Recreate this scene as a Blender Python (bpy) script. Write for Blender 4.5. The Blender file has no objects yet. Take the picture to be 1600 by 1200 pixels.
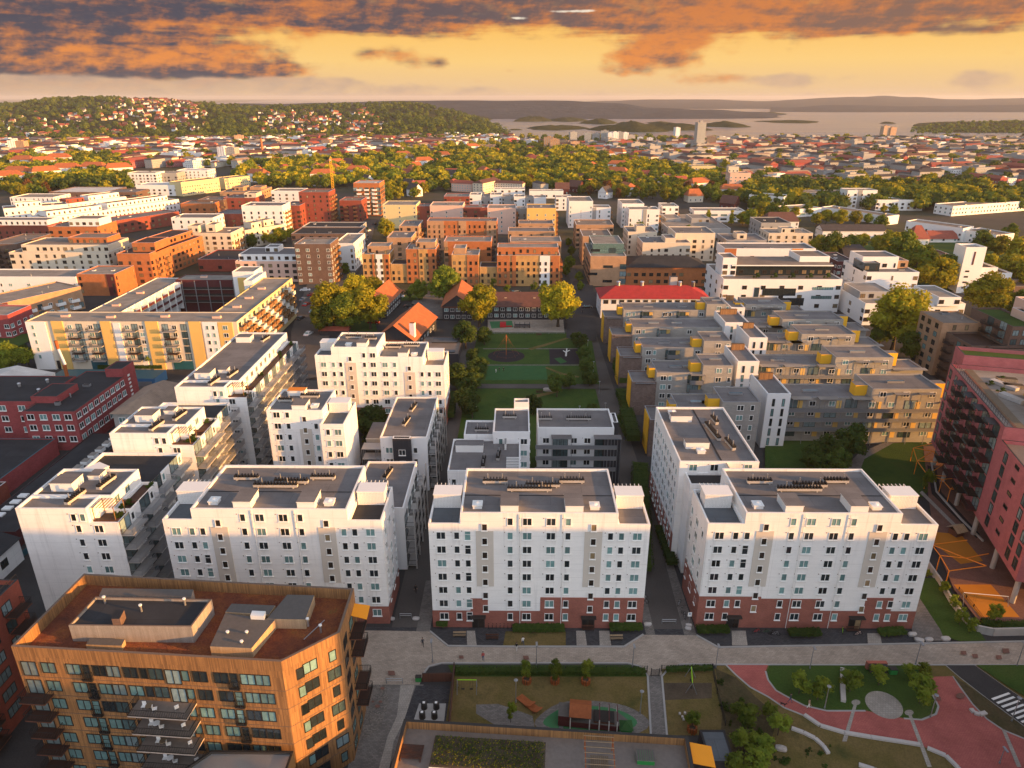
import bpy, bmesh, math, random
from mathutils import Vector, Matrix
sc = bpy.context.scene
COL = sc.collection
R = math.radians
rnd = random.Random(7)
PI = math.pi
# ------------------------------------------------------------------ camera model (used to read places off the photograph)
FOC = 1109.0; PITCH = R(22.0); CAMH = 86.0; YAW = R(0.55)
def P(px, py, z=0.0):
    """world x, y of the point of height z seen at pixel px, py of the 1600x1200 photograph"""
    u = (px-800)/FOC; v = (600-py)/FOC
    dy = math.cos(PITCH)+v*math.sin(PITCH); dz = -math.sin(PITCH)+v*math.cos(PITCH)
    t = (z-CAMH)/dz; X, Y = u*t, dy*t
    c, s = math.cos(YAW), math.sin(YAW)
    return (X*c-Y*s, X*s+Y*c)
def at_depth(px, py, Y):
    """x, z of the point seen at a pixel on the vertical plane y = Y"""
    u = (px-800)/FOC; v = (600-py)/FOC
    dx, dy = u, math.cos(PITCH)+v*math.sin(PITCH)
    c, s = math.cos(YAW), math.sin(YAW)
    wx, wy = dx*c-dy*s, dx*s+dy*c
    t = Y/wy
    return wx*t, CAMH+t*(-math.sin(PITCH)+v*math.cos(PITCH))
cam_d = bpy.data.cameras.new('camera'); cam = bpy.data.objects.new('camera', cam_d); COL.objects.link(cam)
cam.location = (0, 0, CAMH); cam.rotation_euler = (PI/2-PITCH, 0, YAW)
cam_d.sensor_width = 36; cam_d.lens = FOC/1600*36; cam_d.clip_start = .5; cam_d.clip_end = 60000
sc.camera = cam
# ------------------------------------------------------------------ node helper
class N:
    def __init__(s, tree): s.t = tree; s.n = tree.nodes; s.l = tree.links
    def new(s, typ, **kw):
        n = s.n.new(typ)
        for k, v in kw.items(): setattr(n, k, v)
        return n
    def put(s, sock, v):
        if isinstance(v, bpy.types.NodeSocket): s.l.new(v, sock)
        elif isinstance(v, (tuple, list)) and len(v) == 3 and sock.type == 'RGBA': sock.default_value = (*v, 1)
        else: sock.default_value = v
    def m(s, op, a, b=0.0, c=None, clamp=False):
        n = s.new('ShaderNodeMath', operation=op, use_clamp=clamp); s.put(n.inputs[0], a); s.put(n.inputs[1], b)
        if c is not None: s.put(n.inputs[2], c)
        return n.outputs[0]
    def step(s, v, a, b):
        n = s.new('ShaderNodeMapRange', interpolation_type='SMOOTHSTEP'); s.put(n.inputs[0], v)
        s.put(n.inputs[1], a); s.put(n.inputs[2], b); return n.outputs[0]
    def mix(s, f, a, b, blend='MIX'):
        n = s.new('ShaderNodeMix', data_type='RGBA', blend_type=blend); s.put(n.inputs[0], f); s.put(n.inputs[6], a); s.put(n.inputs[7], b)
        return n.outputs[2]
    def noise(s, vec, scale, detail=4, rough=.55, dim='3D'):
        n = s.new('ShaderNodeTexNoise', noise_dimensions=dim); s.put(n.inputs['Scale'], scale); s.put(n.inputs['Detail'], detail); s.put(n.inputs['Roughness'], rough)
        if vec is not None: s.l.new(vec, n.inputs['Vector'])
        return n.outputs[0]
    def vmul(s, v, k):
        n = s.new('ShaderNodeVectorMath', operation='MULTIPLY'); s.l.new(v, n.inputs[0]); n.inputs[1].default_value = k; return n.outputs[0]
    def ramp(s, f, stops):
        n = s.new('ShaderNodeValToRGB'); e = n.color_ramp.elements
        while len(e) < len(stops): e.new(.5)
        for el, (p, c) in zip(e, stops): el.position = p; el.color = (*c, 1)
        s.put(n.inputs[0], f); return n.outputs[0]
def lin(c):
    return tuple(((x/255)/12.92 if x/255 <= .04045 else ((x/255+.055)/1.055)**2.4) for x in c)
M = {}
def mk(name):
    m = bpy.data.materials.new(name); m.use_nodes = True; M[name] = m
    n = N(m.node_tree); b = m.node_tree.nodes['Principled BSDF']
    return m, n, b
def pos(n):
    return n.new('ShaderNodeNewGeometry').outputs['Position']
def plain(name, col, rough=.8, var=.12, scale=.35, streak=0.0, metal=0.0, spec=.3, bump=0.0, fine=6.0, joints=0):
    """base colour with broad blotches, fine grain and (for walls) vertical rain streaks"""
    m, n, b = mk(name); p = pos(n)
    f = n.noise(p, scale, 5); g = n.noise(p, fine, 2)
    k = n.m('MULTIPLY_ADD', n.m('SUBTRACT', f, .5), var*3, 1.0)
    k = n.m('ADD', k, n.m('MULTIPLY', n.m('SUBTRACT', g, .5), var*1.4))
    if streak:
        sv = n.noise(n.vmul(p, (1.3, 1.3, .07)), 1.0, 3)
        k = n.m('SUBTRACT', k, n.m('MULTIPLY', n.step(sv, .52, .75), streak))
    if joints:      # faint cast joints at each storey and every few metres along the wall
        v, _, u, z = wallvec(n)
        jz = n.m('LESS_THAN', n.m('FRACT', n.m('DIVIDE', n.m('ADD', z, .35), joints)), .02); ju = n.m('LESS_THAN', n.m('FRACT', n.m('DIVIDE', u, 6.1)), .008)
        k = n.m('SUBTRACT', k, n.m('MULTIPLY', n.m('MAXIMUM', jz, ju), .16))
        k = n.m('ADD', k, n.m('MULTIPLY', n.m('SUBTRACT', n.noise(n.vmul(p, (.3, .3, 2.2)), 1.0, 4), .5), .14))
    c = n.mix(1.0, col, k, 'MULTIPLY'); n.put(b.inputs['Base Color'], c)
    b.inputs['Roughness'].default_value = rough; b.inputs['Metallic'].default_value = metal
    b.inputs['Specular IOR Level'].default_value = spec
    if bump:
        bn = n.new('ShaderNodeBump'); bn.inputs['Strength'].default_value = bump; bn.inputs['Distance'].default_value = .1
        n.l.new(g, bn.inputs['Height']); n.l.new(bn.outputs[0], b.inputs['Normal'])
    return m
def wallvec(n):
    """(along the wall, height) for walls of any heading"""
    g = n.new('ShaderNodeNewGeometry'); sp = n.new('ShaderNodeSeparateXYZ'); n.l.new(g.outputs['Position'], sp.inputs[0])
    sn = n.new('ShaderNodeSeparateXYZ'); n.l.new(g.outputs['True Normal'], sn.inputs[0])
    u = n.m('SUBTRACT', n.m('MULTIPLY', sp.outputs[1], sn.outputs[0]), n.m('MULTIPLY', sp.outputs[0], sn.outputs[1]))
    cb = n.new('ShaderNodeCombineXYZ'); n.l.new(u, cb.inputs[0]); n.l.new(sp.outputs[2], cb.inputs[1])
    return cb.outputs[0], g.outputs['Position'], u, sp.outputs[2]
def brick(name, c1, c2, mortar, bw=.5, bh=.16, var=.25, rough=.85):
    m, n, b = mk(name); v, p, u, z = wallvec(n)
    t = n.new('ShaderNodeTexBrick'); n.l.new(v, t.inputs['Vector'])
    t.inputs['Color1'].default_value = (*c1, 1); t.inputs['Color2'].default_value = (*c2, 1); t.inputs['Mortar'].default_value = (*mortar, 1)
    t.inputs['Scale'].default_value = 1; t.inputs['Brick Width'].default_value = bw; t.inputs['Row Height'].default_value = bh
    t.inputs['Mortar Size'].default_value = .012; t.inputs['Bias'].default_value = .1
    k = n.m('MULTIPLY_ADD', n.m('SUBTRACT', n.noise(p, .5, 5), .5), var*2.4, 1.0)
    n.put(b.inputs['Base Color'], n.mix(1.0, t.outputs[0], k, 'MULTIPLY')); b.inputs['Roughness'].default_value = rough
    b.inputs['Specular IOR Level'].default_value = .25
    return m
def planks(name, c1, c2, w=.14, rough=.7, var=.3):
    m, n, b = mk(name); v, p, u, z = wallvec(n)
    t = n.new('ShaderNodeTexBrick'); t.offset = .37
    sw = n.new('ShaderNodeSeparateXYZ'); n.l.new(v, sw.inputs[0]); cb = n.new('ShaderNodeCombineXYZ')
    n.l.new(sw.outputs[1], cb.inputs[0]); n.l.new(sw.outputs[0], cb.inputs[1]); n.l.new(cb.outputs[0], t.inputs['Vector'])
    t.inputs['Color1'].default_value = (*c1, 1); t.inputs['Color2'].default_value = (*c2, 1); t.inputs['Mortar'].default_value = (*[x*.3 for x in c1], 1)
    t.inputs['Scale'].default_value = 1; t.inputs['Brick Width'].default_value = 3.0; t.inputs['Row Height'].default_value = w
    t.inputs['Mortar Size'].default_value = .008
    k = n.m('MULTIPLY_ADD', n.m('SUBTRACT', n.noise(n.vmul(p, (2, 2, .25)), 1.0, 5), .5), var*2, 1.0)
    n.put(b.inputs['Base Color'], n.mix(1.0, t.outputs[0], k, 'MULTIPLY')); b.inputs['Roughness'].default_value = rough
    return m
def felt(name, col, seam=.16, w=3.2):
    """roofing felt: sheets with slightly different greys, seams, puddle marks"""
    m, n, b = mk(name); p = pos(n)
    t = n.new('ShaderNodeTexBrick'); n.l.new(p, t.inputs['Vector']); t.offset = .5
    for k, a in (('Color1', .9), ('Color2', 1.1), ('Mortar', .72)): t.inputs[k].default_value = (*[x*a for x in col], 1)
    t.inputs['Scale'].default_value = 1; t.inputs['Brick Width'].default_value = 11; t.inputs['Row Height'].default_value = w
    t.inputs['Mortar Size'].default_value = .04
    f = n.noise(p, .22, 6, .6); g = n.noise(p, 3.0, 3)
    k = n.m('ADD', n.m('MULTIPLY_ADD', n.m('SUBTRACT', f, .5), .9, 1.0), n.m('MULTIPLY', n.m('SUBTRACT', g, .5), .25))
    n.put(b.inputs['Base Color'], n.mix(1.0, t.outputs[0], k, 'MULTIPLY')); b.inputs['Roughness'].default_value = .85
    b.inputs['Specular IOR Level'].default_value = .2
    return m
def tiles(name, col, rough=.75):
    m, n, b = mk(name); p = pos(n)
    w = n.new('ShaderNodeTexWave', wave_type='BANDS', bands_direction='Z'); w.inputs['Scale'].default_value = 1.6; w.inputs['Distortion'].default_value = .4
    n.l.new(p, w.inputs['Vector'])
    k = n.m('ADD', n.m('MULTIPLY_ADD', n.m('SUBTRACT', n.noise(p, .6, 5), .5), .9, .92), n.m('MULTIPLY', w.outputs[1], .16))
    n.put(b.inputs['Base Color'], n.mix(1.0, col, k, 'MULTIPLY')); b.inputs['Roughness'].default_value = rough
    return m
def glassm(name, dark, pale, share, rough=.06):
    """window glass: most panes dark, some with a blind or curtain behind (drawn per window)"""
    m, n, b = mk(name); r = n.new('ShaderNodeObjectInfo').outputs['Random']
    p = pos(n)
    isp = n.m('GREATER_THAN', r, 1-share)
    a = n.mix(n.m('FRACT', n.m('MULTIPLY', r, 7.3)), dark, tuple(x*2.4 for x in dark))
    c = n.mix(n.m('FRACT', n.m('MULTIPLY', r, 13.7)), pale, tuple(x*.45 for x in pale))
    c = n.mix(isp, a, c); c = n.mix(1.0, c, n.m('MULTIPLY_ADD', n.noise(p, 1.4, 2), .9, .55), 'MULTIPLY')
    n.put(b.inputs['Base Color'], c); b.inputs['Roughness'].default_value = rough
    b.inputs['Specular IOR Level'].default_value = .6
    return m
# ------------------------------------------------------------------ mesh helper
class MB:
    def __init__(s): s.v = []; s.f = []; s.m = []
    def poly(s, pts, mat):
        k = len(s.v); s.v += [tuple(p) for p in pts]; s.f.append(tuple(range(k, k+len(pts)))); s.m.append(mat)
    def box(s, x0, y0, z0, x1, y1, z1, mat, top=None, bottom=True):
        if x0 > x1: x0, x1 = x1, x0
        if y0 > y1: y0, y1 = y1, y0
        if z0 > z1: z0, z1 = z1, z0
        s.prism([(x0, y0), (x1, y0), (x1, y1), (x0, y1)], z0, z1, mat, top, bottom)
    def prism(s, pl, z0, z1, mat, top=None, bottom=True):
        k = len(s.v); n = len(pl)
        s.v += [(x, y, z0) for x, y in pl]+[(x, y, z1) for x, y in pl]
        for i in range(n):
            j = (i+1) % n; s.f.append((k+i, k+j, k+n+j, k+n+i)); s.m.append(mat)
        s.f.append(tuple(range(k+n, k+2*n))); s.m.append(top or mat)
        if bottom: s.f.append(tuple(range(k+n-1, k-1, -1))); s.m.append(mat)
    def shell(s, pl, z0, h, par, mat, trim, t=.3):
        """walls with a parapet: outside faces, coping ring, inside faces (pl counter-clockwise)"""
        n = len(pl); inn = inset(pl, t); k = len(s.v)
        s.v += [(x, y, z0) for x, y in pl]+[(x, y, h) for x, y in pl]+[(x, y, h) for x, y in inn]+[(x, y, h-par) for x, y in inn]
        for i in range(n):
            j = (i+1) % n
            s.f.append((k+i, k+j, k+n+j, k+n+i)); s.m.append(mat)
            s.f.append((k+n+i, k+n+j, k+2*n+j, k+2*n+i)); s.m.append(trim)
            s.f.append((k+2*n+i, k+2*n+j, k+3*n+j, k+3*n+i)); s.m.append(mat)
        return inn
    def tube(s, a, b, r, mat, n=6, r2=None):
        a, b = Vector(a), Vector(b); d = (b-a)
        if d.length < 1e-6: return
        q = d.to_track_quat('Z', 'Y'); k = len(s.v); r2 = r if r2 is None else r2
        for c, rr in ((a, r), (b, r2)):
            for i in range(n): s.v.append(tuple(c+q @ Vector((rr*math.cos(2*PI*i/n), rr*math.sin(2*PI*i/n), 0))))
        for i in range(n):
            j = (i+1) % n; s.f.append((k+i, k+j, k+n+j, k+n+i)); s.m.append(mat)
        s.f.append(tuple(range(k+n, k+2*n))); s.m.append(mat); s.f.append(tuple(range(k+n-1, k-1, -1))); s.m.append(mat)
    def ball(s, c, r, mat, nu=8, nv=5, sz=1.0):
        k = len(s.v); cx, cy, cz = c
        s.v.append((cx, cy, cz-r*sz))
        for i in range(1, nv):
            t = -PI/2+PI*i/nv
            for j in range(nu): s.v.append((cx+r*math.cos(t)*math.cos(2*PI*j/nu), cy+r*math.cos(t)*math.sin(2*PI*j/nu), cz+r*sz*math.sin(t)))
        s.v.append((cx, cy, cz+r*sz)); top = len(s.v)-1
        for j in range(nu):
            j2 = (j+1) % nu
            s.f.append((k, k+1+j2, k+1+j)); s.m.append(mat)
            for i in range(nv-2): s.f.append((k+1+i*nu+j, k+1+i*nu+j2, k+1+(i+1)*nu+j2, k+1+(i+1)*nu+j)); s.m.append(mat)
            s.f.append((k+1+(nv-2)*nu+j, k+1+(nv-2)*nu+j2, top)); s.m.append(mat)
    def add(s, o, loc, rz=0.0):
        k = len(s.v); c, sn = math.cos(rz), math.sin(rz)
        s.v += [(x*c-y*sn+loc[0], x*sn+y*c+loc[1], z+loc[2]) for x, y, z in o.v]
        s.f += [tuple(i+k for i in f) for f in o.f]; s.m += o.m
    def mesh(s, name, smooth=False):
        me = bpy.data.meshes.new(name); me.from_pydata(s.v, [], s.f)
        names = list(dict.fromkeys(s.m))
        for nm in names: me.materials.append(M[nm])
        ix = {nm: i for i, nm in enumerate(names)}
        me.polygons.foreach_set('material_index', [ix[x] for x in s.m])
        if smooth: me.polygons.foreach_set('use_smooth', [True]*len(s.f))
        me.update(); return me
def inset(pl, t):
    n = len(pl); out = []
    for i in range(n):
        p0, p1, p2 = Vector(pl[i-1]), Vector(pl[i]), Vector(pl[(i+1) % n])
        d1 = (p1-p0).normalized(); d2 = (p2-p1).normalized()
        n1 = Vector((-d1.y, d1.x)); n2 = Vector((-d2.y, d2.x))
        k = (n1+n2); k = k/(1+n1.dot(n2)); q = p1+k*t; out.append((q.x, q.y))
    return out
def link(name, me, parent=None, loc=(0, 0, 0), rz=0.0):
    o = bpy.data.objects.new(name, me); COL.objects.link(o); o.location = loc
    if rz: o.rotation_euler = (0, 0, rz)
    if parent: o.parent = parent
    return o
def tag(o, label, cat, group=None, kind=None):
    o['label'] = label; o['category'] = cat
    if group: o['group'] = group
    if kind: o['kind'] = kind
    return o
def thing(name, label, cat, loc=(0, 0, 0), rz=0.0, group=None):
    o = bpy.data.objects.new(name, None); COL.objects.link(o); o.location = loc; o.rotation_euler = (0, 0, rz); o.empty_display_size = .3
    return tag(o, label, cat, group)
def copy_tree(o, loc, rz, label=None, group=None, sc3=None, parent=None):
    c = o.copy(); COL.objects.link(c)
    if parent is None:
        c.location = loc; c.rotation_euler = (0, 0, rz)
        if label: c['label'] = label
        if group: c['group'] = group
        if sc3: c.scale = sc3
    else: c.parent = parent
    for ch in list(o.children): copy_tree(ch, None, None, parent=c)
    return c
def setting(name, me):
    o = link(name, me); o['kind'] = 'structure'; return o
_zs = [0.0]
def sheet(name, pts, mat, z=None, px=True, kind='structure'):
    """a flat sheet of ground; each one lies a little above the one before"""
    if z is None: _zs[0] += .006; z = _zs[0]
    q = [P(*p) for p in pts] if px else pts
    a = sum(q[i][0]*q[(i+1) % len(q)][1]-q[(i+1) % len(q)][0]*q[i][1] for i in range(len(q)))
    if a < 0: q = q[::-1]
    mb = MB(); mb.poly([(x, y, z) for x, y in q], mat)
    o = link(name, mb.mesh(name)); o['kind'] = kind
    return o
def dist(x, y, z=0): return math.sqrt(x*x+y*y+(z-CAMH)**2)
# ------------------------------------------------------------------ materials
W_ = (.74, .73, .72)
plain('white_render', (.87, .86, .845), .75, .07, .3, .17, joints=2.74)
plain('white_clean', (.80, .80, .80), .7, .03, .3, .04)
plain('cream_render', (.66, .58, .46), .8, .05, .3, .08)
plain('beige_panel', (.60, .55, .49), .8, .04, .3, .05)
plain('pink_pale', (.70, .47, .38), .8, .05, .3, .06)
plain('yellow_render', (.70, .47, .15), .8, .05, .3, .06)
plain('pale_yellow', (.68, .56, .30), .8, .05, .3, .06)
plain('orange_render', (.62, .25, .06), .8, .06, .3, .06)
plain('yellow_panel', (.80, .44, .03), .55, .04)
plain('grey_render', (.33, .33, .33), .8, .06, .3, .08)
plain('stone_grey', (.42, .40, .37), .85, .12, .8, .08)
plain('white_paint', (.80, .80, .78), .5, .03)
plain('trim_white', (.78, .78, .77), .5, .03)
plain('trim_dark', (.035, .032, .03), .5, .1)
plain('trim_brown', (.16, .11, .08), .6, .1)
plain('dark_metal', (.03, .028, .028), .45, .15, metal=.3)
plain('grey_metal', (.30, .31, .33), .4, .1, metal=.5)
plain('steel', (.55, .56, .58), .35, .08, metal=.8)
plain('concrete', (.42, .40, .38), .9, .12, .6, .1)
plain('dark_wood', (.045, .04, .042), .75, .15, 1.0)
plain('teal_metal', (.02, .10, .13), .5, .1)
plain('blue_panel', (.05, .16, .32), .5, .1)
plain('orange_paint', (.75, .24, .02), .5, .06)
plain('orange_cloth', (.85, .32, .02), .8, .05)
plain('red_paint', (.45, .02, .025), .5, .1)
plain('dark_red', (.09, .02, .024), .7, .12)
plain('green_paint', (.03, .25, .06), .5, .1)
plain('lime_paint', (.35, .75, .02), .5, .05)
plain('rust_wood', (.30, .085, .025), .7, .25, 2.0)
plain('white_stone', (.46, .43, .41), .85, .1, 1.5)
plain('boulder_stone', (.38, .34, .31), .9, .3, 1.5, bump=.5)
plain('rubber', (.012, .012, .012), .9, .2)
plain('car_white', (.75, .75, .76), .25, .02, spec=.6)
plain('car_dark', (.02, .022, .027), .22, .05, spec=.6)
plain('car_silver', (.36, .38, .40), .25, .03, metal=.6)
plain('car_red', (.28, .015, .015), .25, .03, spec=.6)
plain('lamp_white', (.8, .8, .78), .4, .02)
felt('roof_grey', (.165, .155, .155)); felt('roof_warm', (.20, .165, .14)); felt('roof_dark', (.035, .036, .04)); felt('roof_blue', (.10, .112, .125))
felt('roof_light', (.25, .225, .20)); felt('roof_white', (.55, .54, .52))
tiles('tile_orange', (.38, .11, .035)); tiles('tile_red', (.27, .065, .04)); tiles('tile_bright_red', (.34, .022, .02)); tiles('tile_brown', (.11, .045, .035)); tiles('tile_dark', (.05, .04, .04)); tiles('tile_pale', (.30, .21, .15))
brick('brick_red', (.40, .125, .088), (.31, .092, .066), (.20, .13, .11), .26, .09)
brick('brick_orange', (.50, .17, .055), (.40, .125, .04), (.30, .15, .08), .3, .1)
brick('brick_yellow', (.56, .33, .12), (.48, .27, .09), (.42, .27, .14), .3, .1)
brick('brick_tan', (.46, .28, .16), (.40, .23, .13), (.36, .24, .16), .3, .1)
brick('brick_brown', (.17, .10, .075), (.12, .07, .055), (.16, .12, .10), .3, .1)
brick('brick_factory', (.37, .075, .08), (.29, .058, .062), (.22, .07, .07), .5, .18)
brick('brick_pink', (.46, .15, .16), (.41, .125, .135), (.36, .12, .13), .5, .15)
brick('brick_crimson', (.30, .075, .048), (.24, .058, .038), (.2, .065, .05), .3, .1)
brick('brick_mauve', (.20, .145, .125), (.14, .10, .09), (.20, .16, .14), .5, .4)
brick('grey_blocks', (.36, .345, .32), (.31, .30, .28), (.25, .24, .22), .9, .3, .15)
planks('wood_gold', (.36, .185, .07), (.20, .10, .04), var=.45); planks('wood_light', (.50, .36, .22), (.43, .30, .18)); planks('wood_grey', (.34, .30, .27), (.29, .25, .22))
planks('timber_dark', (.032, .033, .042), (.024, .025, .032), .18); planks('wood_brown', (.13, .05, .03), (.10, .04, .025)); planks('white_boards', (.78, .77, .76), (.74, .73, .72), .25, var=.05)
glassm('glass', (.012, .017, .02), (.20, .36, .36), .42)
glassm('glass_warm', (.02, .016, .014), (.34, .25, .14), .30)
glassm('glass_pale', (.03, .05, .055), (.26, .36, .38), .6)
def ground_mat(name, cols, scale, detail=6, rough=.95, fine=2.5, bump=0.0):
    m, n, b = mk(name); p = pos(n)
    f = n.noise(p, scale, detail, .6); g = n.noise(p, fine, 4, .6)
    k = len(cols); c = n.ramp(n.m('MULTIPLY_ADD', n.m('SUBTRACT', f, .5), 2.1, .5, clamp=True), [(i/(k-1), x) for i, x in enumerate(cols)])
    c = n.mix(1.0, c, n.m('MULTIPLY_ADD', g, .9, .55), 'MULTIPLY')
    n.put(b.inputs['Base Color'], c); b.inputs['Roughness'].default_value = rough; b.inputs['Specular IOR Level'].default_value = .15
    if bump:
        bn = n.new('ShaderNodeBump'); bn.inputs['Strength'].default_value = bump; bn.inputs['Distance'].default_value = .2
        n.l.new(g, bn.inputs['Height']); n.l.new(bn.outputs[0], b.inputs['Normal'])
ground_mat('town_ground', [(.05, .046, .042), (.075, .068, .06), (.055, .055, .03), (.10, .085, .07)], .012)
ground_mat('asphalt', [(.038, .037, .039), (.062, .06, .06)], .12, fine=5)
ground_mat('asphalt_warm', [(.075, .068, .065), (.11, .10, .093)], .1, fine=5)
ground_mat('lawn', [(.024, .055, .012), (.045, .085, .016), (.06, .085, .02)], .12, fine=4, bump=.6)
ground_mat('lawn_dry', [(.05, .058, .018), (.12, .095, .03), (.16, .115, .045), (.075, .07, .022)], .16, fine=4, bump=.6)
ground_mat('scrub', [(.03, .035, .014), (.085, .065, .035), (.05, .05, .02)], .3, fine=3, bump=.8)
ground_mat('soil', [(.06, .045, .032), (.11, .085, .06)], .3, fine=4)
ground_mat('forest_floor', [(.025, .032, .013), (.045, .045, .02)], .02)
def pavers(name, c1, c2, w, h, rough=.85, mort=.7):
    m, n, b = mk(name); p = pos(n)
    t = n.new('ShaderNodeTexBrick'); n.l.new(p, t.inputs['Vector'])
    t.inputs['Color1'].default_value = (*c1, 1); t.inputs['Color2'].default_value = (*c2, 1); t.inputs['Mortar'].default_value = (*[x*mort for x in c2], 1)
    t.inputs['Scale'].default_value = 1; t.inputs['Brick Width'].default_value = w; t.inputs['Row Height'].default_value = h; t.inputs['Mortar Size'].default_value = .02
    k = n.m('MULTIPLY_ADD', n.m('SUBTRACT', n.noise(p, .35, 6, .6), .5), .8, 1.0)
    n.put(b.inputs['Base Color'], n.mix(1.0, t.outputs[0], k, 'MULTIPLY')); b.inputs['Roughness'].default_value = rough; b.inputs['Specular IOR Level'].default_value = .2
pavers('pavers_beige', (.40, .335, .275), (.31, .26, .215), .6, .3)
pavers('pavers_grey', (.07, .07, .075), (.045, .045, .05), .5, .25)
pavers('pavers_mid', (.21, .19, .175), (.14, .13, .12), .5, .25)
pavers('pavers_pale', (.36, .33, .29), (.30, .27, .24), .4, .4)
pavers('pavers_red', (.42, .125, .105), (.36, .10, .09), .4, .2)
pavers('cobbles', (.26, .23, .20), (.13, .12, .11), .22, .22)
pavers('brick_paving', (.23, .12, .095), (.18, .09, .07), .3, .15)
planks('deck', (.56, .47, .41), (.47, .39, .34), .16)
plain('kerb_stone', (.34, .33, .32), .9, .1)
plain('road_paint', (.72, .72, .70), .8, .12, 2.0)
plain('rubber_green', (.05, .18, .075), .9, .1, .5); plain('rubber_black', (.022, .018, .022), .9, .2); plain('pitch_green', (.03, .10, .028), .9, .15, .4)
plain('orange_rubber', (.46, .18, .02), .9, .08)
def sedum():
    m, n, b = mk('sedum'); p = pos(n)
    f = n.noise(p, .35, 6, .65); g = n.noise(p, 4.0, 4, .7)
    c = n.ramp(f, [(.25, (.07, .022, .014)), (.45, (.16, .042, .018)), (.62, (.24, .075, .02)), (.75, (.12, .10, .02))])
    n.put(b.inputs['Base Color'], n.mix(1.0, c, n.m('MULTIPLY_ADD', g, 1.6, .25), 'MULTIPLY')); b.inputs['Roughness'].default_value = 1
    bn = n.new('ShaderNodeBump'); bn.inputs['Strength'].default_value = 1; bn.inputs['Distance'].default_value = .25
    n.l.new(g, bn.inputs['Height']); n.l.new(bn.outputs[0], b.inputs['Normal'])
sedum()
def leafm(name, a, c, scale=.5):
    m, n, b = mk(name); p = pos(n); r = n.new('ShaderNodeObjectInfo').outputs['Random']
    f = n.noise(p, scale, 3)
    k = n.mix(n.m('MULTIPLY_ADD', n.m('SUBTRACT', f, .5), 2.2, .5, clamp=True), a, c)
    k = n.mix(1.0, k, n.m('MULTIPLY_ADD', r, .7, .65), 'MULTIPLY')
    n.put(b.inputs['Base Color'], k); b.inputs['Roughness'].default_value = .7; b.inputs['Specular IOR Level'].default_value = .15
    tr = n.new('ShaderNodeBsdfTranslucent'); n.put(tr.inputs[0], n.mix(1.0, k, (1.15, 1.05, .5), 'MULTIPLY'))
    mx = n.new('ShaderNodeMixShader'); mx.inputs[0].default_value = .36
    n.l.new(b.outputs[0], mx.inputs[1]); n.l.new(tr.outputs[0], mx.inputs[2])
    n.l.new(mx.outputs[0], m.node_tree.nodes['Material Output'].inputs[0])
leafm('leaf', (.075, .13, .016), (.20, .23, .024)); leafm('leaf_gold', (.16, .185, .014), (.40, .345, .02)); leafm('leaf_dark', (.04, .08, .016), (.09, .125, .022))
leafm('leaf_hedge', (.035, .07, .014), (.07, .11, .02), 1.2); leafm('leaf_yellow', (.35, .26, .01), (.10, .16, .02), 2.5); leafm('leaf_rust', (.11, .05, .02), (.16, .075, .025))
plain('bark', (.07, .05, .035), .95, .3, 2.0)
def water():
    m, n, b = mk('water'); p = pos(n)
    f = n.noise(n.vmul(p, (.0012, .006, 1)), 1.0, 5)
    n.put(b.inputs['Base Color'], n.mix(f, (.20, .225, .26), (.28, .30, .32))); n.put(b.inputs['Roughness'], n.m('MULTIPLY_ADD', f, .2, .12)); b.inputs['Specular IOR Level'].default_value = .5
water()
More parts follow.
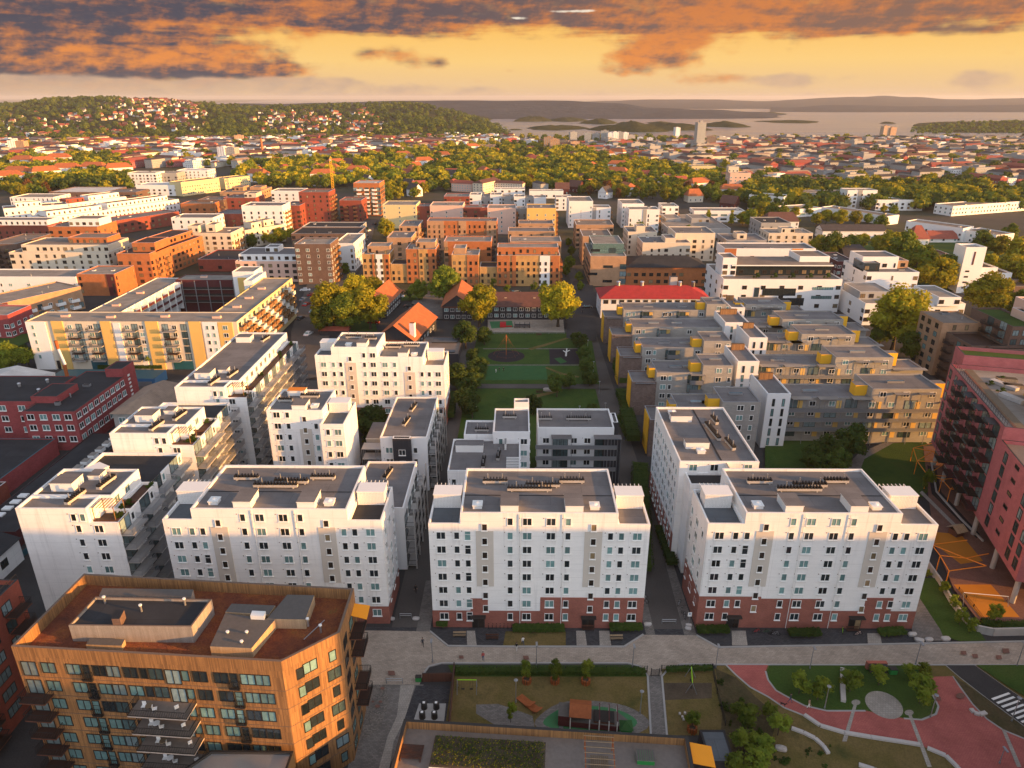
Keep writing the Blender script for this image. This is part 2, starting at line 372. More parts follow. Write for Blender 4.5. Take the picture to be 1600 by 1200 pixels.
# ------------------------------------------------------------------ sun, sky, exposure
SUN_AZ = 106.0; SUN_EL = 8.5          # degrees clockwise from +y, degrees above the horizon
sd = bpy.data.lights.new('sun', 'SUN'); sun = bpy.data.objects.new('sun', sd); COL.objects.link(sun)
to_sun = Vector((math.sin(R(SUN_AZ))*math.cos(R(SUN_EL)), math.cos(R(SUN_AZ))*math.cos(R(SUN_EL)), math.sin(R(SUN_EL))))
sun.rotation_euler = (-to_sun).to_track_quat('-Z', 'Y').to_euler(); sun.location = to_sun*500
sd.energy = 5.0; sd.angle = R(.5); sd.color = (1.0, .47, .12)
w = bpy.data.worlds.new('World'); sc.world = w; w.use_nodes = True
def sky():
    n = N(w.node_tree); bg = w.node_tree.nodes['Background']
    st = n.new('ShaderNodeTexSky', sky_type='NISHITA'); st.sun_disc = False; st.sun_elevation = R(SUN_EL); st.sun_rotation = R(SUN_AZ); st.dust_density = 1.5
    d = n.new('ShaderNodeTexCoord').outputs['Generated']; s3 = n.new('ShaderNodeSeparateXYZ'); n.l.new(d, s3.inputs[0])
    az = n.m('MULTIPLY', n.m('ARCTAN2', s3.outputs[0], s3.outputs[1]), 180/PI); el = n.m('MULTIPLY', n.m('ARCSINE', s3.outputs[2]), 180/PI)
    def dirof(px, py):
        u = (px-800)/FOC; v = (600-py)/FOC
        dx, dy, dz = u, math.cos(PITCH)+v*math.sin(PITCH), -math.sin(PITCH)+v*math.cos(PITCH)
        c, s = math.cos(YAW), math.sin(YAW); dx, dy = dx*c-dy*s, dx*s+dy*c
        L = math.sqrt(dx*dx+dy*dy+dz*dz)
        return math.degrees(math.atan2(dx, dy)), math.degrees(math.asin(dz/L))
    cb = n.new('ShaderNodeCombineXYZ'); n.l.new(n.m('MULTIPLY', az, .5), cb.inputs[0]); n.l.new(el, cb.inputs[1])
    uv = cb.outputs[0]
    big = n.noise(uv, .55, 6, .5); wis = n.noise(uv, 1.5, 5, .52)
    cb2 = n.new('ShaderNodeCombineXYZ'); n.l.new(n.m('MULTIPLY', az, .12), cb2.inputs[0]); n.l.new(n.m('MULTIPLY', el, 1.5), cb2.inputs[1])
    band = n.noise(cb2.outputs[0], .8, 5, .5)
    wob = n.m('MULTIPLY', n.m('SUBTRACT', big, .5), 1.0)
    def blobs(lst):
        acc = None
        for px, py, rx, ry, wt in lst:
            a0, e0 = dirof(px, py); a1, _ = dirof(px+rx, py); _, e1 = dirof(px, py-ry)
            xx = n.m('DIVIDE', n.m('SUBTRACT', az, a0), abs(a1-a0)); yy = n.m('DIVIDE', n.m('SUBTRACT', el, e0), abs(e1-e0))
            r2 = n.m('ADD', n.m('MULTIPLY', xx, xx), n.m('MULTIPLY', yy, yy))
            g = n.m('MULTIPLY', n.m('POWER', 2.718, n.m('MULTIPLY', r2, -1.0)), wt)
            acc = g if acc is None else n.m('ADD', acc, g)
        return acc
    # heavy cloud bank: overhead band (lower on the left), the hanging mass right of the middle, small tufts
    top = n.step(n.m('ADD', el, n.m('MULTIPLY', n.m('SUBTRACT', band, .5), 3.0)), 3.4, 5.3)
    B = blobs([(130, 52, 300, 34, .75), (560, 40, 200, 16, .35), (60, 85, 300, 46, .95), (260, 105, 170, 30, .8), (-250, 90, 300, 60, .9), (1040, 72, 66, 34, 1.0), (1000, 92, 70, 16, .55), (965, 112, 50, 14, .5),
               (1320, 40, 340, 24, .7), (640, 98, 44, 13, .62), (690, 96, 20, 12, .5), (590, 82, 34, 9, .5), (1130, 122, 70, 13, .55), (672, 62, 25, 8, .5), (420, 110, 80, 16, .5), (795, 110, 16, 6, .45)])
    cover = n.m('ADD', top, B)
    mask = n.step(n.m('ADD', n.m('ADD', cover, n.m('MULTIPLY', n.m('SUBTRACT', big, .5), 1.5)), n.m('MULTIPLY', n.m('SUBTRACT', wis, .5), .8)), .22, .95)
    clear = n.ramp(n.m('DIVIDE', el, 9.0), [(0.0, lin((226, 190, 150))), (.08, lin((238, 198, 146))), (.27, lin((253, 208, 128))), (.5, lin((254, 198, 104))), (.8, lin((225, 165, 100))), (1.0, lin((150, 130, 120)))])
    dark = n.mix(n.step(az, -22, 25), lin((82, 80, 92)), lin((138, 106, 92)))
    glow = n.mix(n.step(el, 1.8, 6.0), lin((236, 146, 74)), lin((212, 130, 74)))
    # relief: undersides and right flanks catch the light, so compare each noise with itself a little lower and to the right
    def shift(v, k):
        a = n.new('ShaderNodeVectorMath', operation='ADD'); n.l.new(v, a.inputs[0]); a.inputs[1].default_value = k; return a.outputs[0]
    fine = n.noise(uv, 2.6, 6, .6)
    relief = n.m('ADD', n.m('MULTIPLY', n.m('SUBTRACT', big, n.noise(shift(uv, (.25, -.4, 0)), .55, 6, .5)), 2.2), n.m('ADD', n.m('MULTIPLY', n.m('SUBTRACT', wis, n.noise(shift(uv, (.12, -.2, 0)), 1.5, 5, .52)), 1.5), n.m('MULTIPLY', n.m('SUBTRACT', fine, n.noise(shift(uv, (.06, -.1, 0)), 2.6, 6, .6)), .9)))
    # sunlit edges where the bank thins out, grey cores where it is thick
    core = n.m('ADD', n.m('ADD', n.m('MULTIPLY', cover, .45), n.m('MULTIPLY', n.m('SUBTRACT', wis, .5), 1.5)), n.m('MULTIPLY', n.m('SUBTRACT', band, .5), 2.0))
    lit = blobs([(1060, 62, 110, 46, .75), (1250, 10, 300, 40, .4), (90, 88, 200, 22, .55), (330, 85, 190, 30, .4), (420, 40, 240, 22, .3)])
    cl = n.mix(n.step(n.m('SUBTRACT', n.m('SUBTRACT', core, lit), relief), -.35, .75), glow, dark)
    cl = n.mix(n.m('MULTIPLY', n.step(n.noise(uv, 3.2, 5, .6), .45, .75), .3), cl, lin((120, 104, 104)))
    front = n.mix(mask, clear, cl)
    # pale low cumulus along the horizon
    L = blobs([(330, 136, 330, 16, .75), (60, 132, 190, 18, .75), (480, 128, 120, 10, .5), (800, 140, 200, 6, .35), (1540, 122, 80, 18, .8), (1230, 126, 120, 14, .75), (620, 152, 500, 7, .6), (1250, 152, 400, 7, .5)])
    low = n.step(n.m('ADD', L, n.m('MULTIPLY', n.m('SUBTRACT', big, .5), 1.6)), .35, .8)
    lowc = n.mix(wis, lin((168, 148, 142)), lin((240, 196, 150)))
    front = n.mix(n.m('MULTIPLY', low, .85), front, lowc)
    # white gap in the bank
    gap = n.step(n.m('ADD', blobs([(915, 17, 36, 4, .95), (806, 28, 20, 3.5, .9), (870, 18, 30, 3, .5)]), n.m('MULTIPLY', n.m('SUBTRACT', wis, .5), 1.2)), .5, 1.0)
    front = n.mix(gap, front, lin((250, 236, 214)))
    f = n.m('MULTIPLY', n.step(s3.outputs[1], .15, .55), n.m('SUBTRACT', 1.0, n.step(el, 7.0, 24.0)))
    nish = n.mix(1.0, st.outputs[0], (SKY_K*1.0, SKY_K*1.0, SKY_K*1.12), 'MULTIPLY')
    front = n.mix(1.0, front, (.45, .45, .45), 'MULTIPLY')
    # unseen broken cloud deck, added over the rest of the sky as fill light
    dk = n.step(n.noise(n.vmul(d, (1.6, 1.6, 3.0)), 1.3, 6, .6), .36, .6)
    deck = n.mix(n.noise(n.vmul(d, (1, 1, 2)), 3.0, 5, .6), (.47, .48, .53), (.70, .69, .72))
    # the deck is brightened behind the camera to lift the front walls, dulled elsewhere
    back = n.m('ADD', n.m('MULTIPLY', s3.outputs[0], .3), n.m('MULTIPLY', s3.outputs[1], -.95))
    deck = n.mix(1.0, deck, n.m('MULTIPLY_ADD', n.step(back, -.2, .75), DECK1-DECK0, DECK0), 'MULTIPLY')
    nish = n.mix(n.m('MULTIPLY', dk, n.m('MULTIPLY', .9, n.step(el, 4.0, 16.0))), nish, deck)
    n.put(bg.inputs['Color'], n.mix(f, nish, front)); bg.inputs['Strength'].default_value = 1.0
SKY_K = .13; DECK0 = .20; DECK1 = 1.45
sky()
vs = sc.view_settings; vs.view_transform = 'Standard'; vs.look = 'None'; vs.gamma = 1.0; vs.use_curve_mapping = False; vs.exposure = 1.15
cy = sc.cycles; cy.use_denoising = True; cy.max_bounces = 5; cy.diffuse_bounces = 3; cy.glossy_bounces = 2; cy.transmission_bounces = 2; cy.volume_bounces = 0
cy.sample_clamp_indirect = 6; cy.caustics_reflective = False; cy.caustics_refractive = False
# ------------------------------------------------------------------ window and balcony kit (each faces -y, origin at its middle on the wall)
WT = {}
def wtype(key, w, h, panes=2, frame='white_paint', glass='glass', sill=True, fr=.09, cross=False, cill='white_paint', split=None):
    f = MB(); g = MB(); x0, x1, z0, z1 = -w/2, w/2, -h/2, h/2
    for a in ((x0, z0, x1, z0+fr), (x0, z1-fr, x1, z1), (x0, z0+fr, x0+fr, z1-fr), (x1-fr, z0+fr, x1, z1-fr)):
        f.box(a[0], -.07, a[1], a[2], 0, a[3], frame)
    for i in range(1, panes):
        xm = x0+w*(i/panes if split is None else split[i-1]); f.box(xm-fr*.5, -.06, z0+fr, xm+fr*.5, 0, z1-fr, frame)
    if cross: f.box(x0+fr, -.055, z0+h*.62, x1-fr, 0, z0+h*.62+.06, frame)
    if sill: f.box(x0-.08, -.2, z0-.1, x1+.08, 0, z0-.005, cill)
    if key in ('D', 'S', 'T'): f.box(x0-.5, -.05, z1-.12, x0-.36, 0, z1+.02, 'trim_brown')
    g.poly([(x0+fr, -.02, z0+fr), (x1-fr, -.02, z0+fr), (x1-fr, -.02, z1-fr), (x0+fr, -.02, z1-fr)], glass)
    both = MB(); both.add(f, (0, 0, 0)); both.add(g, (0, 0, 0))
    WT[key] = dict(mb=both, f=f.mesh('window'), g=g.mesh('pane'), b=both.mesh('window'), w=w, h=h)
wtype('D', 1.55, 1.45, 2); wtype('S', .95, 1.45, 1); wtype('T', 1.05, 1.85, 1, cross=True); wtype('ST', .95, 1.35, 1, glass='glass_warm')
wtype('dk1', 1.0, 1.7, 1, 'dark_metal', sill=False); wtype('dk2', 1.9, 1.7, 2, 'dark_metal', sill=False); wtype('dk3', 2.7, 1.7, 3, 'dark_metal', sill=False, glass='glass_pale')
wtype('dk2p', 1.9, 1.8, 2, 'dark_metal', sill=False, glass='glass_pale'); wtype('dkd', 1.0, 2.3, 1, 'dark_metal', sill=False, cross=True)
wtype('frdoor', 2.0, 2.3, 2, 'dark_metal', sill=False, glass='glass_pale')
wtype('m2', 1.7, 1.5, 2, 'white_paint', sill=False, fr=.11); wtype('m1', 1.0, 1.5, 1, 'white_paint', sill=False, fr=.1)
wtype('n1', 1.1, 1.7, 1, 'trim_dark', 'glass_warm', sill=False); wtype('n2', 2.0, 1.7, 2, 'trim_dark', 'glass_warm', sill=False); wtype('slit', .8, 2.0, 1, 'trim_dark', 'glass_warm', sill=False)
wtype('slot', .7, 2.1, 1, 'trim_dark', 'glass', sill=False)
wtype('strip', 4.6, 1.3, 5, 'dark_metal', 'glass', sill=False, fr=.07); wtype('band', 9.0, 1.5, 9, 'grey_metal', 'glass', sill=False, fr=.07)
wtype('fac', 1.9, 1.6, 2, 'trim_white', 'glass', sill=True, fr=.12); wtype('shed4', 3.2, 1.3, 4, 'white_paint', sill=False, fr=.12); wtype('shed2', 1.6, 1.3, 2, 'white_paint', sill=False, fr=.14, cross=True)
wtype('pinkw', 1.7, 2.2, 2, 'dark_metal', 'glass_pale', sill=False, fr=.16, split=[.62]); wtype('pinks', 1.9, .8, 1, 'dark_metal', 'glass_warm', sill=False, fr=.16)
wtype('far1', 1.5, 1.6, 1, 'trim_white', 'glass', sill=False, fr=.12); wtype('shop', 4.5, 2.6, 3, 'dark_metal', 'glass', sill=False)
wtype('curtain', 3.2, 2.5, 2, 'trim_dark', 'glass_pale', sill=False, fr=.08)
BT = {}
def btype(key, w, d, slab, rail, kind='solid', h=1.1, roof=None):
    s = MB(); r = MB()
    s.box(-w/2, -d, -.18, w/2, 0, 0, slab)
    if roof: s.box(-w/2, -d, 2.55, w/2, 0, 2.65, roof); s.box(-w/2, -d, 0, -w/2+.07, -d+.07, 2.55, roof); s.box(w/2-.07, -d, 0, w/2, -d+.07, 2.55, roof)
    if kind == 'solid':
        r.box(-w/2, -d-.05, -.22, w/2, -d-.005, h, rail); r.box(-w/2-.05, -d-.05, -.22, -w/2-.005, 0, h, rail); r.box(w/2+.005, -d-.05, -.22, w/2+.05, 0, h, rail)
    else:
        for (a, b, c, e) in ((-w/2, -d, w/2, -d), (-w/2, -d, -w/2, 0), (w/2, -d, w/2, 0)):
            for zz in (.12, h): r.box(min(a, c)-.025, min(b, e)-.025, zz-.03, max(a, c)+.025, max(b, e)+.025, zz+.03, rail)
            L = max(abs(c-a), abs(e-b)); n = max(2, int(L/.22))
            for i in range(n+1):
                x = a+(c-a)*i/n; y = b+(e-b)*i/n; r.box(x-.018, y-.018, .12, x+.018, y+.018, h, rail)
    both = MB(); both.add(s, (0, 0, 0)); both.add(r, (0, 0, 0))
    BT[key] = dict(s=s.mesh('balcony'), r=r.mesh('railing'), b=both.mesh('balcony'))
btype('rail', 4.2, 1.7, 'concrete', 'dark_metal', 'bars'); btype('railw', 5.2, 2.0, 'concrete', 'grey_metal', 'bars'); btype('solid', 3.6, 1.6, 'concrete', 'wood_light'); btype('dark', 3.4, 1.7, 'wood_brown', 'dark_metal', 'bars'); btype('big', 7.6, 2.6, 'deck', 'dark_metal', 'bars')
btype('darkroof', 3.6, 1.8, 'dark_metal', 'dark_metal', 'bars', 1.1, 'dark_metal'); btype('goldb', 3.4, 1.5, 'concrete', 'wood_gold'); btype('white', 3.4, 1.5, 'concrete', 'white_paint'); btype('grey', 3.6, 1.5, 'concrete', 'grey_metal')
btype('brick', 2.8, 1.4, 'concrete', 'brick_orange'); btype('pinkb', 4.2, 1.8, 'dark_red', 'dark_metal', 'bars'); btype('small', 1.3, .35, 'dark_metal', 'dark_metal', 'bars')
FZ = {'F': 0.0, 'R': PI/2, 'B': PI, 'L': -PI/2}
class Bld:
    """a building: walls and roof gathered from blocks, windows, balconies and roof fittings as parts"""
    def __init__(s, name, label, cat, x, y, rz=0.0, group=None, z=0.0, near=False):
        s.root = thing(name, label, cat, (x, y, z), rz, group); s.x, s.y, s.rz, s.z = x, y, rz, z
        s.w = MB(); s.r = MB(); s.wins = []; s.near = near; s.bal = []; s.box0 = None; s.small = False
    def block(s, x0, x1, y0, y1, h, wall, roof, par=.5, trim='trim_white', z0=0.0, t=.3):
        s.polyblock([(x0, y0), (x1, y0), (x1, y1), (x0, y1)], h, wall, roof, par, trim, z0, t); return s
    def polyblock(s, pl, h, wall, roof, par=.5, trim='trim_white', z0=0.0, t=.3):
        inn = s.w.shell(pl, z0, h, par, wall, trim, t); s.r.poly([(x, y, h-par+.004) for x, y in inn], roof); return s
    def gable(s, x0, x1, y0, y1, h, rise, wall, roof, axis='x', over=.5, hip=0.0, th=.18):
        """saddle or hipped roof; axis is the ridge's direction"""
        s.w.prism([(x0, y0), (x1, y0), (x1, y1), (x0, y1)], 0, h, wall)
        X0, X1, Y0, Y1 = x0-over, x1+over, y0-over, y1+over; zb = h-over*rise/((y1-y0)/2 if axis == 'x' else (x1-x0)/2)
        zb = max(zb, h-.5); zt = h+rise
        if axis == 'x':
            ym = (y0+y1)/2; a, b = (X0+hip, ym, zt), (X1-hip, ym, zt)
        else:
            xm = (x0+x1)/2; a, b = (xm, Y0+hip, zt), (xm, Y1-hip, zt)
        c = [(X0, Y0, zb), (X1, Y0, zb), (X1, Y1, zb), (X0, Y1, zb)]
        if axis == 'x':
            fs = [[c[0], c[1], b, a], [c[2], c[3], a, b]]; ends = [[c[1], c[2], b], [c[3], c[0], a]]
        else:
            fs = [[c[1], c[2], b, a], [c[3], c[0], a, b]]; ends = [[c[0], c[1], a], [c[2], c[3], b]]
        for f in fs: s.r.poly(f, roof)
        if hip > 0:
            for f in ends: s.r.poly(f, roof)
        else:
            if axis == 'x':
                for xx, sg in ((x0, -1), (x1, 1)):
                    tri = [(xx, y0, h), (xx, y1, h), (xx, (y0+y1)/2, zt-.12)]; s.w.poly(tri if sg > 0 else tri[::-1], wall)
            else:
                for yy, sg in ((y0, -1), (y1, 1)):
                    tri = [(x0, yy, h), (x1, yy, h), ((x0+x1)/2, yy, zt-.12)]; s.w.poly(tri if sg < 0 else tri[::-1], wall)
        s.r.poly([c[3], c[2], c[1], c[0]], roof)
        return s
    def part(s, name, mb, loc=(0, 0, 0), rz=0.0, smooth=False):
        return link(name, mb.mesh(name, smooth), s.root, loc, rz)
    def at(s, face, pl, u, z, w=None):
        """face letter, its plane (y for F/B, x for R/L), u along it in building x or y"""
        return ((u, pl, z) if face in 'FB' else (pl, u, z)), FZ[face]
    def win(s, face, pl, u, z, typ, off=0.0):
        loc, rz = s.at(face, pl, u, z); s.wins.append((typ, loc, rz))
    def grid(s, face, pl, us, zs, typ, skip=0.0):
        for z in zs:
            for k, u in enumerate(us):
                if skip and rnd.random() < skip: continue
                s.win(face, pl, u, z, typ[k % len(typ)] if isinstance(typ, (list, tuple)) else typ)
    def auto(s, face, pl, a, b, z0, z1, typ, step=3.4, pitch=2.9, skip=.06, m=1.3):
        n = max(1, int((b-a-2*m)/step)+1); us = [(a+b)/2+(i-(n-1)/2)*((b-a-2*m)/max(n-1, 1) if n > 1 else 0) for i in range(n)]
        nz = max(1, int((z1-z0)/pitch)); zs = [z0+pitch*(i+.55) for i in range(nz)]
        s.grid(face, pl, us, zs, typ, skip)
    def balcony(s, face, pl, u, z, key, name='balcony'):
        loc, rz = s.at(face, pl, u, z); B = BT[key]
        if s.near:
            o = link(name, B['s'], s.root, loc, rz); link('railing', B['r'], o)
        else: o = link(name, B['b'], s.root, loc, rz)
        return o
    def rbox(s, x0, x1, y0, y1, z0, z1, wall='trim_white', roof='roof_grey', name='stairwell_box'):
        m = MB(); m.box(x0, y0, z0, x1, y1, z1, wall, wall, False); m.box(x0-.08, y0-.08, z1+.004, x1+.08, y1+.08, z1+.12, 'trim_white' if wall != 'roof_dark' else wall, roof)
        return s.part(name, m)
    def clutter(s, x0, x1, y0, y1, z, n=4):
        for i in range(n):
            x = rnd.uniform(x0+1, x1-1); y = rnd.uniform(y0+1, y1-1); k = rnd.random(); m = MB()
            if k < .45: a, b, c = rnd.uniform(.5, 1.3), rnd.uniform(.4, .9), rnd.uniform(.4, 1.0); m.box(-a, -b, 0, a, b, c, 'grey_metal', 'steel'); m.box(-a*.8, -b*.8, c+.003, a*.8, b*.8, c+.1, 'dark_metal'); nm = 'ventilation_unit'
            elif k < .75: m.tube((0, 0, 0), (0, 0, .9), .16, 'steel', 8); m.tube((0, 0, .9), (0, 0, 1.05), .26, 'grey_metal', 8); nm = 'vent_pipe'
            else: m.box(-.7, -.7, 0, .7, .7, .3, 'trim_white', 'lamp_white'); m.box(-.5, -.5, .303, .5, .5, .38, 'glass_pale'); nm = 'skylight'
            s.part(nm, m, (x, y, z))
    def done(s):
        if s.w.f: s.part('wall', s.w)
        if s.r.f: s.part('roof', s.r)
        c, sn = math.cos(s.rz), math.sin(s.rz)
        def dd(wn): l = wn[1]; return dist(s.x+l[0]*c-l[1]*sn, s.y+l[0]*sn+l[1]*c, s.z+l[2])
        ws = sorted(s.wins, key=dd); rest = ws[100:]
        for typ, loc, rz in ws[:100]:
            T = WT[typ]
            if s.near:
                o = link('window', T['f'], s.root, loc, rz); link('pane', T['g'], o)
            else: link('window', T['b'], s.root, loc, rz)
        if rest:
            m = MB()
            for typ, loc, rz in rest: m.add(WT[typ]['mb'], loc, rz)
            o = s.part('window', m); o['kind'] = 'stuff'
        return s.root
# ------------------------------------------------------------------ the white blocks of the front row
def louvre_row(n):
    m = MB(); L = n*.55
    m.box(-L/2, -.35, .25, L/2, .35, .75, 'concrete', 'dark_metal')
    for i in range(n): x = -L/2+.28+i*.55; m.box(x-.12, -.42, .753, x+.12, .42, 1.15, 'dark_metal')
    for k in (-.3, .28): m.tube((L*k, 0, .75), (L*k, 0, 2.0), .1, 'steel', 6)
    for sx in (-1, 1): m.box(sx*L*.4-.1, -.3, 0, sx*L*.4+.1, .3, .25, 'concrete')
    return m
LV = {n: louvre_row(n).mesh('ventilation_row') for n in (6, 8, 11, 14)}
def hatch():
    m = MB(); m.box(-.75, -.75, 0, .75, .75, .55, 'trim_white'); m.box(-.85, -.85, .553, .85, .85, .72, 'trim_white', 'lamp_white'); m.ball((0, 0, .72), .5, 'lamp_white', 8, 4, .4)
    return m.mesh('roof_hatch')
HATCH = hatch()
def screen(w, h, d=.25):
    m = MB(); n = int(h/.24)
    for i in range(n): m.box(-w/2, 0, i*h/n+.02, w/2, .08+(.03 if i % 2 else 0), (i+1)*h/n, 'white_boards')
    m.box(-w/2-.1, -.05, h, w/2+.1, 3.2, h+.14, 'trim_white'); m.box(-w/2, .12, 0, -w/2+.12, 3.1, h, 'white_boards'); m.box(w/2-.12, .12, 0, w/2, 3.1, h, 'white_boards')
    return m
Z0, FP = 2.45, 2.74
def white_block(label, x, y, wd, flip=False, hw=21.2, hb=23.3, dwing=10.5, dbody=15.0, bl=5.3, br=5.3, bricks=None, doors=(), seed=1, lroof='roof_blue', rroof='roof_grey', leftside=True, rightside=False, ls_depth=11):
    b = Bld('apartment_block', label, 'apartment block', x, y, near=True)
    b.block(0, bl, 0, ls_depth, hw, 'white_render', lroof, .55); b.block(wd-br, wd, 0, ls_depth, hw, 'white_render', rroof, .55)
    b.block(bl, wd-br, 0, dbody, hb, 'white_render', 'roof_grey', .45)
    # windows, mirrored about the middle of the front
    hl = [(2.0, 'D'), (4.6, 'S'), (6.4, 'S'), (13.4, 'S'), (16.2, 'D')]
    k = wd/36.3
    cols = [(u*k, t) for u, t in hl]+[(wd-u*k, t) for u, t in hl]
    for u, t in cols:
        top = 8 if bl+.8 < u < wd-br-.8 and not (abs(u-6.4*k) < .5 or abs(u-wd+6.4*k) < .5) else 7
        for f in range(top):
            if any(abs(u-dx) < 1.2 and f < 1 for dx in doors): continue
            b.win('F', -.006 if f > 1 else -.075, u, Z0+FP*f, 'T' if t == 'S' and abs(u-6.4*k) < .5 and rnd.random() < .4 else t)
    for u in (9.2*k, wd-9.2*k):
        for f in range(7): b.win('F', -.085, u, Z0+FP*(f+.62), 'ST')
        m = MB(); m.box(u-1.45, -.08, Z0+FP*2.3, u+1.45, -.004, Z0+FP*6.2+.4, 'beige_panel'); b.part('stair_panel', m)
    for x0, x1, h in bricks: m = MB(); m.box(x0, -.07, -.3, x1, -.003, h, 'brick_red'); b.part('brick_base', m)
    for dx in doors:
        m = MB(); m.box(dx-1.1, -.09, 0, dx+1.1, -.072, 2.5, 'trim_dark'); m.box(dx-.95, -.1, 0, dx-.05, -.091, 2.2, 'dark_metal'); m.box(dx+.05, -.1, 0, dx+.95, -.091, 2.2, 'glass_warm'); m.box(dx-1.3, -1.0, 2.55, dx+1.3, -.095, 2.7, 'trim_dark')
        b.part('entrance_door', m)
    # joints and down-pipes on the front
    for u in (wd*.415, wd*.61):
        m = MB(); m.tube((u, -.13, 0), (u, -.13, hb-.2), .055, 'trim_white', 6); b.part('downpipe', m)
    # roof fittings
    zr = hb-.45; mid = wd/2
    for u in (mid-6.3 if not flip else mid-6.3, mid+4.3): b.rbox(u, u+2.9, .6, 4.6, zr, zr+1.35)
    link('roof_hatch', HATCH, b.root, (mid-10.2, 2.6, zr)); link('roof_hatch', HATCH, b.root, (mid+9.2, 2.4, zr))
    for u, v, n in ((mid-7.5, 10.2, 8), (mid-1.5, 7.6, 14), (mid+.8, 9.0, 11), (mid+6.0, 10.5, 8)): link('ventilation_row', LV[n], b.root, (u, v, zr))
    m = MB(); m.box(bl+.35, 6.1, zr+.004, wd-br-.35, 6.35, zr+.05, 'roof_dark'); b.part('roof_seam', m)
    for u in (bl/2, wd-br/2):
        s = screen(4.6, 2.5); b.part('terrace_screen', s, (u, 5.6, hw-.5))
        m = MB()
        for q in range(7): m.box(u-2.2+q*.72, 8.9, hw+1.6, u-2.12+q*.72, 10.3, hw+1.72, 'white_paint')
        for q in (-2.2, 2.15): m.box(u+q, 10.2, hw-.5, u+q+.08, 10.3, hw+1.6, 'white_paint')
        b.part('pergola', m)
    if leftside: b.auto('L', -.006, 1, ls_depth, 2.4*1.0, hw-1.2, ['S', 'D', 'S'], 3.0, FP, .12)
    if rightside: b.auto('R', wd+.006, 1, ls_depth, 2.4, hw-1.2, ['S', 'D', 'S'], 3.0, FP, .12)
    return b
XC, YC = -14.7, 99.2
b = white_block('white apartment block with orange glow on its roof, at the middle of the front row', XC, YC, 36.4, doors=(7.9, 27.0),
    bricks=[(-.01, 6.6, 3.6), (6.6, 9.6, 6.2), (9.6, 18.6, 3.6), (18.6, 36.41, 6.5)], leftside=False)
m = MB(); m.box(-.07, 0, -.3, -.003, 11, 3.6, 'brick_red'); b.part('brick_base', m); b.done()
XR, YR = 31.2, 99.6
b = white_block('white apartment block with grey roofs, beside the pink block on stilts', XR, YR, 37.6, doors=(6.3, 27.5), bl=6.0, br=6.2,
    bricks=[(-.01, 10.6, 6.6), (10.6, 21.0, 6.2), (21.0, 28.5, 3.7), (28.5, 33.2, 6.5), (33.2, 37.61, 3.7)])
m = MB(); m.box(-.07, 0, -.3, -.003, 11, 6.6, 'brick_red'); b.part('brick_base', m); b.done()
XL, YL = -58.9, 100.0
b = white_block('white apartment block behind the timber clad building', XL, YL, 36.4, bl=5.0, br=5.6, doors=(), rroof='roof_dark', leftside=False, rightside=True,
    bricks=[(-.01, 36.41, 3.7)])
m = MB(); m.box(36.403, 0, -.3, 36.47, 11, 3.7, 'brick_red'); b.part('brick_base', m); b.done()
# ------------------------------------------------------------------ trees: tapered trunk with limbs, crown of leaf clumps with gaps
TREES = {}
def crown_mesh(seed, H, rad, base, nl, leaf, lsz, nlob, shape='round', core=.72):
    r = random.Random(seed); m = MB(); lobes = []
    for i in range(nlob):
        for _ in range(60):
            t = r.random(); z = base+(H-base)*(.08+.86*t)
            if shape == 'round': rr = rad*math.sqrt(max(.05, 1-(2*t-.95)**2))
            elif shape == 'cone': rr = rad*(1.02-t)
            elif shape == 'column': rr = rad*(.9 if t < .75 else 2.9*(1.06-t))
            else: rr = rad*math.sqrt(max(.05, 1-t**2))
            a = r.uniform(0, 2*PI); q = rr*math.sqrt(r.random())*.78
            c = Vector((q*math.cos(a), q*math.sin(a), z)); lr = (H-base)*r.uniform(.13, .24) if shape != 'cone' else (H-base)*r.uniform(.08, .14)*(1.25-t)
            lr = min(lr, rad*.62)
            if all((c-o[0]).length > .55*(lr+o[1])*.75 for o in lobes): break
        lobes.append((c, lr))
    tot = sum(l[1]**2 for l in lobes)
    for c, lr in lobes:
        if core: 
            k0 = len(m.v); m.ball(c, lr*core, leaf, 6, 4, .9)
            for i in range(k0, len(m.v)): m.v[i] = tuple(Vector(m.v[i])+Vector((r.uniform(-1, 1), r.uniform(-1, 1), r.uniform(-1, 1)))*lr*.14)
        n = max(5, int(nl*lr*lr/tot))
        for i in range(n):
            u = r.uniform(-.75, 1); a = r.uniform(0, 2*PI); s = math.sqrt(1-u*u)
            d = Vector((s*math.cos(a), s*math.sin(a), u)); p = c+d*lr*r.uniform(.72, 1.12)
            nrm = (d*.7+Vector((r.uniform(-1, 1), r.uniform(-1, 1), r.uniform(-.4, 1)))*.75).normalized()
            t1 = nrm.orthogonal().normalized(); t2 = nrm.cross(t1); w = lsz*r.uniform(.6, 1.35); q = r.uniform(0, PI)
            e1 = t1*math.cos(q)+t2*math.sin(q); e2 = nrm.cross(e1)
            m.poly([p-e1*w-e2*w*.25, p-e2*w*.62, p+e1*w, p+e2*w*.62+e1*w*.1], leaf)
    return m.mesh('crown'), lobes
def trunk_mesh(seed, H, r0, base, lobes):
    r = random.Random(seed+99); m = MB(); p = Vector((0, 0, -.1)); top = base+(H-base)*.55; n = 5; pts = [p]
    for i in range(1, n+1): pts.append(Vector((r.uniform(-.12, .12)*i*r0*2, r.uniform(-.12, .12)*i*r0*2, top*i/n)))
    for i in range(n): m.tube(pts[i], pts[i+1], r0*(1.25 if i == 0 else 1-i*.15), 'bark', 7, r0*(1-(i+1)*.15))
    for c, lr in lobes[:7]:
        q = pts[2+r.randrange(3)]; m.tube(q, q+(c-q)*.8, r0*.4, 'bark', 5, r0*.12)
    return m.mesh('trunk')
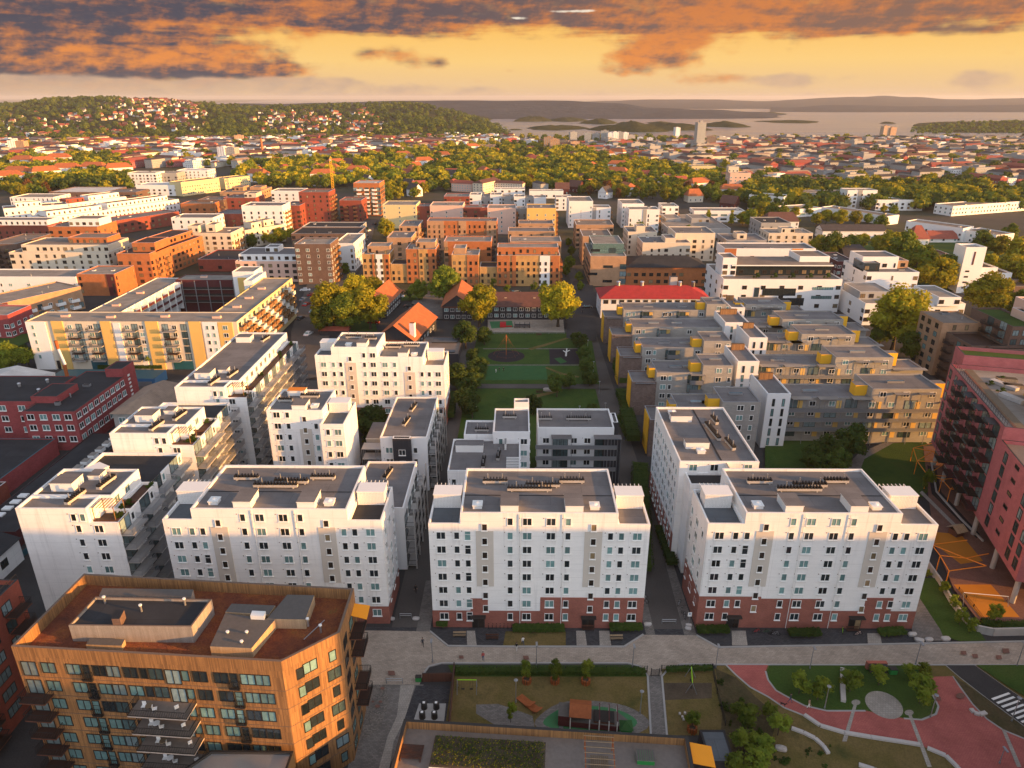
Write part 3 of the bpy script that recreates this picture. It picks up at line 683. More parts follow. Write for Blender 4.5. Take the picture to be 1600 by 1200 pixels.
def make_kind(key, var, H, rad, base, nl, leaf, lsz, nlob, shape, r0, core=.72):
    TREES[key] = []
    for i in range(var):
        cm, lb = crown_mesh(hash(key) % 1000 if False else sum(map(ord, key))*7+i, H, rad*(.92+.16*rnd.random()), base, nl, leaf, lsz, nlob, shape, core)
        TREES[key].append((cm, trunk_mesh(i*3+len(key), H, r0, base, lb), H))
make_kind('big', 3, 12, 5.6, 2.6, 5200, 'leaf', .36, 30, 'round', .38)
make_kind('bigold', 3, 12, 5.4, 2.8, 5200, 'leaf_gold', .36, 30, 'round', .38)
make_kind('park', 3, 8, 3.4, 1.8, 2400, 'leaf_dark', .30, 20, 'round', .2)
make_kind('young', 2, 5, 1.5, 1.4, 700, 'leaf', .2, 12, 'round', .08)
make_kind('mid', 4, 12, 5.0, 2.0, 1500, 'leaf', .55, 24, 'round', .35)
make_kind('midgold', 4, 12, 5.0, 2.0, 1500, 'leaf_gold', .55, 24, 'round', .35)
make_kind('midrust', 1, 12, 5.0, 2.0, 900, 'leaf_rust', .75, 18, 'round', .35)
make_kind('poplar', 2, 16, 2.6, 1.5, 900, 'leaf_gold', .6, 18, 'column', .3)
make_kind('spruce', 2, 14, 3.2, 1.2, 700, 'leaf_dark', .6, 26, 'cone', .25)
make_kind('far', 3, 12, 5.8, 1.2, 160, 'leaf', 1.3, 12, 'round', .35, .9)
make_kind('fargold', 3, 12, 5.8, 1.2, 160, 'leaf_gold', 1.3, 12, 'round', .35, .9)
make_kind('fardark', 2, 13, 5.6, 1.0, 160, 'leaf_dark', 1.3, 12, 'round', .35, .9)
make_kind('bush', 3, 1.6, 1.2, 0, 420, 'leaf_hedge', .16, 9, 'dome', .04)
NT = [0]
def tree(x, y, h, key, label, group=None, spread=1.0, cat='tree', z=0.0, name=None):
    v = TREES[key]; NT[0] += 1; cm, tm, H = v[NT[0] % len(v)]
    o = thing(name or {'bush': 'shrub', 'spruce': 'spruce_tree', 'poplar': 'poplar_tree'}.get(key, 'broadleaf_tree'), label, cat, (x, y, z), rnd.uniform(0, 2*PI), group)
    k = h/H; o.scale = (k*spread, k*spread, k)
    link('trunk', tm, o); link('crown', cm, o)
    return o
def hedge(name, label, pts, h, w, px=True, leaf='leaf_hedge', n=None, cat='hedge', dens=26, z=0.0, group=None):
    """clipped hedge along a line of ground points: dense box of leaves with an uneven surface"""
    q = [Vector((*P(*p), 0)) if px else Vector((*p, 0)) for p in pts]; m = MB(); r = random.Random(len(label))
    for a, b in zip(q, q[1:]):
        d = (b-a); L = d.length; d.normalize(); s = Vector((-d.y, d.x, 0)); k = max(2, int(L/1.2))
        for i in range(k):
            p0 = a+d*(L*i/k); p1 = a+d*(L*(i+1)/k); hh = h*r.uniform(.86, .98); ww = w*.43*r.uniform(.9, 1.05)
            m.prism([tuple((p0-s*ww)[:2]), tuple((p1-s*ww)[:2]), tuple((p1+s*ww)[:2]), tuple((p0+s*ww)[:2])], 0, hh*.93, leaf)
        for i in range(int(L*(w+2*h)*dens)):
            t = r.random()*L; e = r.random()*(w+2*h)
            if e < h: off, z, nn = -w/2, e, -s
            elif e < h+w: off, z, nn = e-h-w/2, h, Vector((0, 0, 1))
            else: off, z, nn = w/2, e-h-w, s
            p = a+d*t+s*off*r.uniform(.9, 1.08)+Vector((0, 0, z*r.uniform(.9, 1.06))); nn = (nn+Vector((r.uniform(-1, 1), r.uniform(-1, 1), r.uniform(-.3, 1)))*.7).normalized()
            t1 = nn.orthogonal().normalized(); t2 = nn.cross(t1); wz = r.uniform(.1, .22)
            m.poly([p-t1*wz, p-t2*wz*.7, p+t1*wz, p+t2*wz*.7], leaf)
    o = link(name, m.mesh(name), None, (0, 0, z)); return tag(o, label, cat, group)
# ------------------------------------------------------------------ the ground near the camera
gm = MB(); gm.poly([(-30000, -600, -.3), (30000, -600, -.3), (30000, 40000, -.3), (-30000, 40000, -.3)], 'town_ground'); setting('ground', gm.mesh('ground'))
sheet('asphalt', [(-260, -40), (230, -40), (230, 330), (-260, 330)], 'asphalt', px=False)
sheet('street', [(-22, 92), (-15.5, 92), (-15.5, 146), (-16.5, 300), (-22, 300)], 'asphalt_warm', px=False)
sheet('street', [(22.5, 92), (30.4, 92), (30.4, 400), (27, 400), (24, 262), (24.6, 150)], 'asphalt_warm', px=False)
sheet('pavement', [(-61, 92), (75, 92), (75, 99.0), (-61, 99.0)], 'pavers_grey', px=False)
for a in ((-17.6, 92, -15.2, 112), (22.2, 92, 23.8, 112)): sheet('pavement', [(a[0], a[1]), (a[2], a[1]), (a[2], a[3]), (a[0], a[3])], 'pavers_mid', px=False)
sheet('pavement', [(28.6, 92), (30.9, 92), (30.9, 118), (29.4, 118)], 'pavers_mid', px=False)
sheet('plaza', [(560, 985), (672, 987), (700, 1010), (800, 1011), (975, 1011), (1005, 992), (1088, 993), (1122, 1012), (1350, 1008), (1640, 1002), (1640, 1040), (1340, 1040), (1065, 1039), (1045, 1045), (1035, 1057), (1012, 1057), (1000, 1042), (980, 1037), (690, 1037), (670, 1042), (660, 1056), (655, 1072), (560, 1072)], 'pavers_beige')
sheet('plaza', [(600, 1070), (662, 1070), (635, 1140), (600, 1215), (540, 1215), (560, 1130)], 'pavers_mid')
sheet('plaza', [(575, 1070), (603, 1070), (608, 1100), (592, 1140), (560, 1160)], 'cobbles')
sheet('path', [(626, 1071), (648, 1071), (634, 1120), (615, 1160), (606, 1215), (588, 1215), (606, 1150), (620, 1120)], 'pavers_pale')
for a, b in ((729, 745), (900, 917), (936, 955), (1143, 1168), (1355, 1378)): sheet('path', [(a, 986 if a < 1300 else 990), (b-3, 986 if a < 1300 else 990), (b, 1009), (a+1, 1009)], 'pavers_pale')
sheet('lawn', [(790, 987), (884, 987), (884, 1010), (786, 1010)], 'lawn_dry')
sheet('yard', [(650, 1072), (706, 1072), (700, 1130), (630, 1130)], 'pavers_grey')
sheet('pavement', [(655, 1100), (697, 1100), (694, 1128), (646, 1128)], 'concrete')
sheet('lawn', [(708, 1048), (1011, 1048), (1018, 1175), (690, 1175)], 'lawn_dry')
sheet('flower_bed', [(700, 1040), (1000, 1040), (1011, 1058), (708, 1058)], 'lawn')
sheet('path', [(1012, 1056), (1033, 1056), (1041, 1150), (1017, 1150)], 'pavers_mid')
sheet('lawn', [(1034, 1046), (1118, 1046), (1140, 1150), (1042, 1150)], 'lawn_dry')
sheet('playground_floor', [(1037, 1068), (1112, 1068), (1112, 1092), (1038, 1095)], 'soil')
sheet('path', [(744, 1102), (778, 1101), (800, 1108), (832, 1120), (838, 1150), (800, 1150), (744, 1116)], 'pavers_mid')
def blob(cx, cy, rx, ry, n=28, ph=0): return [(cx+rx*math.cos(2*PI*i/n)*(1+.08*math.sin(3*2*PI*i/n+ph)), cy+ry*math.sin(2*PI*i/n)*(1+.08*math.sin(2*2*PI*i/n+ph))) for i in range(n)]
sheet('playground_floor', blob(925, 1126, 88, 30), 'pavers_mid')
sheet('playground_floor', blob(922, 1126, 72, 22), 'rubber_green')
sheet('lawn', [(1120, 1041), (1700, 1041), (1700, 1260), (1100, 1260)], 'lawn_dry')
sheet('slope', [(1118, 1046), (1150, 1060), (1180, 1090), (1215, 1120), (1190, 1215), (1120, 1215), (1128, 1120)], 'scrub')
redp = [(1134, 1040), (1200, 1040), (1196, 1050), (1200, 1064), (1212, 1080), (1226, 1088), (1257, 1104), (1292, 1112), (1352, 1112), (1412, 1124), (1440, 1126), (1462, 1117), (1466, 1105), (1457, 1087), (1450, 1072), (1437, 1059), (1489, 1058), (1500, 1075), (1520, 1102), (1542, 1125), (1567, 1142), (1640, 1172), (1640, 1260), (1510, 1260), (1495, 1200), (1477, 1182), (1447, 1170), (1437, 1165), (1319, 1146), (1280, 1135), (1255, 1119), (1225, 1107), (1200, 1090), (1172, 1075), (1150, 1056)]
sheet('plaza', redp, 'pavers_red')
sheet('lawn', [(1202, 1041), (1436, 1041), (1436, 1058), (1449, 1072), (1456, 1087), (1465, 1105), (1461, 1116), (1440, 1125), (1412, 1123), (1352, 1111), (1292, 1111), (1257, 1103), (1227, 1087), (1213, 1079), (1201, 1063), (1198, 1050)], 'lawn')
sheet('plaza', [(1381+29.5*math.cos(2*PI*i/32)+4*math.sin(2*PI*i/32), 1103+21*math.sin(2*PI*i/32)+6*math.cos(2*PI*i/32)) for i in range(32)], 'pavers_pale')
for d, e, r0 in (((1337, 1099), (1319, 1160), 7), ((1420, 1115), (1452, 1200), 7), ((1563, 1131), (1592, 1200), 2)):
    sheet('path', [(d[0]-2.6, d[1]), (d[0]+2.6, d[1]), (e[0]+3.5, e[1]), (e[0]-3.5, e[1])], 'pavers_pale')
    if r0 > 3: sheet('path', [(d[0]+r0*math.cos(2*PI*i/20), d[1]+r0*.62*math.sin(2*PI*i/20)) for i in range(20)], 'pavers_pale')
sheet('soil', [(1489, 1058), (1540, 1092), (1600, 1138), (1640, 1170), (1567, 1141), (1542, 1124), (1520, 1101)], 'scrub')
sheet('road', [(1478, 1041), (1522, 1041), (1570, 1075), (1700, 1160), (1700, 1210), (1545, 1095), (1500, 1060)], 'asphalt')
for i in range(8):
    x = 1548+i*7.6; y = 1093+i*6.0
    sheet('road_marking', [(x, y), (x+27, y-9.5), (x+30.5, y-7), (x+3.5, y+2.8)], 'road_paint')
sheet('lawn', [(1525, 1041), (1700, 1041), (1700, 1150), (1574, 1074)], 'lawn')
sheet('lawn', [(1430, 950), (1440, 905), (1470, 905), (1540, 1003), (1500, 1004), (1432, 985)], 'lawn')
sheet('pavement', [(1424, 985), (1432, 930), (1468, 985), (1476, 1003), (1428, 1003)], 'pavers_mid')
for x, y, s in ((1505, 1022, 5), (1523, 1027, 5), (1560, 1029, 5), (1571, 1019, 6), (822, 1030, 5), (612, 1054, 6), (721, 1029, 4), (1465, 1094, 5)): sheet('manhole_cover', [(x-s, y-s*.6), (x+s*.7, y-s*.6), (x+s, y+s*.6), (x-s*.7, y+s*.6)], 'brick_paving')
for x, y, s in ((598, 1078, 3.5), (595, 1099, 3), (590, 1106, 4), (583, 1099, 2.5), (1500, 1090, 7)): sheet('manhole_cover', [(x+s*math.cos(i*.5), y+s*.65*math.sin(i*.5)) for i in range(12)], 'brick_paving')
# thin pale kerb lines
def kerb(pts, wd=.28, h=.06, mat='kerb_stone', px=True):
    q = [Vector(P(*p)) if px else Vector(p) for p in pts]; m = MB()
    for a, b in zip(q, q[1:]):
        d = (b-a); L = d.length; d /= L; s = Vector((-d.y, d.x))*wd/2; pl = [tuple(a-s), tuple(b-s), tuple(b+s), tuple(a+s)]
        m.prism(pl, -.05, .14+h+rnd.uniform(0, .004), mat)
    setting('kerb', m.mesh('kerb'))
kerb([(672, 987), (700, 1010), (800, 1011), (975, 1011), (1005, 992)]); kerb([(1088, 993), (1122, 1012), (1350, 1008), (1640, 1002)])
kerb([(1640, 1040), (1340, 1040), (1065, 1039), (1045, 1045), (1035, 1057)]); kerb([(1012, 1057), (1000, 1042), (980, 1037), (690, 1037), (670, 1042), (660, 1056)])
kerb([(1134, 1040), (1150, 1056), (1172, 1075), (1200, 1090), (1225, 1107), (1255, 1119)]); kerb([(1196, 1050), (1200, 1064), (1212, 1080), (1226, 1088), (1257, 1104), (1292, 1112), (1352, 1112)])
kerb([(1412, 1124), (1440, 1126), (1462, 1117), (1466, 1105), (1457, 1087), (1450, 1072), (1437, 1059)]); kerb([(1489, 1058), (1500, 1075), (1520, 1102), (1542, 1125), (1567, 1142), (1640, 1172)])
kerb([(1478, 1041), (1500, 1060), (1545, 1095), (1700, 1210)], .2); kerb([(1522, 1041), (1570, 1075), (1700, 1160)], .2)
kerb([(1012, 1057), (1017, 1150)], .3); kerb([(1034, 1057), (1042, 1150)], .3)
# park between the blocks, other greens and yards
sheet('lawn', [(-16.4, 150), (24.2, 150), (24.4, 208), (-16.4, 208)], 'lawn', px=False)
sheet('lawn', [(-16.2, 212), (26.2, 212), (28.2, 266), (-16, 266)], 'lawn', px=False)
sheet('path', [(-22, 208.2), (29, 208.2), (29, 211.8), (-22, 211.8)], 'asphalt_warm', px=False)
sheet('path', [(-16, 266), (29, 266), (29, 270), (-16, 270)], 'asphalt_warm', px=False)
sheet('playground_floor', [(791+29*math.cos(i*PI/14), 558+9.5*math.sin(i*PI/14)) for i in range(28)], 'rubber_black')
sheet('playground_floor', [(858, 547), (903, 547), (906, 571), (859, 571)], 'rubber_black')
sheet('playground_floor', [(866, 562), (876, 560), (886, 567), (876, 570)], 'pitch_green')
sheet('sports_pitch', [(764, 573), (853, 573), (855, 595), (758, 596)], 'pitch_green')
for pts in ([(755, 546), (905, 546), (905, 547.2), (755, 547.2)], [(757, 571.6), (906, 571.6), (906, 572.8), (757, 572.8)]): sheet('path', pts, 'pavers_mid')
sheet('path', [(825, 546), (848, 540), (885, 529), (890, 530), (850, 543), (830, 549)], 'lawn_dry')
sheet('path', [(853, 575), (880, 585), (905, 590), (904, 592), (878, 588), (852, 577)], 'lawn_dry')
sheet('path', [(800, 640), (820, 622), (870, 612), (875, 614), (828, 626), (812, 642)], 'lawn_dry')
sheet('playground_floor', [(762, 501), (880, 501), (882, 521), (762, 521)], 'pavers_beige')
sheet('playground_floor', [(765, 504), (800, 503), (802, 513), (768, 515)], 'rubber_green')
sheet('yard', [(630, 500), (695, 500), (700, 470), (690, 462), (650, 462)], 'pavers_mid')
sheet('plaza', [(896, 440), (926, 440), (932, 535), (885, 530), (885, 490)], 'asphalt', )
sheet('road', [(480, 445), (535, 445), (500, 590), (455, 600), (455, 520)], 'asphalt_warm')
sheet('road', [(565, 345), (588, 345), (575, 400), (530, 470), (505, 470), (545, 400)], 'asphalt_warm')
sheet('street', [(-260, 205), (-50, 205), (-50, 214), (-260, 214)], 'asphalt_warm', px=False)
sheet('lawn', [(505, 520), (590, 520), (580, 480), (510, 480)], 'lawn')
sheet('lawn', [(615, 472), (660, 470), (662, 462), (618, 462)], 'lawn')
sheet('courtyard_lawn', [(243, 490), (320, 490), (335, 458), (285, 458)], 'lawn')
sheet('lawn', [(1350, 755), (1335, 720), (1385, 690), (1445, 690), (1470, 750), (1440, 780)], 'lawn')
sheet('path', [(1318, 735), (1340, 712), (1400, 685), (1470, 682), (1470, 690), (1395, 695), (1350, 720), (1335, 760)], 'pavers_mid')
sheet('lawn', [(1195, 700), (1320, 665), (1340, 700), (1310, 735), (1195, 735)], 'lawn')
sheet('lawn', [(1290, 380), (1620, 380), (1620, 470), (1320, 440)], 'lawn')
sheet('lawn', [(-260, 262), (-185, 262), (-185, 200), (-260, 200)], 'lawn', px=False)
# terrace of coloured surfacing under the pink block
sheet('playground_floor', [(1442, 700), (1450, 780), (1460, 855), (1490, 925), (1528, 974), (1640, 976), (1640, 700)], 'brick_paving')
sheet('playground_floor', [(1489, 917), (1547, 917), (1592, 968), (1530, 968)], 'orange_rubber')
sheet('playground_floor', [(1462, 835), (1500, 838), (1535, 880), (1500, 885), (1455, 850)], 'orange_rubber')
sheet('running_track', [(1448, 730), (1455, 775), (1485, 805), (1525, 845), (1530, 838), (1470, 772), (1462, 735)], 'rubber_black')
sheet('path', [(1440, 770), (1500, 830), (1495, 832), (1436, 773)], 'pavers_pale')
# ------------------------------------------------------------------ near buildings behind the front row
def side_block(label, x, y, dep, h, wmain=11.8, wter=4.9, nfl=7, back=12, seed=0):
    """white block whose balconies step along its right-hand side"""
    b = Bld('apartment_block', label, 'apartment block', x, y, near=True)
    b.block(0, wmain, 0, 4.2, h, 'white_render', 'roof_grey', .45); b.block(0, wmain+2, 4.2, dep, h, 'white_render', 'roof_grey', .45)
    b.block(wmain, wmain+wter, 0, 4.2, h-2.7, 'white_render', 'wood_brown', .6); b.block(wmain+2, wmain+wter, 4.2, dep, h-2.7, 'white_render', 'wood_brown', .5)
    if back: b.block(0, wmain+wter-1, dep, dep+back, h-2.9, 'white_render', 'roof_dark', .6)
    zr = h-.45
    b.rbox(2.2, 6.0, 6.2, 9.6, zr, zr+1.5); b.rbox(6.4, 8.4, 10.2, 12.6, zr, zr+.8)
    link('ventilation_row', LV[8], b.root, (8.0, 3.6, zr), R(82)); link('ventilation_row', LV[8], b.root, (10.6, 8.6, zr), R(82))
    if dep > 20: link('ventilation_row', LV[8], b.root, (9.6, dep-6, zr), R(82)); b.rbox(2, 6, dep-8, dep-5, zr, zr+1.5)
    m = MB(); m.box(.35, 5.6, zr+.004, wmain+1.6, 5.8, zr+.05, 'roof_dark'); b.part('roof_seam', m)
    m = MB()
    for i in range(7): m.box(wmain+.6+i*.55, .7, h-.35, wmain+.7+i*.55, 3.8, h-.25, 'wood_gold')
    for u in (wmain+.5, wmain+4.0):
        for v in (.7, 3.7): m.box(u, v, h-3.2, u+.1, v+.1, h-.25, 'wood_gold')
    b.part('pergola', m)
    s = screen(4.0, 2.2); 
    if back: b.part('terrace_screen', s, (5.5, dep+1.2, h-3.4), R(60))
    for f in range(nfl):
        z = 2.45+2.74*f
        if z > h-3.6: break
        b.win('F', -.006, wmain-2.0, z, 'S'); b.win('F', -.006, wmain+1.4, z, 'D')
    b.win('F', -.006, wmain-2.4, h-1.7, 'S'); b.win('F', -.006, wmain-.9, h-1.7, 'S')
    xr = wmain+wter; n = max(2, int((dep+back)/5.4))
    for f in range(nfl):
        z = .9+2.74*f
        if z > h-3.4: break
        for i in range(n):
            v = 2.6+i*(dep+back-5.2)/max(1, n-1)
            xx = xr if v < dep else xr-1
            b.balcony('R', xx+.01, v, z+.3, 'railw')
            b.win('R', xx+.006, v-.9, z+1.6, 'curtain'); b.win('R', xx+.006, v+1.6, z+1.5, 'S')
        if f: m = MB(); m.box(xr+.02, 0, z+.1, xr+.5, dep, z+.22, 'concrete'); b.part('gallery_slab', m)
    for v in range(int(dep/5)): b.win('R', wmain+2.006, 5.6+v*3.4, h-1.4, 'D') if 5.6+v*3.4 < dep-1 else None
    m = MB(); m.box(-.04, -.05, -.2, wmain+wter+.03, -.004, 1.6, 'brick_red'); b.part('brick_base', m)
    for i in range(5):
        q = TREES['bush'][i % 3][0]; o = link('planter_shrub', q, b.root, (wmain+2.6+rnd.uniform(0, 1.8), rnd.uniform(.8, dep-1), h-3.2)); o.scale = (.8, .8, .7)
    for v in (.9, 7): 
        m = MB(); m.box(wmain+.3, v-.3, h-3.25, xr-.4, v+.3, h-2.6, 'wood_brown'); b.part('planter', m)
    return b.done()
side_block('white block with pergola terrace, nearest to the black sheds', -83.4, 100.6, 13.6, 22.8)
side_block('white block with sunlit balconies, second back from the timber building', -83.0, 129.0, 13.4, 22.8, back=9)
side_block('long white block with stepped sunlit balconies, in front of the yellow block', -81.2, 154.3, 42, 22.6, back=0)
def bx(px0, px1, pyf, z):
    a = P(px0, pyf, z); c = P(px1, pyf, z); return a[0], a[1], c[0]-a[0]
# white block with plain end wall
b = Bld('apartment_block', 'white block with blank right end, behind the left front block', 'apartment block', -56, 143.4, near=True)
b.block(0, 12.5, 0, 12.2, 21.6, 'white_render', 'roof_grey', .45); b.block(12.5, 17.8, -3, 9.4, 19.6, 'white_render', 'roof_blue', .5); b.block(12.5, 14.5, 9.4, 12.2, 19.6, 'white_render', 'roof_grey', .5)
b.rbox(5.6, 8.6, .6, 4.4, 21.15, 22.4); b.rbox(2, 6, 9.2, 11.4, 21.15, 22.3, roof='orange_paint'); link('roof_hatch', HATCH, b.root, (10.2, 2.6, 21.15)); link('ventilation_row', LV[8], b.root, (7.6, 8.0, 21.15)); link('ventilation_row', LV[6], b.root, (2.6, 5.6, 21.15))
b.part('terrace_screen', screen(4.4, 2.4), (15.1, 4.2, 19.1))
for u, t in ((2.2, 'D'), (4.6, 'S'), (12.6, 'S'), (14.2, 'S'), (16.4, 'D')):
    for f in range(8):
        z = Z0+FP*f-1.2; pl = -.006 if u < 12.5 else -3.006
        if z < 18.5 or u < 12: b.win('F', pl, u if u > 12.9 else u, z, t) if u != 12.6 else b.win('F', -.006, 10.8, z, t)
for f in range(7): b.win('F', -.085, 8.3, Z0+FP*(f+.2), 'ST')
m = MB(); m.box(7.0, -.08, 5, 9.7, -.004, 17, 'beige_panel'); b.part('stair_panel', m)
m = MB(); m.box(17.803, -3, -.2, 17.86, 9.4, 3.6, 'brick_red'); b.part('brick_base', m)
b.done()
# sunlit white block by the orange roof
b = Bld('apartment_block', 'warm lit white block with stepped roof, next to the orange tiled hall', 'apartment block', -55.4, 181.2, near=True)
b.block(0, 4.6, 0, 9, 21, 'white_render', 'roof_blue', .5); b.block(4.6, 17, 0, 13, 23.4, 'white_render', 'roof_grey', .45); b.block(17, 29.4, 0, 13, 20.6, 'white_render', 'roof_grey', .45); b.block(29.4, 35.2, 0, 12, 18.2, 'white_render', 'roof_warm', .5)
b.rbox(11.6, 14.2, .6, 4.2, 22.95, 24.3); b.rbox(22.6, 25.2, .6, 4.2, 20.15, 21.5); link('roof_hatch', HATCH, b.root, (9, 2.4, 22.95)); link('roof_hatch', HATCH, b.root, (26.8, 2.4, 20.15))
for u, v, z, n in ((9, 8.6, 22.95, 8), (14, 7.4, 22.95, 6), (20, 8.4, 20.15, 8), (25, 9.6, 20.15, 8)): link('ventilation_row', LV[n], b.root, (u, v, z))
b.part('terrace_screen', screen(4.0, 2.4), (2.3, 5.2, 20.5)); b.part('terrace_screen', screen(4.4, 2.4), (32.2, 5.4, 17.7))
for u, t, top in ((2.2, 'D', 7), (4.9, 'S', 7), (6.9, 'S', 7), (15.0-1.6, 'S', 8), (15.8, 'D', 8), (19, 'D', 7), (21.6, 'S', 7), (29, 'S', 6), (31, 'S', 6), (33.4, 'D', 6)):
    for f in range(top):
        z = Z0+FP*f-.6; b.win('F', -.006 if f > 1 else -.075, u, z, t)
for u, t in ((9.6, 6), (25.6, 5)):
    for f in range(t+1): b.win('F', -.085, u, Z0+FP*(f+.4), 'ST')
    m = MB(); m.box(u-1.5, -.08, 6.5, u+1.5, -.004, Z0+FP*t, 'beige_panel'); b.part('stair_panel', m)
m = MB(); m.box(-.02, -.07, -.3, 35.22, -.003, 5.6, 'brick_red'); b.part('brick_base', m)
m = MB(); m.box(35.203, 0, -.3, 35.27, 12, 5.6, 'brick_red'); b.part('brick_base', m)
m = MB(); m.box(12, -3.2, 2.6, 19, -.1, 2.8, 'wood_brown')
for u in (12.1, 15.5, 18.8): m.box(u, -3.1, 0, u+.15, -2.95, 2.6, 'trim_dark')
b.part('porch_roof', m)
b.auto('R', 35.206, 1, 11, 5.5, 17, ['S', 'D'], 3.2, FP, .1); b.done()
# grey town houses beside the left-hand street
def town(label, x, y, w_, d, h, dark=True, bal=True, nf=4, right=True):
    b = Bld('apartment_block', label, 'apartment block', x, y, near=True)
    b.block(0, w_, 0, d, h, 'white_clean', 'roof_grey', .4); b.block(w_*.28, w_*.66, -1.1, .3, h+.15, 'timber_dark', 'roof_dark', .3)
    for f in range(nf):
        z = 1.9+2.9*f; b.win('F', -1.106, w_*.47, z, 'D')
        for u in (1.6, w_*.21, w_*.74): b.win('F', -.006, u, z, 'S')
        for v in range(int(d/4.6)):
            q = 2.6+v*4.6
            if bal: b.balcony('R', w_+.01, q, z-1.2, 'rail'); b.win('R', w_+.006, q-.8, z+.1, 'curtain'); b.win('R', w_+.006, q+1.4, z+.2, 'S')
    m = MB()
    for v in range(int(d/4.6)+1): m.box(w_+1.7, .25+v*4.6, 0, w_+1.95, .5+v*4.6, h-.6, 'concrete')
    b.part('balcony_post', m) if bal else None
    link('ventilation_row', LV[8], b.root, (w_*.45, d*.35, h-.4), R(80)); link('ventilation_row', LV[8], b.root, (w_*.5, d*.7, h-.4), R(80))
    return b
b = town('grey roofed house with dark timber bay, by the left street', -31.6, 145.6, 10.8, 23.6, 14.0); b.rbox(-4.4, -.1, 5, 14, 8.0, 11.0, 'grey_blocks'); 
m = MB()
for i in range(3): m.box(-4.4, -.5+i*1.6, 0, -4.3, -.4+i*1.6, 11, 'grey_metal'); m.box(-1.2, -.5+i*1.6, 0, -1.1, -.4+i*1.6, 11, 'grey_metal')
for z in (2.8, 5.6, 8.4, 11): m.box(-4.4, -.5, z, -.1, 2.8, z+.1, 'grey_metal')
b.part('stair_tower', m); b.done()
b = town('grey roofed house with dense balconies, joined to the left front block', -32.0, 115.4, 10.4, 18.6, 14.0); b.done()
# houses behind the middle front block
b = Bld('apartment_block', 'low white house with ladder of pergola boards, behind the middle front block', 'apartment block', -14.7, 130.0, near=True)
b.block(0, 15.2, 0, 14.8, 14.0, 'white_render', 'roof_grey', .4); b.rbox(1.0, 7.0, 9.0, 11.6, 13.6, 15.2); link('ventilation_row', LV[6], b.root, (10.5, 6.5, 13.6), R(85)); link('ventilation_row', LV[8], b.root, (7.4, 3.4, 13.6), R(88))
m = MB()
for i in range(8): m.box(12.2, .6+i*.7, 14.1, 14.9, .75+i*.7, 14.25, 'white_paint')
b.part('pergola', m); b.auto('F', -.006, 0, 15, 1, 13, ['S', 'D'], 3.4, 2.9); b.auto('R', 15.206, 1, 14, 1, 13, ['S', 'D'], 3.4, 2.9); b.done()
b = Bld('apartment_block', 'stepped grey roofed house with corner roof cabin, at the near edge of the park', 'apartment block', -12.4, 143.2, near=True)
b.block(0, 6.8, 2.6, 10.4, 14.6, 'white_render', 'roof_grey', .4); b.block(6.8, 15, 0, 12.9, 16.6, 'white_clean', 'roof_grey', .4); b.block(11.4, 15.0, 12.9, 15.4, 18.2, 'white_clean', 'roof_grey', .4); link('ventilation_row', LV[6], b.root, (10.4, 8.0, 16.2)); link('ventilation_row', LV[6], b.root, (4.0, 5.0, 14.2))
b.auto('F', -.006, 7.2, 15, 1, 16, ['S', 'D'], 3.4, 2.9); b.auto('R', 15.006, 1, 12, 1, 16, ['S', 'D'], 3.4, 2.9)
m = MB(); m.box(9.4, -3, 13.4, 9.8, .2, 15.0, 'white_boards'); b.part('party_wall', m); b.done()
b = Bld('apartment_block', 'flat roofed house with grey metal galleries across its front, by the park', 'apartment block', 4.6, 151.0, near=True)
b.block(0, 18.0, 0, 11.1, 14.0, 'white_clean', 'roof_grey', .4); b.block(18.0, 19.3, 3.0, 8.5, 14.0, 'timber_dark', 'roof_grey', .4); link('ventilation_row', LV[6], b.root, (2, 5.0, 13.6)); link('ventilation_row', LV[11], b.root, (10, 5.0, 13.6))
for f in range(4):
    z = 1.9+2.9*f
    for u, t in ((2, 'D'), (8.6, 'D'), (11.8, 'D')): b.win('F', -.006, u, z, t)
    for u in (4.6, 6.2, 14.6): b.win('F', -.006, u, z-.3, 'frdoor')
    if f: m = MB(); m.box(-.5, -1.7, z-1.5, 18.6, -.01, z-1.35, 'concrete'); m.box(-.5, -1.75, z-1.35, 18.6, -1.68, z-.4, 'grey_metal'); b.part('gallery', m)
m = MB(); m.box(3.2, -2.2, 12.0, 8.0, -.02, 12.15, 'grey_metal', 'roof_grey'); m.box(13.2, -2.2, 12.0, 19.6, -.02, 12.15, 'grey_metal', 'roof_grey')
for u in (3.3, 7.9, 13.3, 16.4): m.box(u, -1.7, 0, u+.12, -1.58, 12.0, 'grey_metal')
b.part('canopy', m)
m = MB(); m.box(15.6, -1.6, 0, 19.6, -.05, 11.9, 'timber_dark')
for q in range(6): m.box(15.7+q*.75, -1.66, 0, 15.78+q*.75, -1.605, 11.9, 'grey_metal')
b.part('lattice_screen', m); b.done()
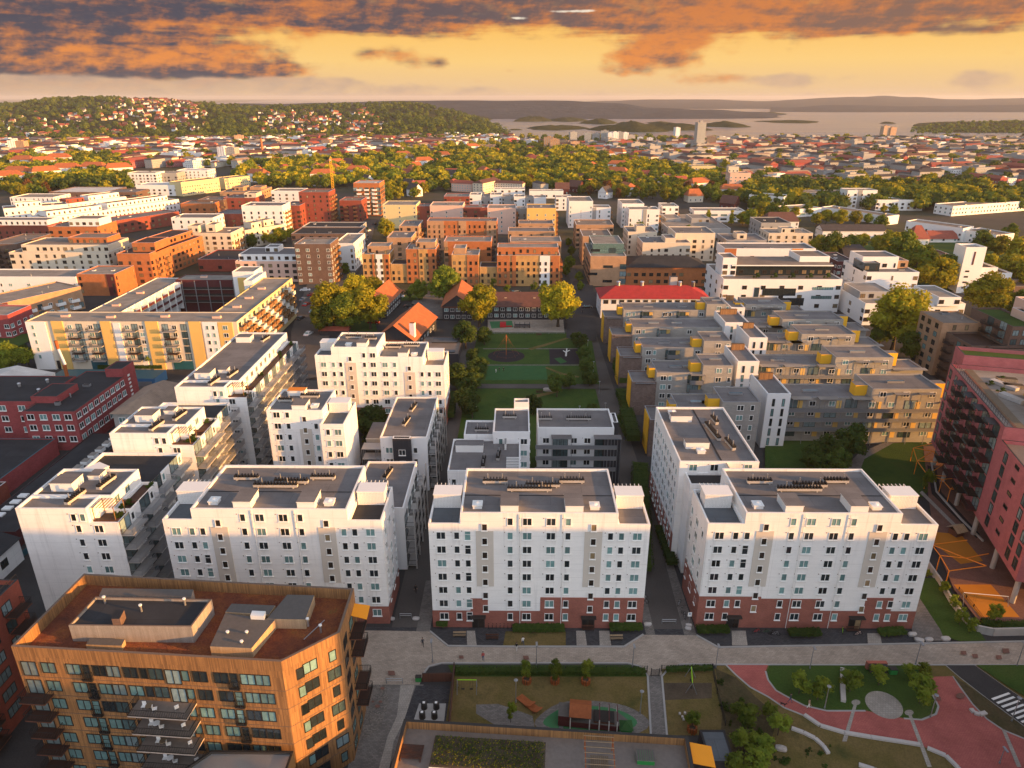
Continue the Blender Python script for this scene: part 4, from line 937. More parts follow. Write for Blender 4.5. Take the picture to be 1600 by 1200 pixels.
# long white block running back from the right front block
b = Bld('apartment_block', 'long white block seen end on, with windows down its left side', 'apartment block', 30.6, 119.2, near=True)
b.block(0, 15, 0, 25.5, 22.2, 'white_render', 'roof_grey', .45); b.block(1.2, 15, -4.4, 0, 19.8, 'white_render', 'roof_dark', .4)
for f in range(7):
    z = Z0+FP*f
    for v, t in ((2, 'S'), (4.4, 'S'), (7, 'D'), (10, 'S'), (12.4, 'D'), (15, 'S'), (17.5, 'S'), (20, 'D'), (23.2, 'S')): b.win('L', -.006 if f > 1 else -.075, v, z, t)
m = MB(); m.box(-.07, 0, -.3, -.003, 25.5, 6.0, 'brick_red'); b.part('brick_base', m)
b.win('F', -.006, 2.6, 20.9, 'D'); b.win('F', -.006, 6.6, 20.9, 'D'); b.win('F', -.006, 13, 20.9, 'D')
b.rbox(2.0, 6.4, 18.5, 20.6, 21.75, 23.0); b.rbox(2.4, 7.0, 6.0, 8.0, 21.75, 23.0); link('roof_hatch', HATCH, b.root, (3.0, 22.5, 21.75)); link('roof_hatch', HATCH, b.root, (5.0, 4.6, 21.75))
for u, v, n in ((11.2, 18.5, 6), (9.4, 13.0, 14), (11.4, 7.2, 8)): link('ventilation_row', LV[n], b.root, (u, v, 21.75), R(96))
m = MB(); m.box(8.0, .3, 21.76, 8.3, 25, 21.82, 'roof_dark'); b.part('roof_seam', m)
m = MB(); m.box(8.6, -4.2, 19.4, 8.9, .1, 21.9, 'white_boards'); b.part('party_wall', m); b.done()
# ------------------------------------------------------------------ timber clad block in the lower left corner
def wpt(b, p, q, s, z, typ, off=.006):
    d = Vector(q)-Vector(p); d.normalize(); nrm = Vector((d.y, -d.x)); o = Vector(p)+d*s+nrm*off
    b.wins.append((typ, (o.x, o.y, z), math.atan2(d.y, d.x)))
def bpt(b, p, q, s, z, key):
    d = Vector(q)-Vector(p); d.normalize(); o = Vector(p)+d*s+Vector((d.y, -d.x))*.012; B = BT[key]
    o_ = link('balcony', B['s'], b.root, (o.x, o.y, z), math.atan2(d.y, d.x)); link('railing', B['r'], o_); return o_
HT = 22.5
Aw, Bw, Cw, Dw, Ew = [Vector(P(*p, HT)) for p in ((17, 1010), (439, 1034), (531, 988), (553, 919), (131, 896))]
rzw = math.atan2(Bw.y-Aw.y, Bw.x-Aw.x)
def loc_w(v): d = Vector(v)-Aw; c, s = math.cos(-rzw), math.sin(-rzw); return (d.x*c-d.y*s, d.x*s+d.y*c)
A, B_, C, D, E_ = [loc_w(v) for v in (Aw, Bw, Cw, Dw, Ew)]
b = Bld('timber_block', 'golden timber clad block with red sedum roof, lower left corner', 'apartment block', Aw.x, Aw.y, rzw, near=True)
b.polyblock([A, B_, C, D, E_], HT, 'wood_gold', 'sedum', 1.7, 'trim_brown', 0, .35)
ZS = [HT-3.1-2.95*i for i in range(7)]
for k, z in enumerate(ZS):
    for u, t in ((7.5, 'dk2'), (9.1, 'dkd'), (10.9, 'dk2'), (12.6, 'dk2p'), (14.9, 'dk2'), (16.6, 'dk1'), (18.2, 'dk2p'), (20.4, 'frdoor'), (22.0, 'dk1'), (23.9, 'dk2'), (26.6, 'dk2'), (28.2, 'dkd'), (30.0, 'dk2'), (31.9, 'dk2')):
        if k == 0 and u < 4: continue
        wpt(b, A, B_, u+(.25 if k % 2 else 0), z-(.3 if t in ('dkd', 'frdoor') else 0), t)
        if t == 'dkd': bpt(b, A, B_, u+(.25 if k % 2 else 0), z-1.45, 'small')
    wpt(b, A, B_, 1.6, z-.3, 'frdoor'); wpt(b, A, B_, 4.2, z, 'dk2')
    bpt(b, A, B_, 1.9, z-1.5, 'big') if False else None
    if k: bpt(b, A, B_, 18.9, z-1.5+2.95*0, 'big'); bpt(b, A, B_, 2.0, z-1.5, 'dark')
    L = (Vector(C)-Vector(B_)).length
    wpt(b, B_, C, L*.27, z, 'dk1'); wpt(b, B_, C, L*.44, z+.25, 'dk2'); wpt(b, B_, C, L*.83, z+.1, 'dk2p' if k % 2 else 'dk1')
    for s in (1.8, 5.4): wpt(b, C, D, s, z, 'dk2')
    if k in (0, 1, 3, 4): bpt(b, C, D, 5.6, z-1.5, 'pinkb' if False else 'dark')
    if k < 6:
        m = MB(); pl = [A, B_, C, D, E_]
        for i in range(4):
            p, q = Vector(pl[i]), Vector(pl[i+1]); d = (q-p).normalized(); nn = Vector((d.y, -d.x)); m.prism([tuple(p+nn*.004), tuple(p+nn*.035), tuple(q+nn*.035), tuple(q+nn*.004)][::1], z-1.62, z-1.55, 'trim_brown')
        b.part('cladding_joint', m)
# plant rooms on its roof
def roofpoly(pts, z, z0, wall, top, name, trim=None, par=.4):
    q = [loc_w(P(*p, z)) for p in pts]; a = sum(q[i][0]*q[(i+1) % len(q)][1]-q[(i+1) % len(q)][0]*q[i][1] for i in range(len(q)))
    if a < 0: q = q[::-1]
    m = MB()
    if trim: inn = m.shell(q, z0, z, par, wall, trim, .22); m.poly([(x, y, z-par+.004) for x, y in inn], top)
    else: m.prism(q, z0, z, wall, top, False)
    return b.part(name, m)
zr = HT-1.7
roofpoly([(107, 977), (299, 979), (331, 936), (149, 932)], zr+2.6, zr, 'wood_grey', 'roof_dark', 'plant_room', 'trim_brown', .35)
roofpoly([(155, 930), (299, 932), (302, 921), (160, 919)], zr+1.9, zr, 'wood_grey', 'wood_grey', 'duct_housing')
roofpoly([(328, 1010), (393, 1013), (430, 968), (352, 958)], zr+1.5, zr, 'wood_light', 'wood_grey', 'duct_housing'); roofpoly([(417, 967), (477, 968), (491, 930), (449, 929)], zr+1.55, zr, 'wood_light', 'wood_grey', 'duct_housing')
roofpoly([(352, 956), (420, 960), (430, 946), (362, 943)], zr+1.46, zr, 'wood_light', 'wood_grey', 'duct_housing'); roofpoly([(134, 1007), (190, 1009), (195, 999), (141, 997)], zr+.8, zr, 'wood_light', 'wood_grey', 'duct_housing')
roofpoly([(174, 967), (187, 967), (194, 953), (179, 952)], zr+3.6, zr+2.3, 'brick_brown', 'dark_metal', 'chimney'); roofpoly([(391, 962), (412, 963), (415, 955), (394, 954)], zr+2.1, zr+1.51, 'white_paint', 'lamp_white', 'skylight')
for px, py in ((165, 945), (222, 958), (290, 948), (355, 985), (385, 985), (377, 1000), (480, 965), (500, 975)):
    p = loc_w(P(px, py, zr+2)); m = MB(); m.tube((0, 0, -.6), (0, 0, .55), .13, 'steel', 8); m.tube((0, 0, .55), (0, 0, .7), .22, 'lamp_white', 8); b.part('vent_pipe', m, (p[0], p[1], zr+1.2 if px > 340 else zr+2.7))
p = loc_w(P(150, 945, zr+2)); m = MB()
q0, q1 = loc_w(P(475, 1000, zr+.1)), loc_w(P(507, 970, zr+.1)); m.tube((*q0, zr+.2), (*q1, zr+.2), .06, 'steel', 6); b.part('lightning_rail', m)
q = Vector(D)+(Vector(C)-Vector(D))*.35; m = MB(); m.prism([(0, 0), (2.2, -.2), (2.2, 2.6), (0, 2.5)], 0, .1, 'orange_cloth'); o = b.part('awning', m, (q.x+.05, q.y, HT-2.2)); o.rotation_euler = (0, R(14), R(6))
b.done()
def on_balcony(u, v, z):
    c, sn = math.cos(rzw), math.sin(rzw); return (Aw.x+u*c-v*sn, Aw.y+u*sn+v*c, z)
for k in range(1, 6):
    z = ZS[k]-1.5; o = thing('garden_table', 'small round table on a deep balcony of the timber block', 'table', on_balcony(17.0+k*.35, -1.4, z), 0, 'tables on the timber block balconies'); m = MB(); m.tube((0, 0, .68), (0, 0, .73), .45, 'wood_light' if k % 2 else 'trim_white', 12); link('table_top', m.mesh('table_top'), o); m = MB(); m.tube((0, 0, 0), (0, 0, .68), .05, 'dark_metal', 6); link('leg', m.mesh('leg'), o)
    for q, (du, dv) in enumerate(((-.8, .1), (.8, -.2), (3.4, .2))):
        o = thing('garden_chair', 'pale chair on a deep balcony of the timber block', 'chair', on_balcony(17.0+k*.35+du, -1.4+dv, z), q*1.9, 'chairs on the timber block balconies'); m = MB(); m.box(-.25, -.25, .4, .25, .25, .46, 'trim_white'); link('seat', m.mesh('seat'), o); m = MB(); m.box(-.25, .2, .464, .25, .26, .95, 'trim_white'); link('backrest', m.mesh('backrest'), o); m = MB(); [m.box(a-.02, c-.02, 0, a+.02, c+.02, .4, 'grey_metal') for a in (-.22, .22) for c in (-.22, .22)]; link('leg_frame', m.mesh('leg_frame'), o)
# ------------------------------------------------------------------ dark red block cut by the left edge
x, y = P(28, 905, 20)
b = Bld('apartment_block', 'dark red block with black framed windows, cut by the left edge beside the timber block', 'apartment block', x-20, y-34, near=True)
b.block(0, 20, 0, 34, 20, 'brick_crimson', 'roof_dark', .8, 'trim_dark')
for f in range(6):
    z = 17.6-2.95*f
    for v in (30.5, 26.5, 22.5, 18, 14, 10): b.win('R', 20.006, v, z, 'dk2p' if (v*2) % 3 < 2 else 'dk3')
    for v in (31.5, 21, 11): b.balcony('R', 20.01, v, z-1.2, 'dark')
m = MB()
for zz in (19.9, 20.5, 20.9): m.tube((19.9, 0, zz), (19.9, 34, zz), .04, 'dark_metal', 5)
for v in range(0, 35, 2): m.tube((19.9, v, 19.9), (19.9, v, 20.9), .04, 'dark_metal', 5)
b.part('roof_railing', m); b.done()
# low building with metal roof under the timber block
x, y = P(330, 1172, 9); x2, y2 = P(470, 1176, 9)
b = Bld('annex_building', 'low annex with pale ribbed roof, below the timber block', 'building', x-3, y-16, near=True)
b.polyblock([(0, 0), (x2-x+2, 0), (x2-x+2, 16), (3, 16), (0, 12.5)], 9, 'trim_dark', 'steel', .35, 'dark_metal'); b.block(x2-x+2, x2-x+8, 0, 15, 6.8, 'wood_brown', 'deck', .5, 'trim_dark'); b.done()
# ------------------------------------------------------------------ roof terrace along the bottom edge
HB = 7.6
x, y = P(631, 1123, HB); x2, y2 = P(1075, 1150, HB); rzb = math.atan2(y2-y, x2-x); wb = math.hypot(x2-x, y2-y)
b = Bld('terrace_building', 'building with planked roof terrace and planting bed, cut by the bottom edge', 'apartment block', x, y, rzb, near=True)
b.block(0, wb, -30, 0, HB, 'wood_gold', 'deck', 1.25, 'trim_dark', 0, .45)
b.auto('B', .006, 2, wb-2, 1, 6.6, ['dk2', 'dk1'], 4, 2.95)
m = MB()
for i in range(14): m.box(.4+i*.1, -3.2-i*.0, HB-1.2, .5, -9, HB-1.19, 'wood_grey') if False else None
cx0, cx1 = 4.6, 19.4
m.box(cx0, -6.6, HB-1.246, cx1, -1.75, HB-.7, 'trim_white', 'soil'); m.box(cx0+.14, -6.46, HB-.699, cx1-.14, -1.89, HB-.66, 'soil'); b.part('planter', m)
m = MB(); r_ = random.Random(5)
for i in range(3600):
    px, py = r_.uniform(cx0+.2, cx1-.2), r_.uniform(-6.4, -1.95); hh = .25+.35*(math.sin(px*4.2)*math.sin(py*4.6)*.5+.5); c = Vector((px, py, HB-.68+hh*r_.uniform(.3, 1)))
    nn = Vector((r_.uniform(-1, 1), r_.uniform(-1, 1), r_.uniform(.1, 1))).normalized(); t1 = nn.orthogonal().normalized(); t2 = nn.cross(t1); wz = r_.uniform(.06, .15); g = 'leaf_yellow' if r_.random() < .3 else 'leaf_hedge'
    m.poly([c-t1*wz, c-t2*wz*.6, c+t1*wz, c+t2*wz*.6], g)
o = b.part('planting', m); o['kind'] = 'stuff'
m = MB()
for i in range(10): m.box(.5, -3.4-i*.22, HB-.9, 3.4, -3.25-i*.22, HB-.85, 'wood_brown')
for u in (.6, 3.2): m.box(u, -5.6, HB-1.25, u+.1, -3.2, HB-.905, 'wood_brown')
b.part('slatted_bench', m)
m = MB()
for u in (24.4, 28.0):
    for v in (-2.0, -6.5): m.box(u, v, HB-1.25, u+.12, v+.12, HB+1.0, 'rust_wood')
    m.box(u, -6.6, HB+1.0, u+.12, -1.8, HB+1.12, 'rust_wood')
for i in range(6): m.box(24.3, -2.0-i*.85, HB+1.125, 28.2, -1.9-i*.85, HB+1.2, 'wood_light')
b.part('pergola', m)
m = MB()
for i in range(9): m.box(25.2+i*.26, -6.4, HB-.85, 25.38+i*.26, -3.2, HB-.8, 'wood_light')
for u in (25.3, 27.3): m.box(u, -6.2, HB-1.25, u+.1, -3.4, HB-.855, 'wood_brown')
b.part('slatted_table', m)
m = MB()
m.box(31.2, -3.8, HB-1.25, 33.4, -2.2, HB-.5, 'green_paint')
for i in range(8): m.box(31.1+i*.3, -3.9, HB-.49, 31.34+i*.3, -2.1, HB-.43, 'wood_grey')
b.part('storage_box', m)
m = MB(); m.box(wb+.01, -3.6, HB-3.2, wb+3, -.4, HB-3.05, 'trim_dark'); m.box(wb+2.95, -3.6, HB-3.05, wb+3.0, -.4, HB-2, 'dark_metal'); b.part('balcony', m)
m = MB(); m.prism([(0, 0), (2.9, 0), (2.9, 3.2), (0, 3.2)], 0, .1, 'orange_cloth'); o = b.part('awning', m, (wb+.15, -3.7, HB-.6)); o.rotation_euler = (0, R(10), 0)
b.done()
# dark garden shed at the corner of the playground
x, y = P(1093, 1140, 3); x2, y2 = P(1145, 1192, 3); x3, _ = P(1132, 1139, 3)
b = Bld('shed', 'black flat roofed shed between playground lawn and scrub slope', 'shed', x, y2); b.block(0, x3-x, 0, y-y2, 3, 'timber_dark', 'roof_blue', .1, 'dark_metal'); b.done()
# ------------------------------------------------------------------ pink block on stilts
rzp = -math.atan2(14.6, 55.3)
b = Bld('apartment_block', 'deep pink block on concrete stilts with dark red balconies, by the right edge', 'apartment block', 88.7, 105.0, rzp, near=True)
b.block(0, 26, 0, 20.5, 24.3, 'brick_pink', 'deck', .7, 'trim_dark', 6.2); b.block(0, 26, 20.5, 57, 27.0, 'brick_pink', 'roof_light', 1.0, 'trim_dark', 6.2); b.block(2.5, 26, 57, 64, 29.4, 'brick_pink', 'lawn', .9, 'trim_dark', 6.2)
m = MB(); m.poly([(0, 0, 6.2), (0, 57, 6.2), (26, 57, 6.2), (26, 0, 6.2)], 'concrete'); m.box(0.02, 0.02, 6.0, 26, 57, 6.19, 'brick_pink'); b.part('soffit', m)
m = MB(); m.box(12, 6, 0, 26, 55, 6.0, 'timber_dark'); b.part('ground_floor', m)
for u, v in ((1.2, 1.4), (1.2, 12), (1.2, 24), (1.2, 36), (1.2, 47), (1.4, 55.6), (8, 8), (8, 24), (8, 40), (8, 55)):
    m = MB(); m.tube((u, v, 0), (u, v, 6.05), .45, 'concrete', 14); b.part('column', m)
for f in range(7):
    z = 8.3+2.78*f
    if z > 27: break
    if f < 6: 
        b.win('L', -.006, 16.6, z, 'pinkw'); b.win('L', -.006, 5.4, z, 'pinkw'); b.win('L', -.006, 1.9, z+.2, 'pinkw')
        b.win('L', -.006, 11.2, z+.8, 'pinks')
    for v in (55.2, 51.0, 48.0): b.win('L', -.006, v, z, 'pinkw')
    if f == 6:
        b.win('L', -.006, 29, z, 'pinkw')
    for v in (44.5, 37.5, 30.5, 23.9): b.win('L', -.006, v, z, 'curtain')
    for i, v in enumerate((45.5, 38.5, 31.5, 24.5)):
        if (f == 6 and i in (1, 3)): b.balcony('L', -.012, v, z-1.25, 'darkroof')
        else: b.balcony('L', -.012, v+(.8 if f % 2 else 0), z-1.25, 'pinkb' if (i+f) % 2 else 'darkroof')
    for u in (4, 9.5, 15, 21): b.win('F', -.006, u, z, 'pinkw') if z < 23 else None
m = MB()
for i in range(28): m.tube((.5, 21+i*1.3, 26.9), (.5, 21+i*1.3, 28.0), .035, 'dark_metal', 5)
m.tube((.5, 21, 28), (.5, 56.5, 28), .04, 'dark_metal', 5); m.tube((.5, 21, 27.5), (.5, 56.5, 27.5), .03, 'dark_metal', 5); b.part('roof_railing', m)
m = MB(); m.box(2.6, 22, 26.05, 4.2, 55, 26.6, 'wood_light'); b.part('deck_bench', m)
b.rbox(9.5, 17, 24, 38, 26.0, 30.0, 'yellow_panel', 'roof_dark', 'stairwell_box'); b.rbox(10.5, 15, 38, 42, 26.0, 31.0, 'yellow_panel', 'roof_dark', 'stairwell_box')
for v in (46, 50): m = MB(); m.box(8, v, 26.05, 12, v+1.6, 26.7, 'wood_light', 'soil'); b.part('planter', m); 
for u, v in ((5.5, 47), (6.5, 43), (9, 51)):
    o = link('planter_shrub', TREES['bush'][0][0], b.root, (u, v, 26.1)); o.scale = (.9, .9, .6)
m = MB(); m.prism([(5, 40), (8, 36), (9.2, 36.6), (6.4, 41.2)], 26.05, 26.9, 'white_stone'); m.prism([(6, 49), (9.6, 44), (10.6, 44.8), (7.2, 49.8)], 26.05, 26.7, 'white_stone'); b.part('roof_seat', m)
b.done()
# ------------------------------------------------------------------ brown and pale pink blocks behind it
b = Bld('apartment_block', 'brown brick block with orange lit end and black balconies, behind the pink block', 'apartment block', 137.6, 205, near=True)
b.block(0, 12.6, 17, 31, 18.2, 'brick_tan', 'roof_warm', .4, 'trim_brown'); b.block(1.8, 12.6, 3, 17, 15.2, 'brick_brown', 'wood_brown', .6, 'trim_dark')
b.block(6.4, 20, 0, 3, 15.2, 'brick_brown', 'wood_brown', .6, 'trim_dark'); b.block(12.6, 22, 3, 24, 21.4, 'brick_brown', 'lawn', .6, 'trim_dark')
for f in range(6):
    z = 1.9+2.9*f
    for v in (20, 24.5, 28.5): b.win('L', -.006, v, z, 'dk2')
    if f < 5:
        for v in (6, 9.5): b.win('L', 1.794, v, z, 'dk2')
        b.balcony('L', 1.79, 13.5, z-1.2, 'dark')
    for u in (14, 17): b.win('F', 2.994, u, z+2.9, 'dk2p') if f > 3 else None
for u in (4, 8): b.win('F', 16.994, u, 16.6, 'n1')
for f in range(3, 7):
    b.balcony('L', 12.59, 8, 3+2.7*f, 'dark'); b.balcony('L', 12.59, 14, 2.6+2.7*f, 'dark'); b.win('L', 12.594, 7, 4.2+2.7*f, 'curtain'); b.win('L', 12.594, 13.2, 3.9+2.7*f, 'curtain')
b.clutter(1, 11, 18, 30, 17.8, 2); b.done()
b = Bld('apartment_block', 'pale pink stair tower block with brown wing, at the right edge', 'apartment block', 158.5, 196, near=True)
b.block(0, 8, 8, 26, 23.5, 'pink_pale', 'roof_dark', .5, 'trim_white'); b.block(3, 22, 14, 30, 26, 'pink_pale', 'roof_dark', .5); b.block(8, 22, -4, 14, 20.5, 'brick_brown', 'wood_brown', .6, 'trim_dark')
m = MB(); m.box(3.6, 7.95, 0, 5.6, 7.996, 23, 'brick_mauve'); b.part('wall_stripe', m)
for f in range(6):
    z = 3+2.9*f; b.win('L', 7.994, -1, z, 'dk2'); b.win('L', 7.994, 8, z, 'dk2'); b.balcony('L', 7.99, 3.6, z-1.2, 'dark'); b.win('F', -4.006, 11, z, 'dk2'); b.win('F', -4.006, 16, z, 'dk2')
b.done()
# ------------------------------------------------------------------ grey terraced rows with yellow boxes
def shed_canopy(b, u0, u1, y, z, dep=1.7, mat='grey_metal'):
    m = MB(); m.box(u0, y-dep, z, u1, y-.02, z+.1, mat, 'roof_light')
    for u in (u0, u1-.1): m.box(u, y-dep, z-2.6, u+.1, y-dep+.1, z, mat)
    b.part('canopy', m)
def row_left(label, pyf, px0, px1, h=13.0, rw=9.5, pyb=None, raised=True):
    x0, y0 = P(px0, pyf, h); x1, _ = P(px1, pyf, h); X = x0-6.2; L = x1-X
    b = Bld('terraced_row', label, 'terraced row', X, y0, near=True)
    b.block(0, 7.0, -.6, 8.4, h-2.6, 'brick_mauve', 'roof_grey', .35, 'grey_metal'); b.block(7.0, L-(rw if raised else 0), 0, 10.6, h, 'grey_blocks', 'roof_grey', .35, 'grey_metal')
    if raised: b.block(L-rw, L, -.8, 9.4, h+2.5, 'grey_blocks', 'roof_grey', .3, 'grey_metal')
    m = MB(); m.box(-.22, .6, .2, -.004, 6.6, h-2.7, 'yellow_panel'); b.part('yellow_side_panel', m)
    m = MB(); m.box(5.2, 2.6, h-2.6, 6.98, 6, h+.35, 'yellow_panel', 'roof_grey'); b.part('yellow_box', m)
    if raised: m = MB(); m.box(L-rw-3.0, 1.6, h-.35, L-rw-.02, 4.6, h+2.4, 'yellow_panel', 'roof_grey'); b.part('yellow_box', m)
    m = MB(); m.box(1.0, -1.2, h-3.0, 6.6, -.61, h-2.9, 'grey_metal'); b.part('canopy', m)
    n = max(2, int((L-rw-8)/5.2))
    for f in range(5):
        z = h-1.7-2.75*f
        if z < 1: break
        for i in range(n):
            u = 9+(L-rw-10.5)*i/max(1, n-1)
            if i % 2 == 0:
                b.win('F', -.006, u, z, 'm2'); b.win('F', -.006, u+1.9, z, 'm1') if u+2.6 < L-rw else None
            else:
                b.win('F', -.006, u-.8, z-.35, 'curtain'); m = MB(); m.box(u+.9, -.04, z-1.4, u+2.1, -.005, z+.8, 'yellow_render'); b.part('coloured_panel', m)
                b.balcony('F', -.012, u, z-1.3, 'grey')
        if raised:
            b.win('F', -.806, L-rw+4.6, z+2.6, 'm2'); b.win('F', -.806, L-rw+7.6, z+2.6, 'm1')
    if True:
        for i in range(1, n, 2):
            u = 9+(L-rw-10.5)*i/max(1, n-1); shed_canopy(b, u-1.9, u+2.2, 0, h-.35)
    for i in range(2):
        u = 10+(L-rw-12)*(.2+.5*i); m = MB(); m.box(u, 4.6, h-.3, u+3.6, 5.3, h+.25, 'steel', 'glass_pale'); b.part('roof_light_strip', m)
    if raised: m = MB(); m.box(L-rw+3, 4.2, h+2.25, L-rw+6.4, 4.9, h+2.75, 'steel', 'glass_pale'); b.part('roof_light_strip', m)
    return b.done()
row_left('grey terrace with brown end wall, partly hidden by the long white block', 640, 1055, 1185, pyb=608)
row_left('grey terrace with yellow boxes, second from the long white block', 582, 1022, 1143, rw=8.5)
row_left('grey terrace with yellow boxes, third from the long white block', 543, 1000, 1140, rw=8.5)
row_left('grey terrace without raised end, second from the bright red roof', 511, 985, 1128, raised=False)
row_left('grey terrace with lit cream top floor, directly below the bright red roof', 484, 971, 1132, rw=7)
def row_right(label, pyf, pxw0, pxw1, pxr0, pxr1, h=13.2, hr=15.9, nl=3, tail=6, mid=True):
    """white stair tower, low middle with canopies, raised right part between yellow boxes"""
    xr0, yr = P(pxr0, pyf, hr); xr1, _ = P(pxr1, pyf, hr); xw0, _ = P(pxw0, pyf, hr-.4); xw1, _ = P(pxw1, pyf, hr-.4)
    X = xw0; L = xr1-X; a = xr0-X; wt = max(5.2, xw1-xw0)
    b = Bld('terraced_row', label, 'terraced row', X, yr, near=True)
    b.block(0, wt, -3.2, 11.0, hr-.4, 'white_clean', 'roof_grey', .4, 'trim_white'); b.block(wt, a, 0, 9.5, h, 'grey_blocks', 'roof_grey', .35, 'grey_metal'); b.block(a, L, -.6, 10.2, hr, 'grey_blocks', 'roof_grey', .3, 'grey_metal')
    if tail: b.block(L, L+tail, .6, 9, h-1.2, 'grey_blocks', 'roof_grey', .35, 'grey_metal'); m = MB(); m.box(L+.2, -1.6, h-1.0, L+tail+.2, .55, h-.88, 'grey_metal', 'roof_light'); b.part('canopy', m)
    for z in [hr-2.9-2.8*f for f in range(5)]:
        if z < 1: break
        for u in (wt*.3, wt*.72): b.win('F', -3.206, u, z, 'slot')
    m = MB(); m.box(a-3.2, 2.0, h-.35, a-.02, 5, hr-.1, 'yellow_panel', 'roof_grey'); b.part('yellow_box', m)
    m = MB(); m.box(L+.02, 3.4, h-1.4, L+3.2, 6.0, hr-.1, 'yellow_panel', 'roof_grey'); b.part('yellow_box', m)
    m = MB(); m.box(1.2, 7.6, hr-.8, wt-1.2, 8.6, hr+1.1, 'wood_gold'); b.part('chimney', m)
    m = MB(); m.box(a+6, 4, hr-.28, a+10.5, 4.8, hr+.3, 'steel', 'glass_pale'); b.part('roof_light_strip', m)
    m = MB(); m.box(wt+6, 4, h-.3, wt+10, 4.7, h+.25, 'steel', 'glass_pale'); b.part('roof_light_strip', m)
    n = max(3, int((L-wt)/4.6))
    for f in range(5):
        z = h-1.8-2.75*f
        if z < 1.2: break
        if f: 
            m = MB(); m.box(wt+.3, -1.9, z+1.0, L-.3, -.61, z+1.13, 'concrete'); m.box(wt+.3, -1.95, z+1.13, L-.3, -1.9, z+2.1, 'grey_metal'); b.part('gallery', m)
        for i in range(n):
            u = wt+2.2+(L-wt-4.4)*i/(n-1); pl = -.006 if u < a-.8 else -.606
            b.win('F', pl, u, z, 'm2' if (i+f) % 3 else 'curtain')
            if (i+f) % 2 == 0 and abs(u+1.9-a) > 1: m = MB(); m.box(u+1.2, pl-.035, z-1.3, u+2.5, pl, z+.85, 'yellow_render'); b.part('coloured_panel', m)
    for i in range(int((L-wt)/4.6)+1): m = MB(); u = wt+.4+i*4.6; m.box(u, -1.93, 0, u+.12, -1.8, h-.4, 'grey_metal'); b.part('gallery_post', m)
    k = 0
    for u in (wt+1.2, wt+8.2, a-5.0): shed_canopy(b, u, u+5.2, 0, h+.15, 2.2)
    for u in (a+5.5, L-6): shed_canopy(b, u, u+3.8, -.6, hr-1.1, 1.6)
    for z in (hr-1.6,):
        for u in (a+3, a+9, L-2.2): b.win('F', -.606, u, z, 'm2')
    return b.done()
row_right('long grey terrace with lit balconies and white stair tower, nearest of the right rows', 606, 1192, 1228, 1362, 1470, nl=3)
row_right('long grey terrace with white stair tower, in shade behind the lit balconies', 557, 1147, 1180, 1305, 1395, tail=10)
row_right('grey terrace with lit raised floor, below the big lone tree', 521, 1165, 1193, 1252, 1336, tail=9)
row_right('grey terrace with white stair tower, two rows below the white studio building', 498, 1128, 1165, 1222, 1317, tail=9)
row_right('grey terrace in warm light, right below the white studio building', 475, 1137, 1158, 1165, 1228, h=13.0, hr=14.8, tail=8)
# ------------------------------------------------------------------ red works and sheds on the left
b = Bld('factory', 'red brick works with dark flat roof, left of the white balcony blocks', 'factory', -127.5, 165.2, near=True)
b.block(0, 13.5, 0, 29, 11.2, 'brick_factory', 'roof_dark', .15, 'dark_metal'); b.block(-34, 0, 5.5, 24, 11.6, 'brick_factory', 'roof_dark', .15, 'dark_metal'); b.block(-1, 6, 5.6, 15, 13.0, 'brick_factory', 'roof_dark', .15, 'dark_metal'); b.block(8.5, 13.52, 24.5, 31, 13.6, 'brick_factory', 'roof_dark', .15, 'dark_metal')
for z in (3.4, 6.6, 9.6):
    b.grid('F', -.006, [1.9, 5.2, 8.5, 11.6], [z], 'fac'); b.grid('R', 13.506, [1.6+i*2.7 for i in range(9)], [z], 'fac')
    b.grid('F', 5.494, [-30+i*5.2 for i in range(6)], [z], 'fac')
for i in range(8): m = MB(); m.box(13.53, 26.5, 2+i*1.2, 13.6, 27.6, 2.6+i*1.2, 'trim_white'); b.part('vent_panel', m)
for u, v in ((-24, 14), (-19, 17), (-15, 13), (-11, 16), (-5, 19), (-3, 12)): m = MB(); m.tube((0, 0, 0), (0, 0, .8), .35, 'steel', 8); m.ball((0, 0, .9), .5, 'steel', 8, 4, .6); b.part('roof_cowl', m, (u, v, 11.5))
b.clutter(1, 12, 3, 22, 11.1, 4); b.done()
b = Bld('workshop', 'low workshop with black roof, teal gutter and air units, below the red works', 'workshop', -149, 126, near=True)
b.block(0, 30, 14, 37, 4.6, 'brick_factory', 'roof_dark', .2, 'teal_metal'); b.block(0, 33, 0, 13.8, 5.2, 'brick_crimson', 'roof_dark', .2, 'white_stone')
for i, (u, v) in enumerate(((14, 17), (17, 11.2), (19, 9.5), (10, 9), (22, 3))):
    m = MB(); m.box(-2.2, -.9, .3, 2.2, .9, 1.5, 'trim_white'); [m.tube((q, 0, 1.5), (q, 0, 1.62), .6, 'dark_metal', 12) for q in (-1.1, 1.1)]
    for q in (-1.9, 1.8): m.box(q, -.9, 0, q+.12, .9, .3, 'grey_metal')
    b.part('air_unit', m, (u, v, 5.0 if v < 13 else 4.4))
m = MB(); m.box(-1.8, -1.8, 0, 1.8, 1.8, .1, 'lamp_white'); m.box(-.6, -.6, .103, .6, .6, .9, 'dark_metal'); b.part('roof_hatch', m, (25, 6, 5.0)); b.done()
b = Bld('workshop', 'narrow black roofed lane shed with skylights, beside the white balcony blocks', 'workshop', -112.5, 122, near=True)
b.block(0, 10, 0, 46, 3.8, 'dark_red', 'roof_dark', .15, 'dark_metal')
for i in range(5): m = MB(); m.box(1.5, 3+i*2.6, 3.66, 3.4, 4.4+i*2.6, 4.0, 'lamp_white'); b.part('skylight', m)
for i in range(7): m = MB(); m.box(7.0, 22+i*3.2, 3.66, 8.6, 24+i*3.2, 4.6, 'trim_white', 'roof_light'); b.part('air_unit', m)
b.done()
